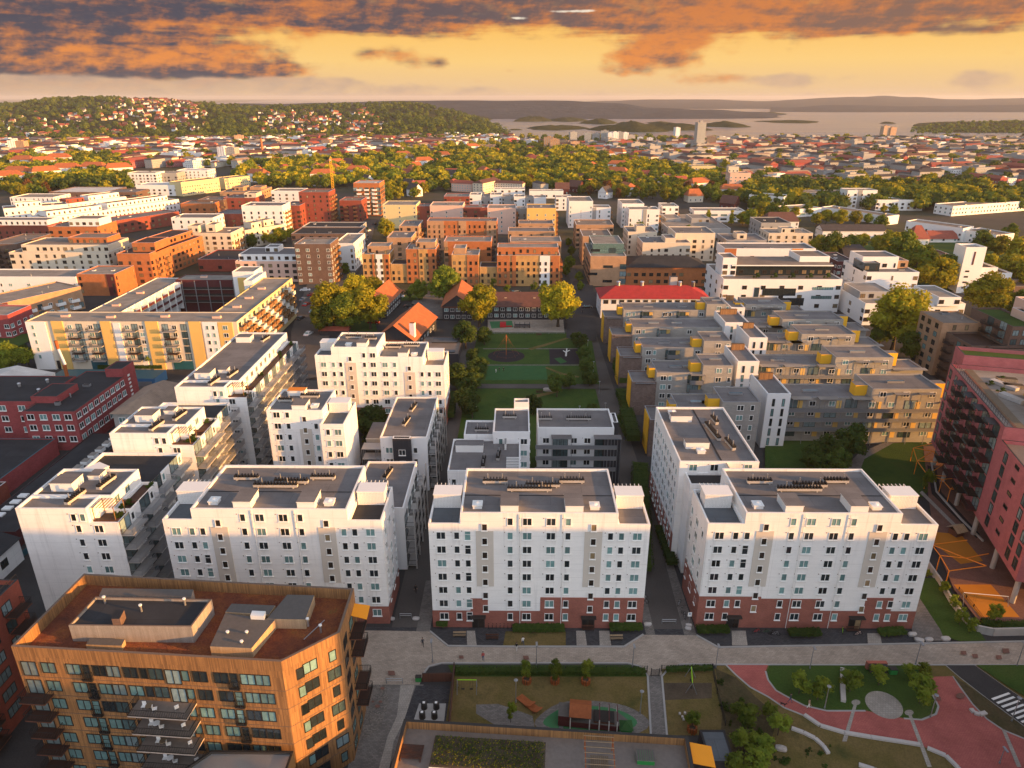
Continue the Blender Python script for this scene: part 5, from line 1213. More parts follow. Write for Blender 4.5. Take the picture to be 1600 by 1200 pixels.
b = Bld('house', 'white walled house with black pitched roof, at the left edge below the workshop', 'house', -116, 103, near=True)
b.gable(0, 17, 0, 15, 5, 3.2, 'white_render', 'roof_dark', 'y', .4); b.win('R', 17.006, 5, 2, 'dkd'); b.win('R', 17.006, 10, 2.6, 'dk2'); b.auto('F', -.006, 1, 16, 1, 4.5, 'D', 4, 2.9); b.done()
x, y = P(30, 880); m = MB()
for i in range(9): m.box(i*2.2, -.03, 0, i*2.2+.06, .03, 1.5, 'teal_metal'); m.box(i*2.2+.06, -.02, .15, i*2.2+2.2, .02, 1.45, 'teal_metal')
o = link('fence', m.mesh('fence'), None, (*P(0, 905), 0), math.atan2(P(60, 850)[1]-P(0, 905)[1], P(60, 850)[0]-P(0, 905)[0])); tag(o, 'teal metal fence along the yard at the left edge', 'fence')
b = Bld('tent_hall', 'pale hall with pitched white sheet roof, at the left edge behind the red works', 'hall', *P(0, 600, 6)); b.gable(-14, 9, 0, 12, 5, 2.4, 'trim_white', 'roof_white', 'y', .2); b.done()
b = Bld('house', 'old stone villa with brown hipped roof, between red works and white balcony block', 'house', -108.5, 172); b.gable(0, 15, 0, 18, 8, 3.4, 'stone_grey', 'tile_pale', 'y', .7, 4); b.auto('F', -.006, 1, 14, 1, 7.6, 'fac', 4, 3); b.auto('R', 15.006, 1, 17, 1, 7.6, 'fac', 4, 3); b.done()
x, y = P(108, 600, 9); m = MB(); m.tube((0, 0, 0), (0, 0, 15), .5, 'rust_wood', 10); m.tube((.2, 0, 15), (-1.0, .5, 19.5), .5, 'steel', 10); m.tube((-1, .5, 19.5), (-1.2, .6, 22), .45, 'rust_wood', 10); o = link('flue_pipe', m.mesh('flue_pipe'), None, (x, y, 0)); tag(o, 'rust coloured bent flue pipe behind the red works', 'chimney')
m = MB(); m.box(0, 0, 0, 34, 8, 3.2, 'blue_panel', 'teal_metal'); m.box(1, -.05, .4, 33, -.004, 2.2, 'grey_metal'); o = link('depot_shed', m.mesh('depot_shed'), None, (*P(75, 592, 3), 0)); tag(o, 'low blue sheet metal depot behind the red works', 'shed')
# ------------------------------------------------------------------ yellow block around the courtyard
h = 17.0
b = Bld('courtyard_block', 'long block with ochre wall piers and sunlit balcony wing around a courtyard', 'apartment block', -164, 225.0, near=True)
Lx = 70.5
b.block(0, Lx, 0, 11.6, h, 'cream_render', 'roof_light', .3, 'trim_brown'); b.block(Lx-12, Lx, 11.6, 62, h, 'pale_yellow', 'roof_light', .3, 'trim_brown'); b.block(8, 20, 18, 74, 14, 'white_clean', 'roof_light', .3, 'trim_brown')
b.block(20, 46, 66, 76, 15, 'dark_red', 'roof_light', .3, 'trim_brown'); b.block(46, 55, 62, 72, 19.5, 'white_clean', 'roof_light', .3); b.block(55, Lx-12, 50, 66, 18.6, 'white_clean', 'roof_white', .4)
for u0, u1, mt, z1 in ((.02, 6.6, 'white_clean', h-.3), (8.6, 12.4, 'yellow_render', h+.1), (25, 28.4, 'yellow_render', h+.1), (30.6-1.4, 31.4, 'white_clean', h-.5), (40, 44.2, 'yellow_render', h+.1), (54.5, 58.4, 'yellow_render', h+.1), (59, 64, 'white_clean', h-.2), (64.2, 69, 'yellow_render', h-.2)):
    m = MB(); m.box(u0, -.35, 0, u1, -.004, z1, mt); b.part('wall_pier', m)
cols = [14.4, 17.6, 21.4, 23.6, 33.6, 36.2, 38.4, 46.4, 49.4, 52.6]
for f in range(5):
    z = 4.6+2.6*f
    for i, u in enumerate(cols): b.win('F', -.006, u, z, 'frdoor' if i % 2 else 'D')
    for u in (15.8, 22.6, 34.8, 48): b.balcony('F', -.012, u, z-1.2, 'dark' if f % 2 else 'rail')
    for u in (2.2, 60.6, 62.6): b.win('F', -.356, u, z, 'm1')
    for u in (66.6,): b.win('F', -.356, u, z, 'm2')
    for i in range(13):
        v = 2.4+i*4.6; b.win('R', Lx+.006, v, z-.1, 'frdoor'); b.win('R', Lx+.006, v+2.1, z, 'm1')
        b.balcony('R', Lx+.012, v+.4, z-1.3, 'goldb' if (i+f) % 3 else 'white')
    for i in range(10): b.win('R', 20.006, 21+i*4.6, z-1, 'frdoor') if f > 1 and f < 4 else None
for u0, u1, mt in ((19, 24.4, 'teal_metal'), (47, 53.6, 'teal_metal'), (7.2, 8.2, 'dark_metal'), (32, 38.5, 'white_clean')):
    m = MB(); m.box(u0, -.2, .1, u1, -.004, 3.1, mt); b.part('garage_gate', m)
for i in range(9): m = MB(); m.box(20.01, 20+i*5.6, 3, 22.2, 20.5+i*5.6, 14.2, 'white_clean'); b.part('fin_wall', m)
for z in (5.6, 8.4, 11.2):
    m = MB(); m.box(20.02, 19, z, 22.0, 68, z+.15, 'concrete'); m.box(21.95, 19, z+.15, 22.03, 68, z+1.1, 'dark_red'); b.part('gallery', m)
    m = MB(); m.box(22.6, 64.6, z, 45.8, 65.98, z+.15, 'concrete'); m.box(22.6, 64.55, z+.15, 45.8, 64.6, z+1.1, 'dark_metal'); b.part('gallery', m)
m = MB()
for i in range(5): m.box(23+i*5.4, 64.4, 0, 23.3+i*5.4, 64.7, 15, 'grey_metal')
b.part('gallery_post', m)
m = MB(); m.box(48, 61.6, 6, 51.4, 61.99, 17, 'yellow_render'); b.part('stair_panel', m)
for u, v in ((10, 6), (26, 5), (44, 6), (62, 5), (64, 18), (64, 30), (64, 44), (14, 30), (14, 48), (30, 71)): m = MB(); m.box(-1.4, -.6, 0, 1.4, .6, .7, 'pink_pale'); m.box(-1.2, -.5, .703, 1.2, .5, 1.0, 'grey_metal'); b.part('ventilation_unit', m, (u, v, 13.8 if u == 14 else (14.8 if u == 30 else h-.25)))
b.done()
m = MB(); pl = [(8*math.cos(t*PI/12), 5.2*math.sin(t*PI/12)) for t in range(24)]; m.prism(pl, 0, 4.2, 'glass_pale', 'roof_white'); m.prism([(x*1.07, y*1.07) for x, y in pl], 4.204, 4.6, 'trim_white', 'roof_white'); o = link('pavilion', m.mesh('pavilion'), None, (*P(352, 468, 4), 0)); tag(o, 'round white roofed pavilion inside the courtyard', 'pavilion')
# ------------------------------------------------------------------ the streets behind: one line per building
def zat(px, ybase, ytop):
    """height above the ground point at (px, ybase) that shows at pixel row ytop"""
    X, Y = P(px, ybase); c, s = math.cos(-YAW), math.sin(-YAW); Y2 = X*s+Y*c
    v = (600-ytop)/FOC; dy = math.cos(PITCH)+v*math.sin(PITCH); dz = -math.sin(PITCH)+v*math.cos(PITCH)
    return CAMH+Y2/dy*dz
def mid(label, ax, bx_, ytop, ybase, dep, wall, roof, win='n1', step=3.6, yb2=None, pent=None, side=True, trim='trim_white', pitch=3.0, name='apartment_block', cat='apartment block', par=.5, z0=.5, skip=.06, attic=None, bal=None, clut=2, group=None, stripe=None, roofkind=None):
    a = P(ax, ybase); c = P(bx_, yb2 or ybase); h = zat(ax, ybase, ytop); rz = math.atan2(c[1]-a[1], c[0]-a[0]) if yb2 else 0.0
    L = math.hypot(c[0]-a[0], c[1]-a[1]) if yb2 else c[0]-a[0]
    b = Bld(name, label, cat, a[0], a[1], rz, group)
    if roofkind: b.gable(0, L, 0, dep, h, roofkind[0], wall, roof, roofkind[1], .6, roofkind[2])
    else: b.block(0, L, 0, dep, h, wall, roof, par, trim)
    b.auto('F', -.006, 0, L, z0, h-.6, win, step, pitch, skip)
    if side:
        if (a[0]+c[0])/2 < 8: b.auto('R', L+.006, 0, dep, z0, h-.6, win, step, pitch, skip)
        else: b.auto('L', -.006, 0, dep, z0, h-.6, win, step, pitch, skip)
    for q in (pent or []):
        f0, f1, g0, g1, dh = q[:5]; wm = q[5] if len(q) > 5 else wall
        b.block(L*f0, L*f1, dep*g0, dep*g1, h+dh, wm, roof, .35, trim, h-par-.2)
        if dh > 2.4: b.auto('F', dep*g0-.006, L*f0, L*f1, h-.4, h+dh-.3, win, 3.4, 2.6, .1)
    if bal:
        face, key, n = bal
        for f in range(int((h-2)/pitch)):
            for i in range(n):
                if face == 'F': b.balcony('F', -.012, L*(i+.7)/(n+.4), z0+.4+pitch*f+pitch*.1, key)
                else: b.balcony(face, (L+.012 if face == 'R' else -.012), dep*(i+.7)/(n+.4), z0+.4+pitch*f, key)
    for (f0, f1, mt) in (stripe or []):
        m = MB(); m.box(L*f0, -.22, 0, L*f1, -.004, h-.1, mt); b.part('wall_pier', m)
        b.wins = [w_ if not (w_[2] == 0 and L*f0-.3 < w_[1][0] < L*f1+.3) else (w_[0], (w_[1][0], -.226, w_[1][2]), 0) for w_ in b.wins]
    if clut and not roofkind: b.clutter(1, L-1, 1, dep-1, h-par, clut)
    b.done(); return b
AB = 'apartment block'
# ochre and orange brick quarter in the middle
mid('left ochre brick block with white stripe, at the left corner of the orange brick quarter', 569, 611, 397, 442, 14, 'brick_yellow', 'roof_light', ['n1', 'n1'], 2.6, pent=[(.15, .98, .3, 1, 3.2, 'brick_tan')], stripe=[(.36, .42, 'brick_orange'), (.5, .74, 'white_clean'), (.8, .98, 'brick_orange')])
mid('low ochre link with dark roof garden, between two orange brick blocks', 612, 637, 412.5, 442, 12, 'brick_yellow', 'wood_brown', 'n1', 2.6, side=False, clut=0)
mid('orange brick block with slit window tower, left of the big dark green tree', 637, 683, 389, 442.5, 15, 'brick_orange', 'roof_light', ['n1', 'n1'], 2.7, pent=[(.3, .95, .3, 1, 2.6, 'brick_tan')], stripe=[(.42, .72, 'brick_yellow')], bal=('R', 'dark', 2))
mid('narrow ochre block with orange pier, right of the big dark green tree', 707, 749, 398, 446, 14, 'brick_yellow', 'roof_light', ['n1', 'n1'], 2.6, pent=[(.05, .5, .3, 1, 2.4, 'brick_tan')], stripe=[(.56, .98, 'brick_orange')])
mid('low ochre link with planted roof, in the middle of the orange brick quarter', 750, 777, 417, 446, 12, 'brick_yellow', 'wood_brown', 'n1', 2.6, side=False, clut=0)
mid('wide ochre block with white stripe and sunlit corner, beside the tree lined lane', 777, 874, 399, 447, 16, 'brick_yellow', 'roof_light', ['n1', 'n1'], 2.7, pent=[(.0, .98, .32, 1, 3.0, 'brick_orange')], stripe=[(.0, .2, 'brick_orange'), (.23, .3, 'brick_orange'), (.68, .84, 'white_clean'), (.86, .99, 'brick_orange')], bal=('R', 'brick', 3))
mid('orange brick block with red panel, second row left in the orange quarter', 695, 768, 377, 421, 16, 'brick_orange', 'roof_light', ['n2', 'n1'], 5.0, stripe=[(.0, .08, 'brick_tan')], bal=('R', 'dark', 2))
mid('tan block with small orange panel, second row right in the orange quarter', 797, 876, 377, 418, 16, 'brick_tan', 'roof_light', ['n1', 'n2'], 5.2)
mid('tan block with dark flat roof, third row right in the orange quarter', 794, 866, 361, 398, 14, 'brick_tan', 'roof_grey', ['n1', 'n2'], 5.2)
mid('tan block with dark flat roof, rearmost on the right in the orange quarter', 810, 864, 349, 384, 14, 'brick_tan', 'roof_grey', ['n1', 'n2'], 5.2)
mid('long orange brick block across the back of the orange quarter', 669, 777, 345, 391, 13, 'brick_orange', 'roof_grey', ['n1', 'n1', 'slit'], 3.0, stripe=[(.0, .24, 'brick_tan'), (.45, .56, 'brick_tan'), (.85, .99, 'brick_tan')])
mid('tan stepped wing with roof terrace, left side of the orange quarter', 607, 645, 371, 412, 20, 'brick_tan', 'roof_grey', ['n1', 'n2'], 4, bal=('R', 'goldb', 3))
mid('tan stepped wing with pergola, behind the left side of the orange quarter', 626, 656, 353, 396, 22, 'brick_tan', 'roof_grey', ['n1', 'n2'], 4, bal=('R', 'goldb', 3))
# pastel row behind
mid('pale yellow block with sunlit right side, by the curving street', 600, 652, 320, 357, 22, 'pale_yellow', 'roof_light', ['m1'], 8, bal=('R', 'brick', 3), stripe=None)
mid('red brick link between pale yellow and pale pink block', 652, 673, 322, 356, 14, 'brick_crimson', 'roof_grey', 'n2', 4)
mid('pale pink block with sunlit right side, left of two pink ones', 673, 724, 321, 357, 20, 'pink_pale', 'roof_light', ['m1'], 7, bal=('R', 'brick', 3))
mid('dark red link between two pale pink blocks', 725, 762, 324, 356, 14, 'brick_crimson', 'roof_grey', 'n2', 5)
mid('pale pink block, right of two pink ones, behind the orange quarter', 762, 806, 325, 366, 18, 'pink_pale', 'roof_light', ['m1'], 7, bal=('R', 'brick', 3))
mid('grey link beside the deep yellow block', 807, 822, 326, 362, 12, 'grey_render', 'roof_light', 'n1', 3.4)
mid('deep yellow block with small windows, at the head of the garden lane', 823, 868, 325, 370, 20, 'yellow_render', 'roof_grey', ['m1'], 5, bal=('R', 'goldb', 3))
for i, (x0, x1, yt, yb, g) in enumerate(((734, 752, 304, 321, 'white_clean'), (766, 784, 304, 321, 'white_clean'), (803, 820, 307, 324, 'white_clean'), (834, 853, 308, 325, 'white_clean'), (868, 893, 308, 329, 'white_clean'))):
    mid(['white stepped block first from the left in the white row below the tree belt', 'white stepped block second from the left in the white row below the tree belt', 'white stepped block third from the left in the white row below the tree belt', 'white stepped block fourth from the left in the white row below the tree belt', 'white stepped block at the right end of the white row below the tree belt'][i], x0, x1, yt, yb, 16, g, 'roof_light', ['n2', 'n1'], 4, group='white stepped row')
for i, (x0, x1, yt, yb) in enumerate(((752, 766, 307, 320), (784, 802, 307, 322), (820, 834, 309, 324))):
    mid(['grey link block left in the white row', 'grey link block middle in the white row', 'grey link block right in the white row'][i], x0, x1, yt, yb, 14, 'grey_render', 'roof_light', ['n1'], 5, clut=1)
mid('low white block behind the left half of the white row', 772, 820, 295, 308, 12, 'white_clean', 'roof_light', ['n2'], 6); mid('low white block behind the right half of the white row', 827, 880, 298, 310, 12, 'white_clean', 'roof_light', ['n2'], 6)
mid('red brown flat block at the left end of the white row', 694, 733, 307, 322, 24, 'brick_crimson', 'roof_light', 'n2', 6)
mid('tall white block with blank left end, beside the garden lane', 888, 925, 314, 356, 26, 'white_clean', 'roof_light', ['m1'], 8)
mid('white block with grey stripe, in front of the tall white block by the garden lane', 904, 953, 324, 356, 14, 'white_clean', 'roof_light', ['slit', 'm2'], 6, stripe=[(.42, .54, 'grey_render')], bal=('R', 'goldb', 3))
mid('tall white block behind the twin with ochre balconies', 970, 1004, 318, 356, 24, 'white_clean', 'roof_light', ['m1'], 8)
mid('white block with grey stripe and ochre balconies, right of the garden lane', 981, 1028, 327, 363, 15, 'white_clean', 'roof_light', ['slit', 'm2'], 6, stripe=[(.46, .58, 'grey_render')], bal=('R', 'goldb', 3))
mid('white block with ribbon windows, rightmost of the white group', 1033, 1058, 322, 352, 18, 'white_clean', 'roof_light', ['n2', 'n1'], 4, bal=('R', 'goldb', 3))
mid('long low white block with dark ribbon windows and cypress rows', 1083, 1162, 329, 347, 16, 'white_clean', 'roof_light', ['strip'], 6)
# right of the lane
b = mid('dark brick and glass office with rounded penthouse, at the lane corner', 921, 976, 400, 447, 34, 'brick_tan', 'roof_light', ['strip', 'strip', 'curtain'], 5.6, pent=[(.1, .98, .25, .9, 4.4, 'glass')], pitch=3.6, name='office_building', cat='office')
mid('orange brick office with dark metal roof and skylights, beside the glass office', 977, 1102, 417, 447, 20, 'brick_orange', 'roof_dark', ['n2'], 3.4, roofkind=(3.6, 'x', 9), name='office_building', cat='office', pitch=3.4)
mid('brown block with tall blank side wall, behind the glass office', 909, 954, 369, 414, 22, 'brick_tan', 'roof_warm', 'n1', 5); mid('brown flat roofed block with lit corner, further up the lane', 899, 957, 351, 388, 20, 'brick_tan', 'roof_warm', 'n2', 6)
mid('beige stepped block with dark slots, behind the glass office penthouse', 979, 1024, 362, 400, 20, 'cream_render', 'roof_grey', 'n1', 4, pent=[(.3, .6, .1, .5, 3)])
mid('warm lit beige block in front of the beige cluster', 1002, 1076, 379, 414, 20, 'cream_render', 'roof_grey', ['n2', 'n1', 'n1'], 3.6, pent=[(.48, .7, .1, .7, 2.2)])
mid('beige block in shade, right end of the beige cluster', 1052, 1113, 364, 408, 22, 'cream_render', 'roof_grey', ['n1', 'n1', 'n2'], 4)
mid('wide grey roofed hall behind the beige cluster', 1043, 1140, 357, 372, 60, 'grey_render', 'roof_light', 'n2', 8, pent=[(.1, .35, .5, .8, 2), (.5, .8, .4, .7, 3)], name='hall', cat='hall')
mid('grey stepped block left of the beige villa', 1133, 1195, 375, 398, 22, 'grey_render', 'roof_grey', 'n2', 6, pent=[(.3, .55, .2, .6, 3, 'cream_render')])
mid('white balcony block with orange red stair panel, above the white studio building', 1128, 1268, 388, 428, 16, 'white_clean', 'roof_grey', ['m2', 'n2'], 4.2, stripe=[(.0, .13, 'brick_orange'), (.74, .86, 'orange_render')], pitch=3.2)
mid('beige villa block with curved terraces, right of centre', 1198, 1266, 364, 392, 18, 'cream_render', 'roof_light', ['n1', 'n2'], 4.4, pent=[(.3, .6, .1, .5, 2.5)], bal=('F', 'goldb', 2))
mid('grey blue flat block behind the beige villa', 1186, 1232, 348, 376, 24, 'grey_render', 'roof_dark', 'n1', 5); mid('white house with dark red hipped roof behind the beige villa', 1197, 1246, 345, 362, 14, 'white_clean', 'tile_brown', 'n1', 4, roofkind=(5, 'x', 3), name='house', cat='house')
b = mid('white studio building with black window strips and planted upper terrace', 1125, 1307, 436, 487, 30, 'white_clean', 'roof_warm', ['n2'], 7, pent=[(.1, .97, .3, .8, 4.0, 'glass'), (.02, .14, .25, .6, 7.6), (.72, .98, .45, .9, 7.0)], pitch=4.0, name='office_building', cat='office')
L_ = P(1307, 487)[0]-P(1125, 487)[0]; h_ = zat(1125, 487, 436)
for f0, f1, z0, z1 in ((.34, .62, h_-7.2, h_-4.0), (.42, .7, h_-11.5, h_-8.2), (.27, .31, 1, h_-3.6), (.76, .93, h_-4.6, h_-3.4), (.76, .93, h_-8.6, h_-7.2)):
    m = MB(); m.box(L_*f0, -.05, z0, L_*f1, -.03, z1, 'glass'); [m.box(L_*(f0+(f1-f0)*i/8)-.06, -.09, z0, L_*(f0+(f1-f0)*i/8)+.06, -.051, z1, 'dark_metal') for i in range(9)]; b.part('window_band', m)
m = MB(); m.box(L_*.1, 7.2, h_+4.0, L_*.97, 25, h_+4.5, 'white_clean', 'roof_warm'); b.part('roof_canopy', m)
for u in (.3, .45, .6, .75, .9):
    o = link('planter_shrub', TREES['bush'][0][0], b.root, (L_*u, 4, h_-.4)); o.scale = (1.4, 1.4, 1.5)
mid('dark red timber house with white windows, left of the white cubic block', 1303, 1330, 408, 442, 22, 'dark_red', 'tile_dark', ['m2'], 4, name='house', cat='house')
b = mid('white cubic block with glazed penthouse and slot windows', 1345, 1425, 425, 478, 24, 'white_clean', 'roof_grey', ['n2', 'slit'], 8, pent=[(.05, .75, .35, .9, 5.0), (.0, .3, .15, .6, 3.2, 'glass'), (.78, .98, .4, .8, 3.0, 'brick_tan')], bal=('L', 'white', 3), pitch=3.4)
b = mid('low white cubic block behind the big lone tree', 1346, 1500, 474, 508, 26, 'white_clean', 'roof_light', ['n2'], 8, pent=[(.7, .92, -.05, .7, 3.0), (.02, .35, .3, .9, 2.8, 'grey_render')], pitch=3.4)
x0, y0 = P(1493, 458)
b = Bld('church', 'white modern church with tall slab tower and stepped nave', 'church', x0, y0)
ht = zat(1493, 458, 386); b.block(0, 9.5, 0, 9, ht, 'white_clean', 'roof_light', .8); b.block(9.5, 18, 1.5, 16, ht*.55, 'white_clean', 'wood_gold', .6); b.block(18, 26, 2.5, 20, ht*.42, 'white_clean', 'wood_gold', .6); b.block(26, 42, 3.5, 30, ht*.26, 'brick_tan', 'roof_warm', .6)
m = MB(); m.box(4.2, -.1, ht*.62, 5.0, -.004, ht*.9, 'dark_red'); b.part('wall_slot', m)
for i in range(4): b.win('F', -.006, 3.0, ht*.12*(i+1), 'pinks')
b.done()
x0, y0 = P(938, 497); x1, _ = P(1104, 497); hr_ = zat(938, 497, 465)
b = Bld('school_building', 'long building with bright red hipped roof, at the top of the grey terraces', 'building', x0, y0)
b.gable(0, x1-x0, 0, 17, hr_, 3.2, 'white_clean', 'tile_bright_red', 'x', .8, 8); b.grid('F', -.006, [2+i*3.3 for i in range(int((x1-x0-2)/3.3))], [hr_-1.8], 'n2'); b.auto('L', -.006, 0, 17, .5, hr_-1, 'm2', 5, 3)
for u in (8, 18, 34, 40, 47): m = MB(); m.tube((0, 0, 0), (0, 0, 2.0), .7, 'steel', 10); m.ball((0, 0, 2.1), .95, 'steel', 10, 4, .5); b.part('roof_cowl', m, (min(u, x1-x0-5), 8.5, hr_+2.5))
m = MB(); m.box(0, 0, 0, 3, 2.6, 4, 'concrete', 'dark_metal'); b.part('chimney', m, (30, 9, hr_+2.6)); b.done()
# left of the middle street
mid('pale pink walled block with white set-back attic, left of the brown tower', 372, 467, 408, 440, 20, 'pink_pale', 'roof_grey', ['n2', 'n2', 'n1'], 3.6, pent=[(.04, .99, .12, 1, 3.0, 'white_clean'), (.4, .62, .5, .9, 5.2, 'white_clean')])
mid('brown brick tower with ochre lit corner balconies, at the street corner', 467, 522, 381, 445, 17, 'brick_brown', 'roof_light', ['m2', 'm2', 'm1'], 4.2, bal=('R', 'goldb', 2), stripe=None)
mid('white and blue grey block behind the brown brick tower', 526, 556, 380, 424, 30, 'white_clean', 'roof_light', ['n1'], 4)
mid('dark block with rows of solar panels, nearer one behind the brown tower', 459, 562, 365, 401, 22, 'brick_brown', 'roof_dark', ['n2'], 5); mid('dark block with rows of solar panels, further one behind the brown tower', 475, 566, 354, 384, 18, 'grey_render', 'roof_dark', ['n2'], 5)
mid('white block with small black windows and sunlit yellow balconies, upper left', 383, 446, 321, 366, 18, 'white_clean', 'roof_grey', ['n1', 'n1'], 4.2, bal=('R', 'goldb', 2))
mid('cream block with two roof cabins, in front of the white block with yellow balconies', 386, 447, 360, 388, 16, 'cream_render', 'roof_warm', ['n1'], 3.6, pent=[(.25, .5, .2, .7, 3.2), (.6, .85, .3, .8, 3.4)], yb2=377)
mid('cream block with two roof cabins, behind the orange brick corner block', 290, 366, 364, 402, 20, 'cream_render', 'roof_warm', ['n2', 'n1'], 4, pent=[(.08, .3, .2, .7, 3.4), (.42, .62, .3, .8, 3.8)], bal=('R', 'goldb', 2))
mid('white block with black windows, left of the tall red tower group', 273, 338, 340, 374, 18, 'white_clean', 'roof_grey', ['n1', 'n1'], 4.4)
mid('tall deep red brick tower with sunlit right side', 472, 518, 300, 352, 20, 'brick_crimson', 'roof_warm', ['n1'], 3.8, bal=('R', 'goldb', 3))
mid('deep red brick wing in shade, left of the red tower', 447, 472, 321, 357, 22, 'brick_crimson', 'roof_grey', 'n2', 5, bal=('F', 'dark', 1)); mid('red brick wing in sun, right of the red tower', 533, 567, 313, 347, 20, 'brick_crimson', 'roof_warm', ['n2', 'n1'], 4, bal=('F', 'brick', 2))
mid('unfinished pale red tower with open concrete floors, under the yellow crane', 556, 596, 286, 337, 22, 'brick_orange', 'concrete', ['curtain'], 4.2, bal=('F', 'white', 3))
mid('white and grey block with dark recesses, left behind the red tower', 426, 473, 298, 320, 20, 'white_clean', 'roof_light', ['n2', 'n1'], 5)
mid('long cream brick block with set-back attic, at the left above the brick terrace', 24, 178, 394, 434, 26, 'cream_render', 'roof_warm', ['n2', 'n1', 'n1'], 4.2, pent=[(.1, .98, .12, .9, 3.2), (.5, .9, .4, .9, 5.6, 'brick_orange')])
mid('orange brick corner block with stacked terraces, left of centre', 192, 243, 396, 446, 22, 'brick_orange', 'wood_brown', ['n2', 'n1'], 3.6, pent=[(.3, 1, .3, 1, 4, 'brick_orange')], bal=('R', 'goldb', 2))
mid('orange brick wing stretching back from the corner block', 247, 322, 395, 436, 18, 'brick_orange', 'wood_brown', ['n2', 'n2'], 4, yb2=405, pent=[(.3, 1, .3, 1, 3)])
mid('dark block with black balconies, cut by the left edge', -10, 36, 381, 424, 30, 'brick_brown', 'roof_warm', ['n2'], 4, bal=('F', 'dark', 3))
mid('white and brick terrace with orange end house, at the left edge', -40, 126, 432, 462, 16, 'white_clean', 'roof_light', ['m2', 'm1'], 4); mid('orange rendered end house with red window bays', 127, 186, 428, 462, 18, 'brick_orange', 'roof_light', ['n1'], 12, stripe=[(.78, .98, 'dark_red')])
mid('brick wing with balcony side, in front of the orange end house', 12, 134, 474, 512, 18, 'brick_tan', 'roof_light', ['m2', 'frdoor'], 4, yb2=482, bal=('F', 'white', 5), stripe=[(.0, .07, 'dark_red')])
mid('red brick house with white windows, cut by the left edge above the works', -40, 22, 492, 530, 14, 'brick_factory', 'roof_light', ['fac'], 3.6)
mid('orange brick block with white cabin, behind the long cream block', 84, 160, 354, 392, 22, 'brick_orange', 'roof_warm', 'n2', 5, pent=[(.35, .98, .2, .8, 4, 'white_clean')])
mid('white topped red terrace, cut by the left edge', -30, 80, 352, 376, 16, 'brick_crimson', 'roof_grey', ['n1'], 4, pent=[(.05, .98, .15, .9, 3, 'white_clean')])
mid('white terrace on red foot, left of two long white terraces', 75, 175, 340, 364, 18, 'white_clean', 'roof_warm', ['n1'], 3.4, yb2=350, pent=[(.1, .95, .3, .9, 3, 'white_clean')]); mid('long white terrace with many small windows, right of two', 175, 283, 326, 350, 18, 'white_clean', 'roof_warm', ['n1'], 3.2, yb2=333, pent=[(.05, .9, .3, .9, 3, 'white_clean')])
mid('deep red brick range below the long white terraces', 150, 283, 350, 372, 18, 'brick_crimson', 'roof_grey', ['n2'], 5, yb2=350); mid('red brick range at the right end of the long white terraces', 285, 335, 318, 338, 20, 'brick_orange', 'roof_warm', ['n2'], 5)
mid('white terrace with flat roof gardens, further back on the left', 10, 110, 326, 345, 18, 'white_clean', 'roof_warm', ['n1'], 3.6, yb2=337, pent=[(.2, .6, .3, .8, 3)]); mid('white terrace with brick stair head, behind the long white terraces', 112, 200, 318, 334, 18, 'white_clean', 'roof_warm', ['n1'], 3.8, yb2=322, pent=[(.0, .3, .2, .7, 3, 'brick_crimson'), (.4, .95, .3, .9, 3.4)])
mid('grey hall with pale vaulted roof, upper left', 80, 165, 300, 315, 40, 'brick_brown', 'roof_white', ['n1'], 7, name='hall', cat='hall'); mid('white office with tall dark window slots, at the left', 20, 88, 308, 328, 24, 'white_clean', 'roof_light', ['slit', 'slit'], 3.6, name='office_building', cat='office')
mid('dark glass block beside the vaulted hall', 165, 215, 300, 315, 24, 'brick_brown', 'roof_grey', ['strip'], 6); mid('bright white low block, behind the long white terraces', 215, 287, 289, 306, 24, 'white_clean', 'roof_white', ['n2'], 5)
mid('pale grey block with stepped front, above the bright white block', 203, 247, 270, 292, 20, 'white_clean', 'roof_light', ['n1', 'n2'], 3.6); mid('pale grey block with twin gables, above the yellow office', 247, 279, 270, 290, 20, 'grey_render', 'roof_light', ['n1', 'n2'], 3.6); mid('white lit block, left above the yellow office', 279, 327, 266, 286, 22, 'white_clean', 'roof_white', ['n1'], 4)
mid('yellow lit office slab with white window bands, left one', 286, 345, 285, 307, 16, 'pale_yellow', 'roof_warm', ['far1'], 2.6, yb2=299, name='office_building', cat='office'); mid('yellow lit office slab with white window bands, right one', 353, 392, 279, 296, 16, 'pale_yellow', 'roof_warm', ['far1'], 2.6, yb2=291, name='office_building', cat='office')
mid('low brown flat roofs right of the yellow office', 345, 404, 300, 314, 40, 'brick_tan', 'roof_warm', 'n2', 6, pent=[(.2, .5, .3, .7, 3), (.6, .9, .5, .9, 2)]); mid('dark ivy covered block, left of the white and grey block', 312, 352, 312, 334, 22, 'brick_brown', 'roof_warm', 'n2', 5); mid('red brown block with lit top, left of the white and grey block', 352, 402, 309, 332, 22, 'brick_crimson', 'roof_warm', 'n2', 5, pent=[(.6, .98, .2, .8, 3, 'cream_render')])
mid('deep red block in shade, between white block and cream cabins', 340, 384, 334, 364, 22, 'brick_crimson', 'roof_grey', 'n2', 5)
mid('low brick hall with black sheet roof, behind the courtyard', 312, 378, 405, 424, 26, 'brick_crimson', 'roof_dark', 'n2', 8, name='hall', cat='hall')
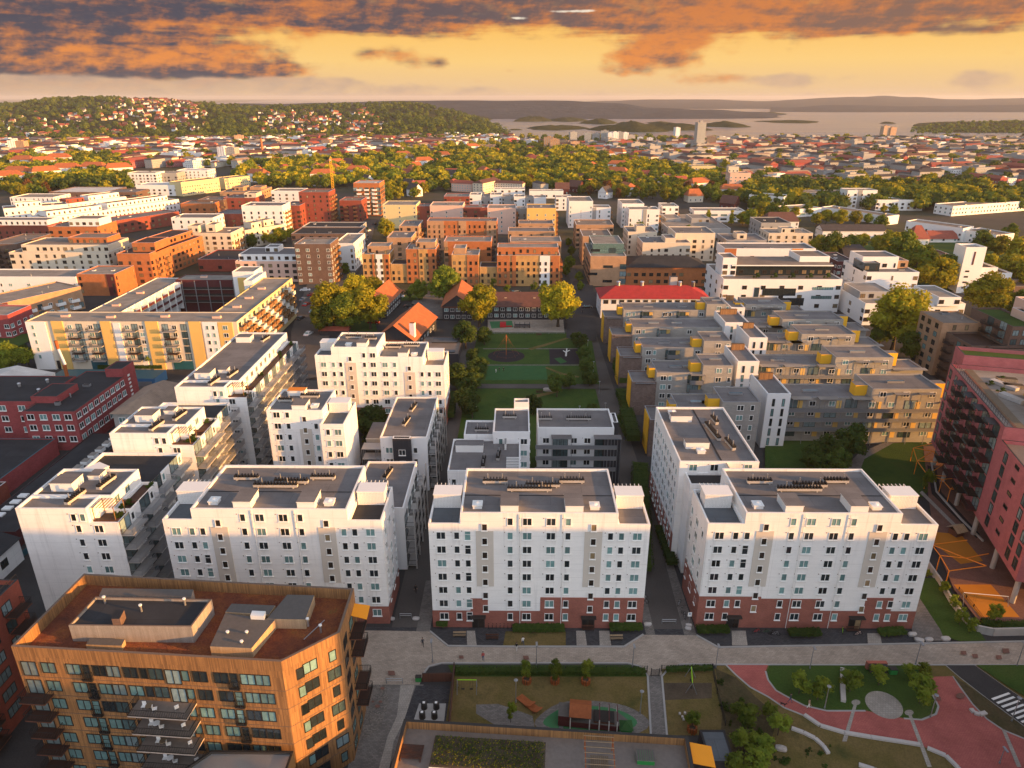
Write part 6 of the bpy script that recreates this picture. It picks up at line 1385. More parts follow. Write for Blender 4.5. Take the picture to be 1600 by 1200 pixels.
# further right
mid('blue white low range with dark pitched roof, between trees', 1284, 1382, 360, 373, 12, 'white_clean', 'tile_dark', ['far1'], 5, roofkind=(3, 'x', 0)); mid('white tower block with dark stripe, right of centre', 1320, 1366, 297, 326, 15, 'white_clean', 'roof_light', ['n1', 'n2'], 4.5, stripe=[(.36, .5, 'grey_render')])
mid('brown grey stepped slab, left of the white tower block', 1240, 1318, 300, 318, 16, 'grey_render', 'roof_warm', ['far1'], 3.4); mid('white houses joined in a stepped row, behind the park trees', 1168, 1222, 304, 326, 18, 'white_clean', 'roof_light', ['n1'], 4, yb2=330)
mid('long white slab, first part, sloping away from the tower block', 1282, 1384, 323, 336, 14, 'white_clean', 'roof_warm', ['far1'], 4, yb2=352); mid('long white slab, middle part, behind the church', 1412, 1500, 345, 367, 14, 'white_clean', 'roof_warm', ['far1'], 4, yb2=380); mid('white slab end with lit gable, right of the church roof', 1500, 1552, 358, 378, 16, 'white_clean', 'roof_warm', ['far1'], 4, yb2=388)
mid('pale blue white block right of the white tower block', 1367, 1440, 312, 329, 16, 'white_clean', 'roof_light', ['n2'], 4.5); mid('long pale stepped slab at the right edge', 1486, 1640, 322, 338, 16, 'white_clean', 'roof_warm', ['far1'], 3.4, yb2=326); mid('pale low block in front of the white slab at the right edge', 1520, 1640, 312, 322, 14, 'white_clean', 'roof_light', ['far1'], 4)
mid('cream lit tenement with brown roofs, above the white tower block', 1258, 1308, 285, 300, 20, 'cream_render', 'tile_brown', ['far1'], 4, roofkind=(4, 'x', 2)); mid('pink tower block rising from the trees', 1138, 1170, 270, 301, 16, 'pink_pale', 'roof_grey', ['far1'], 4, pent=[(.0, .5, .5, 1, 5, 'cream_render')], bal=('R', 'brick', 2)); mid('yellow tower block rising from the trees', 1079, 1116, 259, 280, 16, 'pale_yellow', 'roof_grey', ['far1'], 4)
mid('old white house with red hipped roof, beside the white slab', 1424, 1450, 372, 384, 12, 'white_clean', 'tile_red', ['far1'], 4, roofkind=(7, 'x', 4), name='house', cat='house'); mid('long red tiled wing, right of the old white house', 1452, 1494, 372, 380, 10, 'white_clean', 'tile_red', ['far1'], 5, roofkind=(4, 'x', 0), name='house', cat='house')
mid('dark brick hall with shallow roof, beside the dark red timber house', 1318, 1362, 400, 414, 26, 'brick_brown', 'tile_dark', 'n2', 6, roofkind=(4, 'x', 3), name='hall', cat='hall'); mid('brown brick house left of the church', 1448, 1492, 402, 425, 20, 'brick_crimson', 'tile_brown', 'n2', 6, name='house', cat='house')
mid('white hall with long window band, above the dark red hipped roof', 1224, 1282, 328, 341, 20, 'white_clean', 'roof_light', ['strip'], 7, yb2=337, name='hall', cat='hall')
mid('dark parking deck right of the church', 1545, 1640, 447, 463, 30, 'brick_brown', 'asphalt', 'n2', 8, name='car_park', cat='car park')
# the black timber houses with orange roofs at the head of the park
def timber(label, x, y, rz, w_, d, h, rise, axis, roof, wt='m2', rows=(1.8, 4.6), faces='FR', step=2.9, hip=0):
    b = Bld('timber_house', label, 'timber house', x, y, rz); b.gable(0, w_, 0, d, h, rise, 'timber_dark', roof, axis, .7, hip)
    for z in rows:
        if z < h-.6:
            b.grid('F', -.006, [1.6+step*i for i in range(int((w_-1.6)/step)+1) if 1.6+step*i < w_-.8], [z], wt); b.grid('R', w_+.006, [1.6+step*i for i in range(int(d/step)) if 1.6+step*i < d-.8], [z], wt)
    return b
x0, y0 = P(760, 499); x1, _ = P(880, 499)
b = timber('long black timber nursery with brown tiled roof, facing the park', x0, y0, 0, x1-x0, 11, 6.0, 4.4, 'x', 'tile_brown', rows=(1.7, 4.4), step=2.6)
for u in (8, 20): m = MB(); m.box(-.5, -.5, 0, .5, .5, 1.4, 'cream_render', 'rust_wood'); b.part('dormer', m, (u, 3.4, 7.2))
b.done()
x0, y0 = P(692, 501); x1, _ = P(738, 501); b = timber('black gabled timber wing with orange lit roof, left of the nursery', x0, y0, 0, x1-x0, 26, 6.4, 4.6, 'y', 'tile_orange', rows=(1.7, 4.6), step=2.4); b.done()
x0, y0 = P(565, 497); x1, _ = P(598, 497); b = timber('black timber house with orange lit roof, among the golden trees', x0, y0, R(-6), x1-x0+2, 24, 6.2, 4.6, 'y', 'tile_orange', step=3.2); b.done()
x0, y0 = P(588, 551); x1, _ = P(650, 551); b = timber('black hall with big orange tiled roof and white chimney', x0, y0, R(-9), x1-x0, 30, 5.6, 5.2, 'y', 'tile_orange', rows=(2.4,), step=4)
m = MB(); m.box(-.9, -.9, 0, .9, .9, 6.6, 'white_render', 'rust_wood'); b.part('chimney', m, (x1-x0-1.2, 3.0, 4.5)); b.done()
x0, y0 = P(654, 568); b = Bld('flat_shed', 'low flat wooden pavilion with black solar panel, right of the orange roofed hall', 'shed', x0, y0); b.block(0, 14, 0, 19, 3.6, 'timber_dark', 'roof_warm', .2, 'trim_brown'); m = MB(); m.box(3.4, 12, 3.42, 12.6, 17, 3.8, 'trim_dark', 'roof_blue'); b.part('solar_panel', m); m = MB(); m.box(8, 1.5, 3.42, 12.6, 4, 3.8, 'trim_dark', 'roof_blue'); b.part('solar_panel', m); b.done()
x0, y0 = P(500, 526); b = Bld('bin_shed', 'small open shed with rusty red roof, beside the warm lit white block', 'shed', x0, y0); b.gable(0, 11, 0, 4, 2.6, 1.0, 'timber_dark', 'tile_red', 'x', .4); b.done()
# yellow tower crane and factory chimneys
def crane(label, px, ybase, ytop, mat):
    x, y = P(px, ybase); h = zat(px, ybase, ytop); o = thing('tower_crane', label, 'crane', (x, y, 0), R(12)); m = MB(); s = .9
    for a in (-s, s):
        for c in (-s, s): m.box(a-.16, c-.16, 0, a+.16, c+.16, h, mat)
    n = int(h/2.4)
    for i in range(n):
        for a in (-s, s): m.tube((a, -s, i*h/n), (a, s, (i+1)*h/n), .1, mat, 4); m.tube((-s, a, (i+1)*h/n), (s, a, i*h/n), .1, mat, 4)
    link('mast', m.mesh('mast'), o); j = MB(); j.box(-1, 14, h, 1, -14*.35, h+.3, mat)
    for k in range(10): j.tube((0, 14-k*1.4, h+1.2), (0, 13.3-k*1.4, h+.2), .1, mat, 4)
    j.tube((0, 14, h+1.2), (0, -1, h+1.4), .14, mat, 4); link('jib', j.mesh('jib'), o); c = MB(); c.box(-.9, -4.6, h-1.6, .9, -3, h-.01, 'concrete'); link('counterweight', c.mesh('counterweight'), o)
crane('yellow tower crane standing behind the tall red tower', 521, 302, 248, 'yellow_panel')
for px, yb, yt, lb, r_ in ((411, 245, 216, 'tall pale brick chimney above the left quarter', 2.2), (1483, 266, 247, 'tall orange brick chimney by the red workshop on the right', 2.2), (1292, 268, 252, 'slim dark mast between the rooftops on the right', .7)):
    x, y = P(px, yb); h = zat(px, yb, yt); m = MB(); m.tube((0, 0, 0), (0, 0, h), r_, 'brick_orange' if r_ > 1 else 'grey_metal', 10, r_*.6); o = link('chimney_stack', m.mesh('chimney_stack'), None, (x, y, 0)); tag(o, lb, 'chimney')
# ------------------------------------------------------------------ far land: hills, fjord, islands
def interp(pr, x):
    if x <= pr[0][0]: return pr[0][1]
    for (a, b), (c, d) in zip(pr, pr[1:]):
        if x <= c: t = (x-a)/(c-a); t = t*t*(3-2*t); return b+(d-b)*t
    return pr[-1][1]
def px_of(x, y):
    c, s = math.cos(-YAW), math.sin(-YAW); X, Y = x*c-y*s, x*s+y*c
    return 800+FOC*X/(Y*math.cos(PITCH)+CAMH*math.sin(PITCH))
def smooth(a, b, x): t = min(1, max(0, (x-a)/(b-a))); return t*t*(3-2*t)
def wob(x, y, k): return (math.sin(x*k+1.3*math.sin(y*k*.7))+math.sin(y*k*1.3+x*k*.6+2)+.5*math.sin(x*k*2.7+y*k*2.1))/2.5
HF = {}
def ridge(name, pr, Y0, Y1, Y2, px0, px1, mat, nx=120, ny=26, base=-2.0, rough=6.0, kind='structure'):
    """a ridge of hills whose crest lies about Y1 away; pr is its skyline (column, row)"""
    def hgt(px, Y):
        zr = at_depth(px, interp(pr, px), Y1)[1]
        e = smooth(px0-1, px0+60, px)*1.0 if px0 > -150 else 1.0
        g = smooth(Y0, Y1, Y)*(1-smooth(Y1, Y2, Y)); X = at_depth(px, 200, Y)[0]
        return base+(zr-base)*g+rough*g*wob(X, Y, .006)
    m = MB(); vs = []
    for j in range(ny+1):
        Y = Y0+(Y2-Y0)*(j/ny)**1.15
        for i in range(nx+1):
            px = px0+(px1-px0)*i/nx; X = at_depth(px, 200, Y)[0]; m.v.append((X, Y, hgt(px, Y)))
    for j in range(ny):
        for i in range(nx):
            a = j*(nx+1)+i; m.f.append((a, a+1, a+nx+2, a+nx+1)); m.m.append(mat)
    o = link(name, m.mesh(name, True)); o['kind'] = kind; HF[len(HF)] = hgt
    return o
def hillmat(name, cols, sc_):
    m, n, b = mk(name); p = pos(n); f = n.noise(p, sc_, 8, .7); g = n.noise(p, sc_*6, 4, .7)
    c = n.ramp(f, [(.3, cols[0]), (.5, cols[1]), (.68, cols[2])]); n.put(b.inputs['Base Color'], n.mix(1.0, c, n.m('MULTIPLY_ADD', g, 1.2, .4), 'MULTIPLY')); b.inputs['Roughness'].default_value = 1; b.inputs['Specular IOR Level'].default_value = .05
    bn = n.new('ShaderNodeBump'); bn.inputs['Strength'].default_value = 1; bn.inputs['Distance'].default_value = 9; n.l.new(g, bn.inputs['Height']); n.l.new(bn.outputs[0], b.inputs['Normal'])
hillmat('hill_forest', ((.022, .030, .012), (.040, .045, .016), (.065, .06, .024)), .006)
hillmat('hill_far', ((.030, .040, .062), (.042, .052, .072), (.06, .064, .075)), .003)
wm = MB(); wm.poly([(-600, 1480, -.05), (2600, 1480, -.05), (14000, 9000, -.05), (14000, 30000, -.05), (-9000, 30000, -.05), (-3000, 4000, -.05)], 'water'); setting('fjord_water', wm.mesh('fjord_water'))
ridge('hills', [(-200, 172), (0, 166), (100, 158), (170, 154), (250, 156), (330, 163), (400, 170), (470, 171), (560, 168), (650, 167), (700, 174), (740, 184), (780, 197), (806, 209)], 1500, 2650, 4200, -260, 806, 'hill_forest', 150, 34, -1.5, 7)
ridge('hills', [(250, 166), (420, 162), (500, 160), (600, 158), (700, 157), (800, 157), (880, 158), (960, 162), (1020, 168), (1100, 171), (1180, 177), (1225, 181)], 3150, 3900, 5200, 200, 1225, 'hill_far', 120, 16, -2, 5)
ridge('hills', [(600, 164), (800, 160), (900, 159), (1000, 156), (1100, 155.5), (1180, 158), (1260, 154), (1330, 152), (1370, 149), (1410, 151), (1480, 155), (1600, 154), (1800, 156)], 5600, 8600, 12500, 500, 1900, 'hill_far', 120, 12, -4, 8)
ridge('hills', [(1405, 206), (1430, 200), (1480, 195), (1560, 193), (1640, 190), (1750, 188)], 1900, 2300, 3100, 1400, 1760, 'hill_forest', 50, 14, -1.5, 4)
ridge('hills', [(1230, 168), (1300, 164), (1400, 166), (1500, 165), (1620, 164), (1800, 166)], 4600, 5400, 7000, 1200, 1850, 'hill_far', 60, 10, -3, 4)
def island(px, py, hw, ph):
    x, y = P(px, py, 0); k = hw/FOC*math.hypot(y, 86); h = .72*ph/FOC*y; m = MB(); n, r = 30, 6
    m.v.append((0, 0, h))
    for j in range(1, r+1):
        for i in range(n):
            a = 2*PI*i/n; q = j/r; rad = k*q*(1+.14*math.sin(3*a+px)+.07*math.sin(7*a)); z = h*(1-q**2.2)*(1+.22*math.sin(a*2+px)+.12*math.sin(5*a+q*9)); m.v.append((rad*math.cos(a), rad*math.sin(a)*1.3, z if j < r else -.3))
    for i in range(n): m.f.append((0, 1+i, 1+(i+1) % n)); m.m.append('hill_forest')
    for j in range(r-1):
        for i in range(n): a = 1+j*n+i; c = 1+j*n+(i+1) % n; m.f.append((a, a+n, c+n, c)); m.m.append('hill_forest')
    o = link('island', m.mesh('island', True), None, (x, y, -.2)); o['kind'] = 'structure'
for a in ((832, 189, 30, 8), (886, 189, 30, 6), (936, 193, 27, 8), (868, 201, 44, 6), (985, 203, 56, 14), (1040, 201, 60, 10), (1030, 192, 18, 2.5), (1130, 197, 40, 8), (1232, 190.5, 44, 3), (1330, 173.5, 18, 3), (1205, 178, 22, 3), (1386, 193, 10, 3), (1362, 173, 8, 1.5), (1410, 172.5, 7, 1.5), (805, 203, 10, 2)): island(*a)
# ------------------------------------------------------------------ trees of the quarter, one by one
def tpx(px, yb, yt, key, label, group=None, spread=1.0):
    x, y = P(px, yb); return tree(x, y, max(1.5, zat(px, yb, yt)), key, label, group, spread)
tpx(1393, 549, 456, 'bigold', 'great lone tree with golden lit crown among the grey terraces', None, 1.05); tpx(1424, 566, 521, 'big', 'smaller tree in front of the great lone tree', None, 1.2); tpx(1372, 545, 497, 'big', 'half shaded tree on the left of the great lone tree')
tpx(1540, 497, 432, 'bigold', 'broad golden tree in front of the white church', None, 1.25); tpx(1592, 500, 455, 'big', 'green tree at the right edge beside the broad golden church tree', None, 1.2)
for i, (px, yb, yt, k) in enumerate(((522, 516, 446, 'bigold'), (556, 480, 433, 'bigold'), (545, 520, 462, 'big'), (579, 516, 452, 'bigold'), (510, 522, 476, 'big'), (583, 478, 434, 'bigold'), (535, 492, 450, 'bigold'))):
    tpx(px, yb, yt, k, 'golden leafy tree in the cluster beside the black timber house' if k == 'bigold' else 'green leafy tree in the cluster beside the black timber house', 'trees by the black timber house', 1.05)
tpx(655, 470, 438, 'big', 'grey green tree standing before the orange brick quarter'); tpx(694, 474, 419, 'big', 'tall dark green tree between the two halves of the orange quarter'); tpx(749, 510, 449, 'bigold', 'tall half gilded tree in front of the nursery, left one', None, 1.05); tpx(872, 512, 447, 'bigold', 'round half gilded tree at the right end of the nursery', None, 1.15)
tpx(728, 545, 502, 'park', 'pale green tree by the flat wooden pavilion', None, 1.0)
for px, yb, yt in ((757, 540, 512), (741, 572, 546), (747, 588, 558), (737, 604, 573), (745, 612, 584), (731, 622, 590), (728, 648, 608), (738, 655, 620)): tpx(px, yb, yt, 'park', 'bushy green tree along the left edge of the park', 'park trees left edge', 1.15)
for px, yb, yt in ((905, 545, 520), (912, 566, 542), (918, 588, 560), (921, 605, 580), (897, 535, 520)): tpx(px, yb, yt, 'park', 'bushy green tree along the right edge of the park', 'park trees right edge', 1.15)
tpx(870, 622, 586, 'park', 'fresh green tree beside the park path, left of two'); tpx(889, 610, 583, 'park', 'fresh green tree beside the park path, right of two'); tpx(833, 650, 618, 'park', 'small tree on the lawn behind the gallery house'); tpx(925, 655, 632, 'park', 'low tree at the lower right corner of the park')
for px, yb in ((770, 452), (835, 458), (792, 462), (850, 456), (640, 470)): tpx(px, yb, yb-17, 'young', 'slim street tree in front of the orange quarter', 'street trees before the orange quarter', 1.1)
tpx(578, 700, 640, 'park', 'dark tree in the gap behind the white block with blank end', None, 1.2); tpx(568, 680, 640, 'park', 'dark tree close to the blank white end wall', None, 1.1); tpx(715, 610, 570, 'park', 'green tree beside the warm lit white block', None, 1.1)
tpx(20, 585, 536, 'big', 'dark green tree at the left edge above the works', None, 1.2); tpx(46, 572, 540, 'park', 'smaller dark green tree by the left edge'); tpx(-5, 592, 545, 'big', 'dark tree cut by the left edge above the works')
for px, yb in ((172, 573), (238, 574), (300, 573)): tpx(px, yb, yb-26, 'young', 'young green tree before the garage gates of the yellow block', 'young trees before the yellow block', 1.2)
tpx(1290, 738, 685, 'park', 'dark green tree on the lawn, left of three', None, .95); tpx(1325, 725, 664, 'park', 'dark green tree on the lawn, middle of three', None, .9); tpx(1305, 752, 704, 'park', 'dark green tree on the lawn, nearest of three', None, .95); tpx(1262, 742, 700, 'park', 'dark green tree behind the right front block', None, 1.2)
R_ = [(1300, 408, 364), (1276, 398, 368), (1326, 402, 368), (1345, 392, 366), (1372, 396, 366), (1388, 408, 362), (1405, 425, 364), (1425, 445, 386), (1458, 458, 400), (1478, 452, 402), (1442, 430, 386), (1500, 440, 395), (1556, 402, 366), (1590, 418, 372), (1570, 446, 396), (1541, 430, 398), (1606, 455, 402), (1530, 398, 362), (1612, 395, 355), (1575, 380, 350), (1420, 400, 372)]
for px, yb, yt in R_: tpx(px, yb, yt, 'midgold' if rnd.random() < .6 else 'mid', 'leafy tree in the churchyard grove on the right', 'churchyard grove', 1.05)
for px, yb, yt in ((1190, 342, 316), (1205, 348, 318), (1222, 350, 322), (1240, 340, 322), (1260, 338, 318), (1275, 352, 332), (1290, 350, 328), (1310, 352, 326), (1335, 352, 330), (1355, 350, 334), (1375, 358, 336), (1245, 352, 340), (1170, 355, 328), (1160, 352, 330), (1355, 330, 322), (1380, 332, 320), (1395, 338, 322)): tpx(px, yb, yt, 'midgold' if rnd.random() < .5 else 'mid', 'leafy tree among the white slabs right of centre', 'trees among white slabs', 1.1)
for i in range(14): px = 1398+i*8.5; tpx(px, 316+rnd.uniform(-3, 5), 288+rnd.uniform(0, 5), 'mid' if rnd.random() < .65 else 'midgold', 'tree in the dark green wood before the red tenements', 'wood before the red tenements', 1.25)
for px, yb, yt in ((365, 388, 360), (350, 392, 368), (395, 388, 366), (412, 382, 361), (440, 380, 355), (456, 374, 357), (330, 397, 376), (425, 384, 366)): tpx(px, yb, yt, 'midgold' if rnd.random() < .6 else 'mid', 'green gold tree between the cream blocks left of centre', 'trees between the cream blocks', 1.1)
tpx(605, 372, 340, 'midgold', 'round gold green tree on the curving street'); tpx(568, 368, 350, 'mid', 'small tree on the far side of the curving street')
for px in (1165, 1172, 1178, 1142, 1105): tpx(px, 352, 328, 'poplar', 'columnar poplar beside the long low white block', 'poplars by the low white block')
for i, (px, yb, yt) in enumerate(((890, 420, 400), (893, 400, 385), (884, 432, 415), (906, 455, 440), (905, 440, 425), (888, 385, 372), (540, 430, 412), (548, 418, 404), (1075, 372, 352), (985, 372, 352), (1000, 370, 348))): tpx(px, yb, yt, 'mid', 'small dark street tree beside a lane between blocks', 'lane trees')
# foreground planting
for px, yb, yt in ((823, 1066, 1034), (867, 1066, 1032), (915, 1066, 1032)): tpx(px, yb, yt, 'young', 'young tree with orange planting tub on the playground lawn', 'playground saplings', .8)
tpx(1081, 1142, 1112, 'young', 'young tree in an orange box on the small fenced lawn'); tpx(798, 1130, 1098, 'young', 'thin young tree beside the playground path', None, .7)
for px, yb, yt in ((1152, 1120, 1090), (1163, 1140, 1092), (1160, 1180, 1128), (1195, 1185, 1140), (1180, 1210, 1160), (1148, 1215, 1165), (1215, 1150, 1105), (1198, 1122, 1090)): tpx(px, yb, yb-(yb-yt)*.72, 'young', 'bright green small tree on the planted slope', 'slope trees', 1.35)
for px, yb, yt in ((1248, 1085, 1052), (1277, 1095, 1060), (1327, 1082, 1048), (1372, 1072, 1042), (1436, 1100, 1058), (1420, 1066, 1040), (1440, 1062, 1038)): tpx(px, yb, yt, 'young', 'young bushy tree on the round lawn by the red plaza', 'round lawn trees', 1.25)
for px, yb, yt in ((1448, 905, 890), (1472, 932, 908), (1488, 955, 930), (1498, 978, 950), (1514, 992, 966), (1550, 978, 944), (1445, 770, 735)): tpx(px, yb, yt, 'young', 'slender sapling with pale blossom along the retaining wall', 'saplings along the wall', .9)
for i in range(26):
    px = rnd.uniform(1125, 1215); yb = rnd.uniform(1055, 1200)
    if px > 1150+.45*(yb-1055): continue
    x, y = P(px, yb); tree(x, y, rnd.uniform(.6, 1.2), 'bush', 'low green shrub on the planted slope', 'slope shrubs', cat='shrub')
for i in range(16): x, y = P(rnd.uniform(1150, 1300), rnd.uniform(1160, 1205)); tree(x, y, rnd.uniform(.5, 1.0), 'bush', 'low shrub in the dry grass by the bottom edge', 'dry grass shrubs', cat='shrub')
hedge('hedge', 'dark hedge strip along the right wall of the lane beside the middle front block', [(1003, 900), (1000, 780), (1000, 735)], 1.2, 4.2, dens=9); hedge('hedge', 'hedge strip running along the foot of the right front block', [(1050, 890), (1030, 832)], 1.0, 2.2, dens=12)
hedge('hedge', 'clipped hedge beside the long white block, right lane', [(985, 690), (972, 660)], 1.4, 3.6, dens=12)
for a, c, lb in (((801, 986), (882, 986), 'low hedge bed before the left half of the middle front block'), ((952, 986), (1003, 986), 'low hedge bed at the right corner of the middle front block'), ((1088, 990), (1138, 990), 'low hedge bed at the left corner of the right front block'), ((1231, 995), (1281, 995), 'low hedge bed before the middle of the right front block'), ((1372, 994), (1412, 992), 'low hedge bed at the right corner of the right front block'), ((682, 980), (700, 980), 'low hedge beside the left corner of the middle front block')): hedge('hedge', lb, [a, c], .7, 1.5)
hedge('hedge', 'long dark hedge inside the playground fence', [(712, 1053), (1008, 1053)], .9, 1.0); hedge('hedge', 'short dark hedge inside the small lawn fence', [(1040, 1053), (1112, 1051)], .7, .7)
hedge('hedge', 'clipped hedge on top of the curved concrete wall', [(1532, 978), (1560, 985), (1640, 984)], 1.2, 1.8)
for yb0, yb1, n_ in ((540, 520, 0), (572, 550, 1), (604, 580, 2), (645, 615, 3), (700, 655, 4)): hedge('hedge', ['clipped hedge at the foot of the topmost terrace end', 'clipped hedge at the foot of the second terrace end', 'clipped hedge at the foot of the third terrace end', 'clipped hedge at the foot of the fourth terrace end', 'clipped hedge at the foot of the lowest terrace end'][n_], [(961+n_*7, yb0), (953+n_*6, yb1)], 2.0, 4.0, dens=9)
hedge('hedge', 'low hedge along the garage fronts of the yellow block', [(155, 577), (255, 577)], 1.3, 1.6, dens=10); hedge('hedge', 'tall clipped hedge beside the warm lit white block', [(703, 660), (705, 625)], 1.8, 3.0, dens=9)
# ------------------------------------------------------------------ the tree belt and villa quarter beyond the blocks
def inpoly(px, py, pl):
    r = False; n = len(pl)
    for i in range(n):
        (a, b), (c, d) = pl[i], pl[(i+1) % n]
        if (b > py) != (d > py) and px < (c-a)*(py-b)/(d-b)+a: r = not r
    return r
HS = {}
def house_kind(key, w_, d, h, rise, wall, roof, hip=0.0, flat=False):
    b = Bld('house', 'x', 'house', 0, 0)
    if flat: b.block(-w_/2, w_/2, -d/2, d/2, h, wall, roof, .4); b.block(-w_*.15, w_*.2, -d*.2, d*.2, h+2.2, wall, roof, .3, z0=h-.5)
    else: b.gable(-w_/2, w_/2, -d/2, d/2, h, rise, wall, roof, 'x', .5, hip)
    wins = MB()
    T = WT['far1']['mb'] if (w_ > 22 or flat) else WT['m1']['mb']
    for f in range(max(1, int((h-.6)/3))):
        n = max(2, int(w_/3.6))
        for i in range(n):
            u = -w_/2+w_*(i+.5)/n; wins.add(T, (u, -d/2-.006, 1.8+3*f)); wins.add(T, (u, d/2+.006, 1.8+3*f), PI)
        n2 = max(1, int(d/4))
        for i in range(n2): v = -d/2+d*(i+.5)/n2; wins.add(T, (w_/2+.006, v, 1.8+3*f), PI/2); wins.add(T, (-w_/2-.006, v, 1.8+3*f), -PI/2)
    ww = wins.mesh('window'); HS[key] = (b.w.mesh('wall'), b.r.mesh('roof'), ww, b, wins, h+rise); bpy.data.objects.remove(b.root)
for k, a in dict(v1=(11, 9, 5.6, 4, 'white_clean', 'tile_red', 0), v2=(12, 9, 5.4, 4.4, 'cream_render', 'tile_orange', 2.5), v3=(10, 8, 5.6, 4.2, 'white_clean', 'tile_dark', 0), v4=(13, 10, 6, 3.6, 'pale_yellow', 'tile_red', 4), v5=(22, 11, 8.4, 3.6, 'white_clean', 'tile_orange', 4), v6=(11, 9, 5.2, 4.6, 'dark_red', 'tile_brown', 0),
               c1=(38, 13, 12, 3.6, 'brick_crimson', 'tile_brown', 3), c2=(46, 14, 13, 3.2, 'cream_render', 'tile_brown', 3), c3=(34, 15, 14.5, 2.5, 'grey_render', 'tile_dark', 3), c4=(30, 13, 11, 3.6, 'pink_pale', 'tile_red', 3), c5=(52, 14, 12.5, 3.5, 'brick_factory', 'tile_red', 3), c8=(40, 13, 12, 3, 'stone_grey', 'tile_pale', 3)).items(): house_kind(k, *a)
for k, a in dict(c6=(40, 18, 13, 0, 'white_clean', 'roof_light', 0, True), c7=(30, 24, 17, 0, 'grey_render', 'roof_grey', 0, True), c9=(58, 20, 10, 0, 'white_clean', 'roof_white', 0, True), t1=(18, 18, 38, 0, 'grey_render', 'roof_grey', 0, True), t2=(14, 20, 46, 0, 'white_clean', 'roof_light', 0, True), t3=(20, 16, 34, 0, 'brick_tan', 'roof_grey', 0, True)).items(): house_kind(k, *a)
HCNT = [0]
def house(key, x, y, rz, label, group, s=1.0, sz=None, cat='house', name='house', z=0.0):
    wm_, rm, ww, b, wins, H = HS[key]; o = thing(name, label, cat, (x, y, z), rz, group); o.scale = (s, s, sz or s)
    link('wall', wm_, o); link('roof', rm, o); w2 = link('window', ww, o); w2['kind'] = 'stuff'; HCNT[0] += 1; return o
VL = {'v1': 'white villa with red saddle roof in the tree belt', 'v2': 'cream villa with orange hipped roof in the tree belt', 'v3': 'white villa with dark saddle roof in the tree belt', 'v4': 'pale yellow villa with red hipped roof in the tree belt', 'v5': 'long white house with orange hipped roof in the tree belt', 'v6': 'dark red villa with brown roof in the tree belt'}
belt = [(395, 262), (470, 256), (560, 246), (640, 238), (740, 226), (820, 226), (900, 236), (980, 250), (1040, 262), (1100, 270), (1140, 290), (1160, 318), (1080, 318), (960, 312), (880, 302), (770, 292), (690, 300), (640, 312), (600, 318), (596, 300), (540, 296), (420, 294), (360, 282)]
beltL = [(0, 252), (80, 248), (180, 246), (205, 262), (200, 284), (150, 292), (80, 292), (75, 308), (20, 308), (0, 300)]
taken = []
def free(x, y, r):
    for a, b, q in taken:
        if abs(x-a) < r+q and abs(y-b) < r+q and math.hypot(x-a, y-b) < (r+q): return False
    return True
rb = random.Random(21)
for (px, py, k) in ((405, 284, 'v5'), (440, 282, 'v3'), (505, 284, 'v5'), (560, 278, 'v5'), (608, 270, 'v4'), (650, 267, 'v2'), (662, 262, 'v5'), (640, 279, 'v1'), (690, 252, 'v5'), (740, 254, 'v2'), (736, 266, 'v4'), (835, 255, 'v1'), (812, 265, 'v3'), (640, 297, 'v3'), (655, 300, 'v1'), (770, 280, 'v6'), (705, 281, 'v3'), (900, 300, 'v6'), (920, 298, 'v2'), (1062, 292, 'v1'), (1090, 300, 'v5'), (1083, 315, 'v2'), (1139, 327, 'v6'), (1012, 282, 'v1'), (878, 304, 'v6')):
    x, y = P(px, py); taken.append((x, y, 7)); house(k, x, y, rb.uniform(-.7, .7), VL[k], 'villas in the tree belt', 1.15)
for px, py in ((32, 282), (73, 282), (108, 276), (150, 274), (187, 276), (40, 262), (70, 264), (95, 258), (15, 290)):
    x, y = P(px, py); taken.append((x, y, 12)); house('v5', x, y, rb.uniform(-.2, .9), 'large house with glowing orange roof among the left hand trees', 'orange roofed houses on the left', 1.3)
nv = 0
while nv < 70:
    px, py = rb.uniform(380, 1150), rb.uniform(232, 312)
    if not inpoly(px, py, belt): continue
    x, y = P(px, py)
    if not free(x, y, 10): continue
    k = rb.choice(list(VL)); taken.append((x, y, 7)); house(k, x, y, rb.uniform(0, PI), VL[k], 'villas in the tree belt', rb.uniform(.95, 1.2)); nv += 1
cand = []
tries = 0
while len(cand) < 1150 and tries < 40000:
    tries += 1; left = rb.random() < .14
    px, py = (rb.uniform(-5, 205), rb.uniform(246, 308)) if left else (rb.uniform(360, 1160), rb.uniform(226, 318))
    if not inpoly(px, py, beltL if left else belt): continue
    x, y = P(px, py)
    if not free(x, y, 2.6): continue
    taken.append((x, y, 2.6)); cand.append((x, y, rb.uniform(7, 13), px, py))
cand.sort(key=lambda c: c[1])
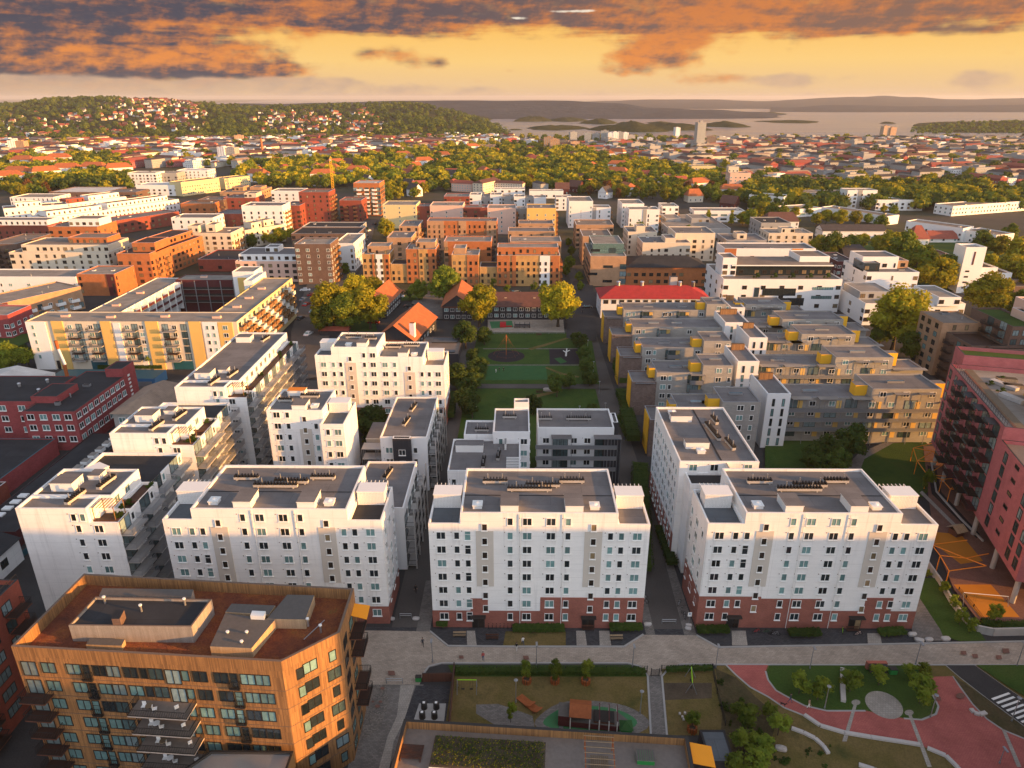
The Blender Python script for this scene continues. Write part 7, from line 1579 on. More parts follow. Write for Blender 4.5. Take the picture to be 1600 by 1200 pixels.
def stuff_trees(name, label, lst, keys, lo=80):
    m = MB()
    src = {}
    for k in keys:
        src[k] = []
        for i in range(2):
            r = random.Random(i*7+len(k)); leaf = 'leaf_gold' if 'gold' in k else ('leaf_dark' if 'dark' in k else 'leaf'); q = MB()
            for j in range(5):
                a = 2*PI*j/5; c = Vector((.24*math.cos(a), .24*math.sin(a), .5+.12*r.uniform(-1, 1))) if j else Vector((0, 0, .76)); k0 = len(q.v); q.ball(c, .27, leaf, 6, 4, .9)
                for z in range(k0, len(q.v)): q.v[z] = tuple(Vector(q.v[z])+Vector((r.uniform(-1, 1), r.uniform(-1, 1), r.uniform(-1, 1)))*.05)
            for j in range(lo):
                u = r.uniform(-.5, 1); a = r.uniform(0, 2*PI); s_ = math.sqrt(1-u*u); p = Vector((.5*s_*math.cos(a), .5*s_*math.sin(a), .54+.46*u)); n_ = Vector((r.uniform(-1, 1), r.uniform(-1, 1), r.uniform(-.2, 1))).normalized(); t1 = n_.orthogonal(); t2 = n_.cross(t1)
                q.poly([p-t1*.1, p-t2*.08, p+t1*.1, p+t2*.08], leaf)
            src[k].append(q)
    for x, y, h, z in lst:
        q = src[rb.choice(keys)][rb.randrange(2)]; k0 = len(m.v); n0 = len(m.f); c, s_ = math.cos(x), math.sin(x); wx = h*rb.uniform(.85, 1.15)
        m.v += [((vx*c-vy*s_)*wx+x, (vx*s_+vy*c)*wx+y, vz*h+z) for vx, vy, vz in q.v]; m.f += [tuple(i+k0 for i in f) for f in q.f]; m.m += q.m
    o = link(name, m.mesh(name)); return tag(o, label, 'trees', None, 'stuff')
NI = 175
for x, y, h, px, py in cand[:NI]:
    u = rb.random(); k = 'midgold' if u < .55 else ('mid' if u < .82 else ('spruce' if u < .87 else ('poplar' if u < .93 else 'midrust')))
    tree(x, y, h*(1.15 if k in ('poplar', 'spruce') else 1), k, {'midgold': 'golden green leafy tree in the wide tree belt', 'mid': 'green leafy tree in the wide tree belt', 'spruce': 'dark spruce in the wide tree belt', 'poplar': 'slim columnar tree in the wide tree belt', 'midrust': 'rust leaved tree in the wide tree belt'}[k], 'trees of the belt beyond the blocks')
stuff_trees('woodland', 'dense golden green wood of the tree belt beyond the blocks', [(x, y, h, 0) for x, y, h, px, py in cand[NI:]], ['far', 'fargold', 'fargold'])
# ------------------------------------------------------------------ the far town
CLB = {'c1': 'dark red tenement with brown roof in the far town', 'c2': 'long cream tenement with brown roof in the far town', 'c3': 'grey block with dark roof in the far town', 'c4': 'pink tenement with red roof in the far town', 'c5': 'long brick tenement with red roof in the far town', 'c6': 'white flat roofed block in the far town', 'c7': 'grey flat roofed block in the far town', 'c8': 'stone coloured tenement with pale roof in the far town', 'c9': 'long white hall with flat roof in the far town'}
town = []; tries = 0
rt = random.Random(5)
while len(town) < 2300 and tries < 90000:
    tries += 1
    px, py = rt.uniform(-40, 1650), 210+ (325-210)*rt.random()**1.4
    if px > 800 and py < 221+(6 if 830 < px < 1060 else 0): continue
    if inpoly(px, py, belt) or inpoly(px, py, beltL): continue
    if px < 800 and py > 296-(.00 if px > 330 else 0) and px < 600: continue
    if 600 <= px < 1165 and py > 300: continue
    if px < 345 and py > 262: continue
    if 345 <= px < 600 and py > 262: continue
    if px > 1000 and py > 292: continue
    if px < 800 and py < 215+max(0, (700-px))*.012: continue
    x, y = P(px, py)
    if not free(x, y, 10): continue
    right = px > 820
    k = rt.choice(['c1', 'c2', 'c3', 'c3', 'c5', 'c8', 'c6', 'c7', 'c8', 'c8', 'c7', 'c3', 'c7', 'c1', 'c3', 'c5'] if right else ['c2', 'c6', 'c6', 'c4', 'c9', 'c2', 'c8', 'c5', 'c3'])
    taken.append((x, y, 10)); town.append((x, y, (rt.choice((0, PI/2))+rt.uniform(-.12, .12)+(.3 if right else -.35)), k, rt.uniform(.45, .85)))
town.sort(key=lambda c: c[1])
for x, y, a, k, s in town[:170]: house(k, x, y, a, CLB[k], 'blocks of the far town', s, cat='town block', name='town_block')
def stuff_houses(name, label, lst):
    m = MB()
    for x, y, a, k, s, z in lst:
        b = HS[k][3]
        for src in (b.w, b.r) + ((HS[k][4],) if k[0] == 't' else ()):
            k0 = len(m.v); c, sn = math.cos(a)*s, math.sin(a)*s; m.v += [(vx*c-vy*sn+x, vx*sn+vy*c+y, vz*s+z) for vx, vy, vz in src.v]; m.f += [tuple(i+k0 for i in f) for f in src.f]; m.m += src.m
    o = link(name, m.mesh(name)); return tag(o, label, 'houses', None, 'stuff')
stuff_houses('distant_town', 'mass of roofs of the town spreading towards the fjord', [(x, y, a, k, s, 0) for x, y, a, k, s in town[170:]])
# towers of the centre, each on its own
for px, yb, yt, k, lb in ((1091, 236, 191, 't1', 'tall grey hotel slab standing above the centre'), (857, 236, 214, 't3', 'orange lit tower slab, left of a pair'), (866, 238, 217, 't3', 'orange lit tower slab, right of a pair'), (882, 232, 219, 't3', 'short orange lit tower near the waterside'), (897, 234, 221, 't3', 'short orange lit tower beside the waterside group'), (895, 222, 206, 't1', 'grey slab at the left of the waterside row'), (918, 222, 207, 't1', 'grey slab in the waterside row, near the island'), (931, 225, 208, 't1', 'dark slab in the waterside row'), (944, 225, 204, 't1', 'dark tall slab in the waterside row'), (953, 226, 207, 't2', 'pale slab in the waterside row'), (960, 226, 206, 't2', 'white bright slab in the waterside row'), (967, 226, 206, 't1', 'grey narrow slab right of the white bright slab'), (976, 224, 207, 't2', 'white slab right of the waterside middle'), (985, 224, 211, 't1', 'low dark block in the waterside row'), (1000, 224, 214, 't2', 'pale low block right in the waterside row'), (1015, 225, 215, 't2', 'pale low block at the right end of the waterside row'), (1057, 212, 199, 't2', 'lone white tower by the harbour'), (1381, 212, 197, 't3', 'left brick tower of the town hall'), (1392, 212, 199, 't3', 'right brick tower of the town hall'), (1110, 232, 213, 't3', 'brown tower beside the grey hotel slab'), (748, 236, 226, 't3', 'pale red tower at the edge of the tree belt'), (375, 226, 211, 't3', 'dark brown tower block on the left plain'), (352, 252, 229, 't2', 'pale twin tower left on the plain'), (365, 252, 230, 't1', 'grey twin tower left on the plain'), (512, 231, 218, 't3', 'red brick tower on the left plain'), (250, 205, 195, 't3', 'tan slab below the hill of houses, left one'), (278, 205, 195, 't3', 'tan slab below the hill of houses, middle one'), (292, 204, 196, 't3', 'tan slab below the hill of houses, right one'), (50, 217, 207, 't2', 'white slab on the far left'), (70, 218, 209, 't3', 'pink slab on the far left'), (25, 240, 219, 't2', 'white tower group by the left edge'), (37, 240, 220, 't3', 'red brown tower by the left edge'), (1354, 228, 214, 't1', 'blue grey tower right of the centre'), (1377, 226, 215, 't2', 'pale blue block right of the centre'), (1404, 238, 227, 't2', 'white block before the harbour'), (765, 236, 226, 't3', 'row of brown slabs, first right of the tree belt'), (780, 236, 226, 't3', 'row of brown slabs, second right of the tree belt')):
    x, y = P(px, yb); h = zat(px, yb, yt); s = 1.0; H = HS[k][5]; house(k, x, y, rt.uniform(-.3, .3), lb, 'towers of the centre', .8, h/H, 'tower block', 'tower_block')
# far trees between the roofs, woods and houses on the hills
ft = []
tries = 0
while len(ft) < 2300 and tries < 40000:
    tries += 1; px, py = rt.uniform(-30, 1640), 210+(330-210)*rt.random()**1.3
    if px < 600 and 262 < py and px > 205: continue
    if py > 300 and px < 1160: continue
    if px < 800 and py < 214 or px > 800 and py < 218: continue
    x, y = P(px, py)
    g = wob(x, y, .011)
    if g < .05 and rt.random() < .6: continue
    if not free(x, y, 2.5): continue
    ft.append((x, y, rt.uniform(8, 14), 0))
stuff_trees('woodland', 'green trees scattered between the roofs of the far town', ft, ['far', 'fardark', 'fargold'], 40)
H0 = HF[0]; hill_t = []; hill_h = []
for i in range(2600):
    px = rt.uniform(-60, 800); Y = rt.uniform(1560, 2750); X = at_depth(px, 200, Y)[0]; z = H0(px, Y)
    built = smooth(150, 240, px)*(1-smooth(300, 345, px))*smooth(1750, 1950, Y)+.7*smooth(380, 420, px)*(1-smooth(560, 620, px))*smooth(1650, 1800, Y)*(1-smooth(2250, 2500, Y))+.5*(1-smooth(150, 230, px))*smooth(1600, 1700, Y)*(1-smooth(2000, 2300, Y))
    if rt.random() < built*.8: hill_h.append((X, Y, rt.uniform(-.5, .5), rt.choice(['v1', 'v2', 'v3', 'v4', 'v3', 'v6']), rt.uniform(.8, 1.15), z-.5))
    else: hill_t.append((X, Y, rt.uniform(9, 16), z-1))
stuff_houses('distant_town', 'pale houses climbing the wooded hill on the left', hill_h)
stuff_trees('woodland', 'dark woods covering the hills on the left', hill_t, ['far', 'fardark', 'fardark'], 30)
H3 = HF[3]; st = []
for i in range(300): px = rt.uniform(1425, 1640); Y = rt.uniform(1930, 2350); st.append((at_depth(px, 200, Y)[0], Y, rt.uniform(6, 10), H3(px, Y)-1))
stuff_trees('woodland', 'dark woods on the low shore on the right', st, ['fardark', 'far'], 24)
# ------------------------------------------------------------------ street furniture
def lamp(px, py, h, label, kind=0, group=None):
    x, y = P(px, py); o = thing('street_lamp', label, 'lamp', (x, y, 0), 0, group); m = MB(); m.tube((0, 0, 0), (0, 0, .5), .12, 'grey_metal', 8); m.tube((0, 0, .5), (0, 0, h), .07, 'grey_metal' if kind else 'steel', 8, .05); link('post', m.mesh('post'), o)
    hd = MB()
    if kind == 0: hd.tube((0, 0, h), (0, 0, h+.12), .26, 'concrete', 12, .32); hd.tube((0, 0, h+.12), (0, 0, h+.2), .32, 'grey_metal', 12, .1)
    else: hd.box(-.16, -.7, h, .16, .25, h+.12, 'grey_metal')
    link('lamp_head', hd.mesh('lamp_head'), o); return o
for px, py, h, lb in ((676, 1035, 4.6, 'slim lamp post at the plaza corner by the bin yard'), (838, 1040, 4.6, 'slim lamp post at the path edge above the red deck chairs'), (988, 1043, 4.6, 'slim lamp post left of the playground gate'), (1118, 1043, 4.6, 'slim lamp post at the fence corner by the red plaza'), (1265, 1046, 4.6, 'slim lamp post above the round lawn'), (1430, 1039, 4.6, 'slim lamp post by the black rubbish bins'), (1588, 1042, 4.8, 'slim lamp post at the right end of the paved path')): lamp(px, py, h, lb, 1)
for px, py, h, lb in ((1288, 1108, 4.4, 'pale lamp post on the edge of the round lawn, left of the white slab wall'), (1453, 1122, 4.4, 'pale lamp post at the right end of the round lawn'), (1580, 1128, 4.6, 'pale lamp post beside the zebra crossing'), (806, 1098, 4.4, 'dark lamp post behind the red deck chairs'), (1000, 1116, 4.4, 'dark lamp post on the dry playground lawn'), (1561, 1194, 3.0, 'white double headed post on the red paving')): lamp(px, py, h, lb, 1 if 'white double' in lb else 0)
for i, (px, py) in enumerate(((690, 620), (698, 585), (712, 545), (918, 548), (927, 583), (936, 615), (945, 650), (744, 640), (905, 655))): lamp(px, py, 4, 'small white topped lamp along the park paths', 0, 'park lamps')
def bench(px, py, rz, label, mat='wood_light', L=2.2):
    x, y = P(px, py); o = thing('park_bench', label, 'bench', (x, y, 0), R(rz)); m = MB()
    for i in range(3): m.box(-L/2, -.25+i*.18, .42, L/2, -.1+i*.18, .47, mat)
    link('seat', m.mesh('seat'), o)
    for s in (-1, 1): q = MB(); q.box(s*(L/2-.25)-.05, -.22, 0, s*(L/2-.25)+.05, .24, .415, 'dark_metal'); link('leg', q.mesh('leg'), o)
    q = MB()
    for i in range(2): q.box(-L/2, .3, .6+i*.18, L/2, .34, .74+i*.18, mat)
    link('backrest', q.mesh('backrest'), o); return o
bench(718, 995, 2, 'pale wooden bench before the left corner of the middle front block'); bench(769, 999, 2, 'dark reddish bench left of the dry lawn strip', 'wood_brown'); bench(963, 1000, 2, 'pale wooden bench at the right of the middle front block'); bench(919, 985, 0, 'dark bench beside the entrance of the middle front block', 'wood_brown'); bench(1332, 987, 0, 'dark bench before the right front block', 'wood_brown'); bench(842, 525, 0, 'brown bench at the park lawn', 'wood_brown'); bench(843, 615, 0, 'dark bench by the park crossing path', 'wood_brown')
def stone_wall(label, pts, w_=.55, h=.48, mat='white_stone', name='stone_bench', cat='stone bench'):
    m = MB(); q = [Vector(P(*p)) for p in pts]
    for i, (a, b) in enumerate(zip(q, q[1:])):
        d = (b-a); d.normalize(); s = Vector((-d.y, d.x))*w_/2; a2, b2 = a+d*.03, b-d*.03
        m.prism([tuple(a2-s), tuple(b2-s), tuple(b2+s), tuple(a2+s)], 0, h+.004*(i % 2), mat)
    o = link(name, m.mesh(name)); return tag(o, label, cat)
stone_wall('long white stone seat curving along the lower edge of the red plaza', [(1256, 1119), (1281, 1136), (1319, 1147), (1360, 1154), (1437, 1166)]); stone_wall('white stone seat at the lower right of the red plaza', [(1448, 1171), (1477, 1183), (1496, 1202), (1508, 1222)]); stone_wall('curved white stone seat in the dry grass', [(1236, 1140), (1255, 1147), (1273, 1156), (1286, 1168), (1294, 1180)]); stone_wall('short white stone seat at the bottom edge', [(1341, 1197), (1366, 1205), (1390, 1216)])
stone_wall('upright row of pale stone slabs across the round lawn', [(1316, 1048), (1316, 1064), (1316, 1082), (1317, 1099)], .7, .7); stone_wall('small curved white seat on the right of the red plaza', [(1516, 1110), (1521, 1116), (1530, 1119), (1540, 1116)], .6, .5)
rs = random.Random(3)
def boulder(px, py, s, label, mat='white_stone', sq=True):
    x, y = P(px, py); bm = bmesh.new(); bmesh.ops.create_icosphere(bm, subdivisions=2, radius=1)
    for v in bm.verts: 
        c = v.co; k = max(abs(c.x), abs(c.y), abs(c.z)); v.co = c.lerp(c/k*.85, .6)*rs.uniform(.93, 1.05); v.co.x *= s*1.05; v.co.y *= s*.6; v.co.z = v.co.z*s*.5+s*.35
    me = bpy.data.meshes.new('boulder'); bm.to_mesh(me); bm.free(); me.materials.append(M[mat]); o = link('boulder', me, None, (x, y, 0), rs.uniform(-.3, .3)); return tag(o, label, 'boulder')
for px, py, s, lb in ((1425, 993, .8, 'squared pale boulder at the corner of the right front block'), (1436, 1002, .8, 'squared pale boulder, left of a pair on the asphalt'), (1451, 1001, .75, 'squared pale boulder, right of a pair on the asphalt'), (1477, 1000, .85, 'squared pale boulder before the sapling lawn'), (1012, 977, .7, 'white block stone on the left of the lane gate'), (1076, 978, .6, 'white block stone on the right of the lane gate'), (1075, 983, .6, 'round white stone below the lane sign'), (612, 968, .6, 'white stone left of the street barrier'), (650, 968, .7, 'flat white stone right of the street barrier')): boulder(px, py, s, lb)
boulder(1163, 1158, 1.0, 'grey boulder under the slope trees', 'boulder_stone'); boulder(856, 612, 1.6, 'low pale rock in the park beside the pitch', 'boulder_stone'); boulder(1220, 1172, .9, 'grey boulder near the dry grass shrubs', 'boulder_stone')
def barrier(px0, px1, py, label):
    a, c = P(px0, py), P(px1, py); m = MB()
    for q in (a, c): m.tube((*q, 0), (*q, 1.05), .06, 'grey_metal', 8)
    for z in (.6, 1.0): m.tube((*a, z), (*c, z), .05, 'steel', 8)
    o = link('road_barrier', m.mesh('road_barrier')); return tag(o, label, 'barrier')
barrier(625, 643, 966, 'steel barrier across the lane left of the middle front block'); barrier(1034, 1056, 975, 'steel barrier across the lane right of the middle front block'); barrier(604, 629, 1068, 'steel barrier on the plaza beside the timber block')
x, y = P(1076, 975); o = thing('street_sign', 'small white lane sign on a post beside the steel barrier', 'sign', (x, y, 0)); m = MB(); m.tube((0, 0, 0), (0, 0, 2.6), .045, 'grey_metal', 8); link('post', m.mesh('post'), o); m = MB(); m.box(-.35, -.06, 1.7, .35, -.05, 2.6, 'lamp_white'); m.box(-.12, -.065, 2.1, .12, -.0601, 2.4, 'blue_panel'); link('panel', m.mesh('panel'), o)
def fence_line(label, pts, h=1.25, mat='dark_metal', step=2.2):
    q = [Vector(P(*p)) for p in pts]; o = thing('fence', label, 'fence', (q[0].x, q[0].y, 0)); m = MB(); pm = MB(); z0 = q[0]
    for a, b in zip(q, q[1:]):
        d = b-a; L = d.length; n = max(1, int(L/step)); k = int(L/.3)
        for i in range(n+1): c = a+d*i/n-z0; pm.box(c.x-.05, c.y-.05, 0, c.x+.05, c.y+.05, h+.08, mat)
        for zz in (.15, h*.55, h): m.tube((*(a-z0), zz), (*(b-z0), zz), .035, mat, 4)
        for i in range(k): c = a+d*(i+.5)/k-z0; m.box(c.x-.014, c.y-.014, .15, c.x+.014, c.y+.014, h, mat)
    link('railing', m.mesh('railing'), o); s = link('post', pm.mesh('post'), o); s['kind'] = 'stuff'; return o
fence_line('black railing fence along the top of the playground', [(712, 1050), (1011, 1050)]); fence_line('black railing fence along the top of the small lawn', [(1033, 1049), (1112, 1047)]); fence_line('black railing fence down the slope side of the small lawn', [(1113, 1047), (1120, 1085), (1133, 1135)]); fence_line('thin black fence on the curved concrete wall', [(1497, 925), (1520, 952), (1537, 975), (1640, 977)], 1.1); fence_line('thin rail fence curving round the oval lawn', [(1392, 690), (1415, 680), (1440, 677), (1465, 676)], 1.1)
fence_line('light wire fence around the school playground', [(760, 523), (882, 523)], 1.3, 'grey_metal', 3)
x, y = P(1018, 1057); x2, _ = P(1029, 1057); o = thing('gate', 'black double gate on the path into the playground', 'gate', (x, y, 0)); W2 = x2-x
for s in (0, 1):
    m = MB()
    for i in range(5): m.box(s*W2/2+i*W2/9.5, -.02, .1, s*W2/2+i*W2/9.5+.04, .02, 1.4, 'dark_metal')
    m.box(s*W2/2, -.025, 1.38, s*W2/2+W2*.46, .025, 1.44, 'dark_metal'); m.box(s*W2/2, -.025, .08, s*W2/2+W2*.46, .025, .14, 'dark_metal'); link('gate_leaf', m.mesh('gate_leaf'), o)
for u in (-.12, W2+.06): m = MB(); m.box(u-.06, -.06, 0, u+.06, .06, 1.7, 'dark_metal'); link('post', m.mesh('post'), o)
def wall_line(label, pts, h, w_, mat, name='garden_wall', cat='wall'):
    o = stone_wall(label, pts, w_, h, mat, name, cat); return o
wall_line('dark rusty wall screening the bin yard', [(660, 1065), (709, 1064)], 1.7, .2, 'wood_brown'); wall_line('dark rusty wall between bin yard and playground', [(710, 1048), (706, 1095), (702, 1140)], 1.8, .2, 'wood_brown')
wall_line('curved pale concrete retaining wall below the pink block', [(1447, 885), (1466, 912), (1485, 945), (1506, 973), (1525, 988), (1550, 993), (1640, 991)], 1.5, .35, 'concrete', 'retaining_wall'); wall_line('angled pale concrete wall beside the black running track', [(1454, 725), (1462, 772), (1500, 815), (1535, 850)], .9, .3, 'concrete', 'retaining_wall'); wall_line('low curved kerb wall around the oval lawn', [(1343, 722), (1362, 705), (1392, 694), (1430, 692)], .4, .2, 'concrete', 'retaining_wall')
# waste inlets
for i, (px, py, lb) in enumerate(((663, 1107, 'black waste inlet, upper left of four'), (682, 1107, 'black waste inlet, upper right of four'), (660, 1122, 'black waste inlet, lower left of four'), (679, 1122, 'black waste inlet, lower right of four'))):
    x, y = P(px, py); o = thing('waste_inlet', lb, 'waste bin', (x, y, 0)); m = MB(); m.tube((0, 0, 0), (0, 0, 1.15), .5, 'dark_metal', 12, .45); link('body', m.mesh('body'), o); m = MB(); m.tube((0, 0, 1.15), (0, 0, 1.32), .47, 'trim_dark', 12, .3); m.box(-.18, -.3, 1.32, .18, .05, 1.4, 'lamp_white'); link('lid', m.mesh('lid'), o)
def bin_(px, py, mat, label, s=1.0):
    x, y = P(px, py); o = thing('rubbish_bin', label, 'waste bin', (x, y, 0)); m = MB(); m.prism([(-.5*s, -.35*s), (.5*s, -.35*s), (.5*s, .35*s), (-.5*s, .35*s)], .08, 1.0*s, mat); link('body', m.mesh('body'), o); m = MB(); m.box(-.54*s, -.4*s, 1.0*s+.004, .54*s, .4*s, 1.08*s, 'trim_dark'); link('lid', m.mesh('lid'), o)
bin_(654, 1064, 'green_paint', 'green waste container beside the rusty wall', .9); bin_(1364, 1050, 'dark_metal', 'black waste container on the round lawn, left one', 1.3); bin_(1377, 1050, 'dark_metal', 'black waste container on the round lawn, middle one', 1.3); bin_(1394, 1053, 'green_paint', 'dark green waste container on the round lawn, right one', 1.1)
x, y = P(1358, 1052); m = MB(); m.box(-1.2, -1, 0, 3.2, 1.2, .12, 'brick_red'); m.box(-.2, .6, .12, 3.0, 1.2, 1.5, 'brick_red'); o = link('brick_wall', m.mesh('brick_wall'), None, (x, y, 0)); tag(o, 'low red brick wall behind the black containers', 'wall')
# playground: ship, loungers, slide, swings, hut
x, y = P(925, 1130); o = thing('play_ship', 'dark red climbing ship with orange roof on green rubber', 'climbing frame', (x, y, 0), R(-6)); m = MB()
hull = [(-5, -1.3), (3.6, -1.4), (5.2, 0), (3.6, 1.4), (-5, 1.3)]; m.prism(hull, .35, 1.3, 'dark_red', 'wood_grey'); m.prism([(-5, -1.3), (-3.2, -1.3), (-3.2, 1.3), (-5, 1.3)], 1.304, 2.2, 'dark_red', 'wood_grey'); link('hull', m.mesh('hull'), o)
m = MB(); m.poly([(-3.4, -1.7, 2.6), (-.2, -1.7, 2.6), (-.2, 0, 3.5), (-3.4, 0, 3.5)], 'rust_wood'); m.poly([(-.2, 1.7, 2.6), (-3.4, 1.7, 2.6), (-3.4, 0, 3.5), (-.2, 0, 3.5)], 'rust_wood'); m.poly([(-3.4, -1.7, 2.5), (-3.4, 1.7, 2.5), (-.2, 1.7, 2.5), (-.2, -1.7, 2.5)], 'wood_brown'); link('roof', m.mesh('roof'), o)
for u in (-3.2, -.4):
    for v in (-1.5, 1.5): m = MB(); m.box(u-.07, v-.07, 0, u+.07, v+.07, 2.6, 'lamp_white'); link('post', m.mesh('post'), o)
for u in (1.0, 2.4, 3.6): m = MB(); m.box(u-.07, -1.55, 0, u+.07, -1.41, 2.4, 'lamp_white'); m.box(u-.07, 1.41, 0, u+.07, 1.55, 2.4, 'lamp_white'); m.box(u-.07, -1.55, 2.404, u+.07, 1.55, 2.5, 'dark_red'); link('arch', m.mesh('arch'), o)
m = MB(); m.box(.2, -1.1, 1.305, 3.2, 1.1, 1.6, 'wood_brown', 'dark_metal'); link('net_deck', m.mesh('net_deck'), o); m = MB(); m.prism([(-4.8, -3.4), (-4.2, -3.4), (-4.2, -1.32), (-4.8, -1.32)], .1, .25, 'steel'); link('slide', m.mesh('slide'), o)
x, y = P(977, 1143); o = thing('play_hut', 'small dark green play hut with pointed roof, beside the climbing ship', 'play hut', (x, y, 0)); m = MB(); m.box(-.8, -.8, 0, .8, .8, 1.2, 'green_paint'); link('body', m.mesh('body'), o); m = MB(); a = (0, 0, 2.1); c = [(-1, -1, 1.2), (1, -1, 1.2), (1, 1, 1.2), (-1, 1, 1.2)]; [m.poly([c[i], c[(i+1) % 4], a], 'pitch_green') for i in range(4)]; link('roof', m.mesh('roof'), o)
for px, py, lb in ((822, 1100, 'rust red double lounger on the playground lawn, left half'), (833, 1109, 'rust red double lounger on the playground lawn, right half')):
    x, y = P(px, py); o = thing('wooden_lounger', lb, 'lounger', (x, y, 0), R(-48)); m = MB()
    for i in range(7): m.box(-1.6+i*.3, -.65, .35+.02*i, -1.34+i*.3, .65, .41+.02*i, 'rust_wood')
    link('seat', m.mesh('seat'), o); m = MB()
    for i in range(4): m.box(.5+i*.24, -.65, .55+i*.16, .72+i*.24, .65, .61+i*.16, 'rust_wood')
    link('backrest', m.mesh('backrest'), o)
    for u in (-1.4, .5): m = MB(); m.box(u, -.6, 0, u+.1, .6, .34, 'wood_brown'); link('leg', m.mesh('leg'), o)
for i, (px, py) in enumerate(((823, 1067), (867, 1067), (915, 1068), (1081, 1143))):
    x, y = P(px, py); o = thing('planting_tub', ['orange rust tub round the left sapling on the playground', 'orange rust tub round the middle sapling on the playground', 'orange rust tub round the right sapling on the playground', 'orange rust tub on the small fenced lawn'][i], 'planter', (x, y, 0)); m = MB()
    for k in range(10): a = 2*PI*k/10; m.box(.62*math.cos(a)-.12, .62*math.sin(a)-.12, 0, .62*math.cos(a)+.12, .62*math.sin(a)+.12, .95+.12*(k % 2), 'rust_wood')
    link('slat_ring', m.mesh('slat_ring'), o); m = MB(); m.tube((0, 0, 0), (0, 0, .7), .5, 'soil', 10); link('soil_bed', m.mesh('soil_bed'), o)
def swing(px, py, w_, label, mat, rz=0):
    x, y = P(px, py); o = thing('swing_frame', label, 'swing', (x, y, 0), R(rz)); m = MB(); m.tube((-w_/2, 0, 2.3), (w_/2, 0, 2.3), .06, mat, 8)
    link('beam', m.mesh('beam'), o)
    for s in (-1, 1): 
        m = MB(); m.tube((s*w_/2, -.9, 0), (s*w_/2, 0, 2.3), .05, 'grey_metal', 6); m.tube((s*w_/2, .9, 0), (s*w_/2, 0, 2.3), .05, 'grey_metal', 6); link('leg', m.mesh('leg'), o)
    for u in (-w_*.22, w_*.22):
        m = MB(); m.tube((u-.2, 0, 2.3), (u-.2, 0, .5), .012, 'dark_metal', 4); m.tube((u+.2, 0, 2.3), (u+.2, 0, .5), .012, 'dark_metal', 4); m.box(u-.25, -.12, .45, u+.25, .12, .5, 'rubber'); link('seat', m.mesh('seat'), o)
swing(730, 1080, 3.0, 'swing frame with bright green beam on the left of the playground', 'lime_paint'); swing(1079, 1072, 3.4, 'swing frame with bright green beam on the small lawn', 'lime_paint', 80); swing(1536, 945, 7.5, 'white swing frame on the orange floor below the pink block', 'lamp_white', -8)
for px, py, lb in ((1512, 937, 'black tyre on the orange floor, left one'), (1525, 937, 'black tyre on the orange floor, middle one'), (1554, 938, 'black tyre on the orange floor, right one')):
    x, y = P(px, py); m = MB(); n = 16
    for i in range(n):
        a, c = 2*PI*i/n, 2*PI*(i+1)/n; m.tube((.55*math.cos(a), .55*math.sin(a), .16), (.55*math.cos(c), .55*math.sin(c), .16), .16, 'rubber', 6)
    o = link('tyre', m.mesh('tyre'), None, (x, y, .1)); tag(o, lb, 'tyre')
for px, py in ((1062, 1117), (1066, 1122), (1070, 1116), (1074, 1120), (1068, 1126)):
    x, y = P(px, py); m = MB(); m.tube((0, 0, 0), (0, 0, .4), .18, 'white_stone', 10); o = link('stepping_stump', m.mesh('stepping_stump'), None, (x, y, 0)); tag(o, 'small pale stump in the ring on the small lawn', 'stump', 'ring of pale stumps')
# orange steel pergolas under the pink block
def steel(label, pts, links, h=4.2):
    o = thing('steel_pergola', label, 'pergola', (*P(*pts[0][:2], 0), 0)); z0 = Vector((*P(*pts[0][:2]), 0)); q = [Vector((*P(a, b, h), h))-z0 for a, b, t in pts]
    m = MB(); [m.tube(q[i], q[j], .1, 'orange_paint', 6) for i, j in links]; link('beam_frame', m.mesh('beam_frame'), o)
    for v, (a, b, t) in zip(q, pts):
        if t: m = MB(); m.tube((v.x, v.y, 0), v, .1, 'orange_paint', 6); link('post', m.mesh('post'), o)
steel('orange steel pergola web, far one beside the pink block', [(1427, 700, 1), (1459, 692, 0), (1433, 720, 1), (1458, 705, 0), (1478, 723, 0), (1449, 742, 1), (1472, 749, 1), (1485, 764, 1), (1508, 746, 0), (1540, 778, 1), (1525, 765, 0)], [(0, 1), (0, 3), (0, 2), (2, 3), (3, 4), (2, 4), (2, 5), (5, 4), (5, 6), (6, 7), (7, 8), (6, 8), (4, 8), (8, 9), (5, 8), (7, 10)])
steel('orange steel pergola web, near one beside the pink block', [(1456, 851, 1), (1511, 844, 0), (1469, 868, 1), (1509, 872, 0), (1483, 892, 1), (1541, 884, 0), (1545, 865, 0)], [(0, 1), (0, 2), (0, 3), (2, 3), (2, 4), (3, 5), (4, 5), (3, 6)])
x, y = P(1492, 838); o = thing('play_tower', 'wooden play house with pitched roofs under the pink block', 'play house', (x, y, 0), R(20)); m = MB(); m.box(-1, -1, 0, 1, 1, 1.8, 'wood_brown'); link('body', m.mesh('body'), o); m = MB(); m.poly([(-1.5, -1.5, 1.8), (1.5, -1.5, 1.8), (1.5, 0, 2.8), (-1.5, 0, 2.8)], 'wood_light'); m.poly([(1.5, 1.5, 1.8), (-1.5, 1.5, 1.8), (-1.5, 0, 2.8), (1.5, 0, 2.8)], 'wood_light'); link('roof', m.mesh('roof'), o)
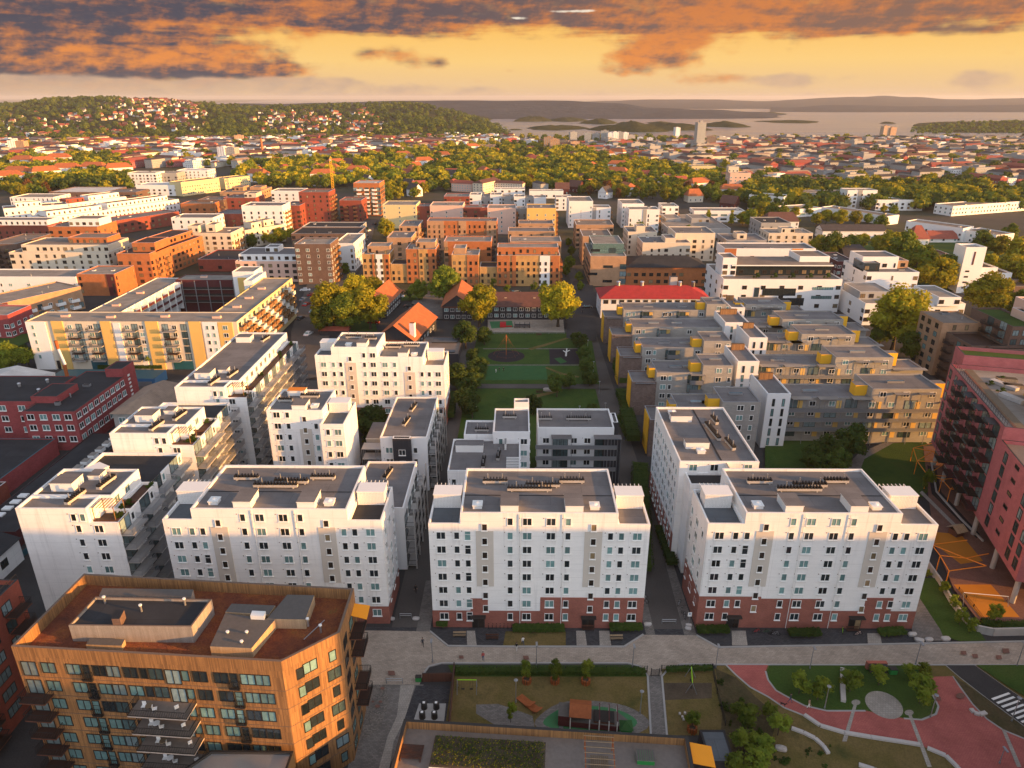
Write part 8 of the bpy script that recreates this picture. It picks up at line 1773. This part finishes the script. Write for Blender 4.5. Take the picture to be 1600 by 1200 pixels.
# school playground and park things
x, y = P(786, 512); o = thing('play_tower', 'red climbing tower with slide before the nursery', 'climbing frame', (x, y, 0)); m = MB(); m.box(-1.2, -1.2, 0, 1.2, 1.2, 2.2, 'red_paint'); link('body', m.mesh('body'), o); m = MB(); m.prism([(1.2, -.4), (3.6, -.4), (3.6, .4), (1.2, .4)], .2, .8, 'red_paint'); link('slide', m.mesh('slide'), o)
x, y = P(816, 513); o = thing('play_tower', 'dark timber climbing frame before the nursery', 'climbing frame', (x, y, 0)); m = MB(); [m.box(u-.1, -1, 0, u+.1, 1, 2.4, 'dark_wood') for u in (-3, -1, 1, 3)]; link('post', m.mesh('post'), o); m = MB(); m.box(-3, -1, 1.4, 3, 1, 1.5, 'dark_wood'); link('deck', m.mesh('deck'), o)
x, y = P(791, 556); o = thing('climbing_pyramid', 'tall thin rope climbing pyramid on the black circle', 'climbing frame', (x, y, 0)); m = MB(); m.tube((0, 0, 0), (0, 0, 8), .12, 'rust_wood', 8); link('mast', m.mesh('mast'), o); m = MB(); [m.tube((5*math.cos(a), 5*math.sin(a), 0), (0, 0, 7.8), .02, 'rust_wood', 4) for a in [i*PI/4 for i in range(8)]]; [m.tube((5*k*math.cos(i*PI/4), 5*k*math.sin(i*PI/4), 7.8*(1-k)), (5*k*math.cos((i+1)*PI/4), 5*k*math.sin((i+1)*PI/4), 7.8*(1-k)), .015, 'rust_wood', 4) for i in range(8) for k in (.3, .5, .7, .9)]; link('rope_net', m.mesh('rope_net'), o)
x, y = P(884, 558); o = thing('play_sculpture', 'white climbing figure on the black square in the park', 'climbing frame', (x, y, 0)); m = MB(); m.tube((0, 0, 0), (.3, .2, 3.2), .35, 'lamp_white', 8, .2); m.tube((.2, .1, 2), (1.4, .1, 2.6), .2, 'lamp_white', 8, .1); m.tube((.2, .1, 1.6), (-1, .3, 2.4), .2, 'lamp_white', 8, .1); link('body', m.mesh('body'), o)
# ------------------------------------------------------------------ cars
def car_proto(mat):
    o = thing('parked_car', 'x', 'car'); m = MB(); L, W3 = 2.15, .88
    pr = [(-L, .35), (-L, .78), (-L+.25, .9), (-1.35, .95), (-.75, 1.42), (.75, 1.45), (1.55, .98), (L-.1, .82), (L, .6), (L, .35)]
    n = len(pr); k = len(m.v)
    for s in (-1, 1): m.v += [(a, s*(W3 if z < 1.0 else W3-.16), z) for a, z in pr]
    for i in range(n): j = (i+1) % n; m.f.append((k+i, k+j, k+n+j, k+n+i)); m.m.append(mat)
    m.f.append(tuple(range(k+n-1, k-1, -1))[::-1]); m.m.append(mat); m.f.append(tuple(range(k+n, k+2*n))[::-1]); m.m.append(mat)
    bm = m.mesh('body'); link('body', bm, o)
    for nm, q in (('windscreen', [(.82, -.66, 1.40), (.82, .66, 1.40), (1.5, .76, 1.02), (1.5, -.76, 1.02)]), ('rear_window', [(-.82, .66, 1.38), (-.82, -.66, 1.38), (-1.3, -.74, 1.0), (-1.3, .74, 1.0)])):
        g = MB(); g.poly([(a+(.03 if nm == 'windscreen' else -.03), b, z+.02) for a, b, z in q], 'glass'); link(nm, g.mesh(nm), o)
    for s in (-1, 1):
        g = MB(); g.poly([(-1.2, s*.86, 1.0), (1.35, s*.86, 1.0), (.7, s*.755, 1.38), (-.7, s*.755, 1.38)][::s], 'glass'); link('side_window', g.mesh('side_window'), o)
    for a in (-1.3, 1.35):
        for s in (-1, 1): w2 = MB(); w2.tube((a, s*.66, .33), (a, s*.9, .33), .33, 'rubber', 12); w2.tube((a, s*.895, .33), (a, s*.91, .33), .19, 'steel', 10); link('wheel', w2.mesh('wheel'), o)
    for s in (-1, 1): h = MB(); h.box(L-.06, s*.72-.16, .62, L+.02, s*.72+.16, .76, 'lamp_white'); link('headlight', h.mesh('headlight'), o); h = MB(); h.box(-L-.02, s*.72-.14, .68, -L+.05, s*.72+.14, .84, 'red_paint'); link('tail_light', h.mesh('tail_light'), o)
    return o
CP = {k: car_proto('car_'+k) for k in ('white', 'dark', 'silver', 'red')}; used = set()
CN = {'white': 'white', 'dark': 'black', 'silver': 'silver grey', 'red': 'dark red'}
def car(px, py, rz, k, where, group=None, s=1.1):
    x, y = P(px, py); lb = CN[k]+' car '+where
    if k not in used: used.add(k); o = CP[k]; o.location = (x, y, 0); o.rotation_euler = (0, 0, R(rz)); o['label'] = lb
    else: o = copy_tree(CP[k], (x, y, 0), R(rz), lb)
    if group: o['group'] = group
    o.scale = (s, s, s)
car(482, 524, 78, 'white', 'parked at the bottom of the left street'); car(489, 489, 78, 'silver', 'driving on the left street'); car(496, 482, 78, 'dark', 'behind the silver car on the left street'); car(477, 455, 5, 'white', 'crossing the junction near the brown tower'); car(488, 463, 20, 'red', 'waiting at the junction near the brown tower'); car(479, 478, 78, 'red', 'at the kerb by the yellow block')
car(624, 465, 172, 'white', 'parked behind the black timber house'); car(626, 458, 0, 'dark', 'parked under the left orange block'); car(584, 506, 0, 'red', 'parked under the golden trees'); car(917, 482, 5, 'dark', 'parked beside the school at the lane'); car(805, 458, 30, 'dark', 'parked at the undercroft of the orange quarter'); car(640, 480, 0, 'dark', 'parked before the big orange roof'); car(470, 500, 80, 'dark', 'parked along the balcony wing of the yellow block'); car(474, 470, 80, 'silver', 'parked further up the balcony wing of the yellow block')
for i, (px, py) in enumerate(((575, 362), (571, 372), (566, 384), (585, 352), (556, 404), (549, 420))): car(px, py, 62, ['white', 'dark', 'silver', 'dark', 'white', 'dark'][i], 'parked on the curving street, '+['nearest the pale yellow block', 'opposite the round tree', 'below the bend', 'beyond the bend', 'beside the solar roofs', 'beside the ochre block corner'][i])
for i in range(24): car(1560+ (i % 6)*14, 452-(i//6)*5, 60, ['white', 'silver', 'dark', 'red'][(i*7) % 4], 'on the parking deck right of the church', 'cars on the parking deck')
for px, py, lb in ((1585, 1187, 0),)[:0]: pass
# ------------------------------------------------------------------ bicycles by the entrances
def bike(px, py, rz, mat, label, group=None):
    x, y = P(px, py); o = thing('bicycle', label, 'bicycle', (x, y, 0), R(rz), group)
    for s in (-.52, .52):
        m = MB(); n = 14
        for i in range(n): a, c = 2*PI*i/n, 2*PI*(i+1)/n; m.tube((s+.34*math.cos(a), 0, .35+.34*math.sin(a)), (s+.34*math.cos(c), 0, .35+.34*math.sin(c)), .025, 'rubber', 5)
        link('wheel', m.mesh('wheel'), o)
    m = MB(); pts = {'r': (-.52, 0, .35), 'b': (0, 0, .32), 's': (-.16, 0, .78), 'h': (.38, 0, .85), 'f': (.52, 0, .35)}
    for a, c in ('rb', 'rs', 'bs', 'sh', 'bh', 'hf'): m.tube(pts[a], pts[c], .025, mat, 5)
    link('frame', m.mesh('frame'), o); m = MB(); m.box(-.3, -.07, .86, -.04, .07, .92, 'rubber'); link('saddle', m.mesh('saddle'), o); m = MB(); m.tube((.36, -.28, .98), (.36, .28, .98), .02, 'dark_metal', 5); m.tube((.38, 0, .85), (.36, 0, .98), .02, 'dark_metal', 5); link('handlebar', m.mesh('handlebar'), o)
bike(1182, 989, 10, 'red_paint', 'red bicycle at the entrance steps of the right front block'); bike(1197, 990, -12, 'pitch_green', 'green bicycle leaning at the right front block'); bike(1207, 991, 15, 'dark_metal', 'black bicycle, left of a pair by the planting bed'); bike(1211, 993, -8, 'steel', 'grey bicycle, right of a pair by the planting bed'); bike(1316, 988, 70, 'lime_paint', 'bright green bicycle before the right front block'); bike(1340, 993, 10, 'pink_pale', 'small pink bicycle lying on the paving')
for i in range(7): bike(764+i*6, 979, 84, 'dark_metal', 'bicycle in the rack before the middle front block', 'bicycles in the rack')
for i, (px, py) in enumerate(((1008, 945), (1007, 938), (1061, 945), (1065, 955), (1069, 965))): bike(px, py, 30+15*i, 'steel', 'bicycle parked along the lane walls', 'bicycles along the lane')
# ------------------------------------------------------------------ people
plain('skin', (.55, .33, .24), .6, .05); plain('cloth_black', (.02, .02, .022), .9, .1); plain('cloth_dark', (.05, .055, .07), .9, .1); plain('cloth_white', (.7, .69, .66), .9, .05); plain('cloth_tan', (.42, .27, .18), .9, .08); plain('cloth_denim', (.06, .09, .16), .9, .1); plain('cloth_red', (.4, .05, .05), .9, .1); plain('hair_dark', (.03, .02, .015), .7, .1)
def body_mesh(step, arm, top, trousers):
    J = {'pel': (0, 0, .95, .13), 'wai': (0, 0, 1.1, .125), 'che': (0, -.01, 1.32, .15), 'nek': (0, -.01, 1.49, .055), 'hd0': (0, -.02, 1.58, .075), 'hd1': (0, -.02, 1.68, .1), 'hd2': (0, -.01, 1.77, .06)}
    E = [('pel', 'wai'), ('wai', 'che'), ('che', 'nek'), ('nek', 'hd0'), ('hd0', 'hd1'), ('hd1', 'hd2')]
    for s, n in ((-1, 'l'), (1, 'r')):
        f = s*step
        J.update({n+'hip': (s*.1, 0, .88, .09), n+'kne': (s*.11, -f*.5-.02, .5, .06), n+'ank': (s*.11, -f+.04, .09, .04), n+'toe': (s*.12, -f-.16, .03, .035), n+'sho': (s*.19, 0, 1.42, .06), n+'elb': (s*.25, f*.4+.02, 1.15, .045), n+'wri': (s*.26, f*.7-.08-arm*.12, .92+arm*.25, .032), n+'pal': (s*.26, f*.75-.11-arm*.18, .85+arm*.26, .035)})
        E += [('pel', n+'hip'), (n+'hip', n+'kne'), (n+'kne', n+'ank'), (n+'ank', n+'toe'), ('che', n+'sho'), (n+'sho', n+'elb'), (n+'elb', n+'wri'), (n+'wri', n+'pal')]
        px_, py_, pz_, _ = J[n+'pal']
        for k, (dx, L) in enumerate(((-.024, .07), (-.008, .085), (.008, .08), (.024, .065))): J[n+'f%d' % k] = (px_+dx*.3, py_+dx-.015, pz_-L, .008); E.append((n+'pal', n+'f%d' % k))
        J[n+'th'] = (px_-s*.03, py_-.045, pz_-.02, .009); E.append((n+'wri', n+'th'))
    ks = list(J); me = bpy.data.meshes.new('person'); me.from_pydata([J[k][:3] for k in ks], [(ks.index(a), ks.index(b)) for a, b in E], [])
    o = bpy.data.objects.new('person', me); COL.objects.link(o); sk = o.modifiers.new('s', 'SKIN'); ss = o.modifiers.new('u', 'SUBSURF'); ss.levels = ss.render_levels = 1
    for i, k in enumerate(ks): r = J[k][3]; me.skin_vertices[0].data[i].radius = (r, r)
    me.skin_vertices[0].data[0].use_root = True
    dg = bpy.context.evaluated_depsgraph_get(); out = bpy.data.meshes.new_from_object(o.evaluated_get(dg)); bpy.data.objects.remove(o)
    out.materials.clear(); [out.materials.append(M[k]) for k in ('skin', top, trousers, 'cloth_black')]
    for p in out.polygons:
        c = p.center; z = c.z; hand = abs(c.x) > .2 and z < 1.0+arm*.25
        p.material_index = 0 if (z > 1.5 or hand) else (1 if z > .98 or abs(c.x) > .2 else (2 if z > .11 else 3)); p.use_smooth = True
    return out
def person(px, py, rz, label, top, trousers, step=.22, arm=0.0, h=1.0):
    x, y = P(px, py); o = link('person', body_mesh(step, arm, top, trousers), None, (x, y, _zs[0]+.004), R(rz)); o.scale = (h, h, h); tag(o, label, 'person')
    m = MB(); m.ball((0, .0, 1.725), .112, 'hair_dark', 10, 6, .9); hm = m.mesh('hair', True); link('hair', hm, o, (0, .012, 0))
    f = MB(); f.ball((0, -.128, 1.66), .016, 'skin', 6, 4); [f.ball((s*.036, -.112, 1.69), .012, 'cloth_black', 6, 4) for s in (-1, 1)]; f.box(-.025, -.122, 1.615, .025, -.114, 1.623, 'cloth_red'); [f.ball((s*.1, -.01, 1.67), .022, 'skin', 6, 4) for s in (-1, 1)]; link('face', f.mesh('face'), o); return o
person(661, 1014, 10, 'person in dark clothes walking on the plaza near the timber block', 'cloth_dark', 'cloth_black'); person(650, 930, 5, 'person in black in the lane beside the left front block', 'cloth_black', 'cloth_black', .12); person(807, 1021, 160, 'person in black jacket and pale trousers on the paved path', 'cloth_black', 'cloth_white'); person(817, 1012, 200, 'person in white top and dark trousers on the paved path', 'cloth_white', 'cloth_denim')
person(1233, 1102, 60, 'person in dark blue walking a dog on the red path', 'cloth_dark', 'cloth_denim', .25, .5); person(1262, 1111, 75, 'person in pale clothes on the red path', 'cloth_tan', 'cloth_white', .2); person(755, 1036, 0, 'person in reddish top by the playground fence', 'cloth_red', 'cloth_denim', .1)
person(780, 583, 30, 'child in black on the green pitch, left one', 'cloth_black', 'cloth_black', .3, 0, .85); person(787, 583, 300, 'child in black on the green pitch, right one', 'cloth_black', 'cloth_black', .3, 0, .85); person(775, 585, 120, 'child in white on the green pitch', 'cloth_white', 'cloth_white', .3, 0, .85); person(910, 492, 0, 'person in dark clothes on the lane by the nursery', 'cloth_dark', 'cloth_black')
x, y = P(1222, 1107); me = bpy.data.meshes.new('dog'); Jd = [((0, -.3, .42), .1), ((0, 0, .42), .11), ((0, .28, .43), .085), ((0, -.42, .56), .06), ((0, -.5, .64), .07), ((0, -.64, .6), .035), ((0, .4, .5), .025), ((0, .55, .62), .015)]
for s in (-1, 1): Jd += [((s*.08, -.28, .32), .045), ((s*.08, -.26, .17), .028), ((s*.08, -.3, .03), .028), ((s*.08, .26, .34), .055), ((s*.08, .2, .22), .035), ((s*.08, .3, .13), .022), ((s*.08, .26, .03), .026), ((s*.05, -.47, .73), .02)]
Ed = [(0, 1), (1, 2), (0, 3), (3, 4), (4, 5), (2, 6), (6, 7)]
for k in (8, 16): Ed += [(0, k), (k, k+1), (k+1, k+2), (2, k+3), (k+3, k+4), (k+4, k+5), (k+5, k+6), (4, k+7)]
me.from_pydata([j[0] for j in Jd], Ed, []); me.materials.append(M['cloth_black']); o = link('dog', me, None, (x, y, _zs[0]+.004), R(60)); o.modifiers.new('s', 'SKIN'); q = o.modifiers.new('u', 'SUBSURF'); q.levels = q.render_levels = 1; o.modifiers['s'].use_smooth_shade = True
for i, j in enumerate(Jd): me.skin_vertices[0].data[i].radius = (j[1], j[1])
me.skin_vertices[0].data[1].use_root = True; tag(o, 'small black dog beside the person in dark blue', 'dog')
# ------------------------------------------------------------------ unseen blocks added beside the view to cast shade on the foreground
for x0, x1, y0, y1, h, lb in ((63, 112, 53, 60, 40, 'white slab added outside the view to shade the front row, right of the terrace'), (112.5, 160, 53, 60, 41.5, 'taller white slab added outside the view to shade the front row, right of the terrace'), (160.5, 225, 53, 60, 40, 'widest white slab added outside the view to shade the front row, right of the terrace'), (103, 126, 4, 19, 43.5, 'white slab added outside the view to shade the timber block, lower right'), (98, 114, 37, 46, 48, 'white slab added outside the view to shade the pergola terrace block, lower right')):
    b = Bld('apartment_block', lb, AB, x0, y0); b.block(0, x1-x0, 0, y1-y0, h, 'white_render', 'roof_grey', .5); b.auto('F', -.006, 0, x1-x0, 1, h-1, 'D', 8, 6); b.auto('B', y1-y0+.006, 0, x1-x0, 1, h-1, 'D', 5, 3); b.auto('L', -.006, 0, y1-y0, 1, h-1, 'S', 4, 3); b.done()
# ------------------------------------------------------------------ the air
HAZE = 5.0e-5
def haze():
    m = bpy.data.materials.new('haze'); m.use_nodes = True; t = m.node_tree
    for n in list(t.nodes):
        if n.type != 'OUTPUT_MATERIAL': t.nodes.remove(n)
    v = t.nodes.new('ShaderNodeVolumePrincipled'); v.inputs['Color'].default_value = (.78, .80, .88, 1); v.inputs['Density'].default_value = HAZE; v.inputs['Anisotropy'].default_value = .1
    t.links.new(v.outputs[0], [n for n in t.nodes if n.type == 'OUTPUT_MATERIAL'][0].inputs['Volume']); M['haze'] = m
    h = MB(); h.box(-30500, -590, -7, 30500, 39000, 135, 'haze'); o = link('haze', h.mesh('haze')); tag(o, 'thin evening haze over the whole town', 'haze', None, 'stuff')
haze()
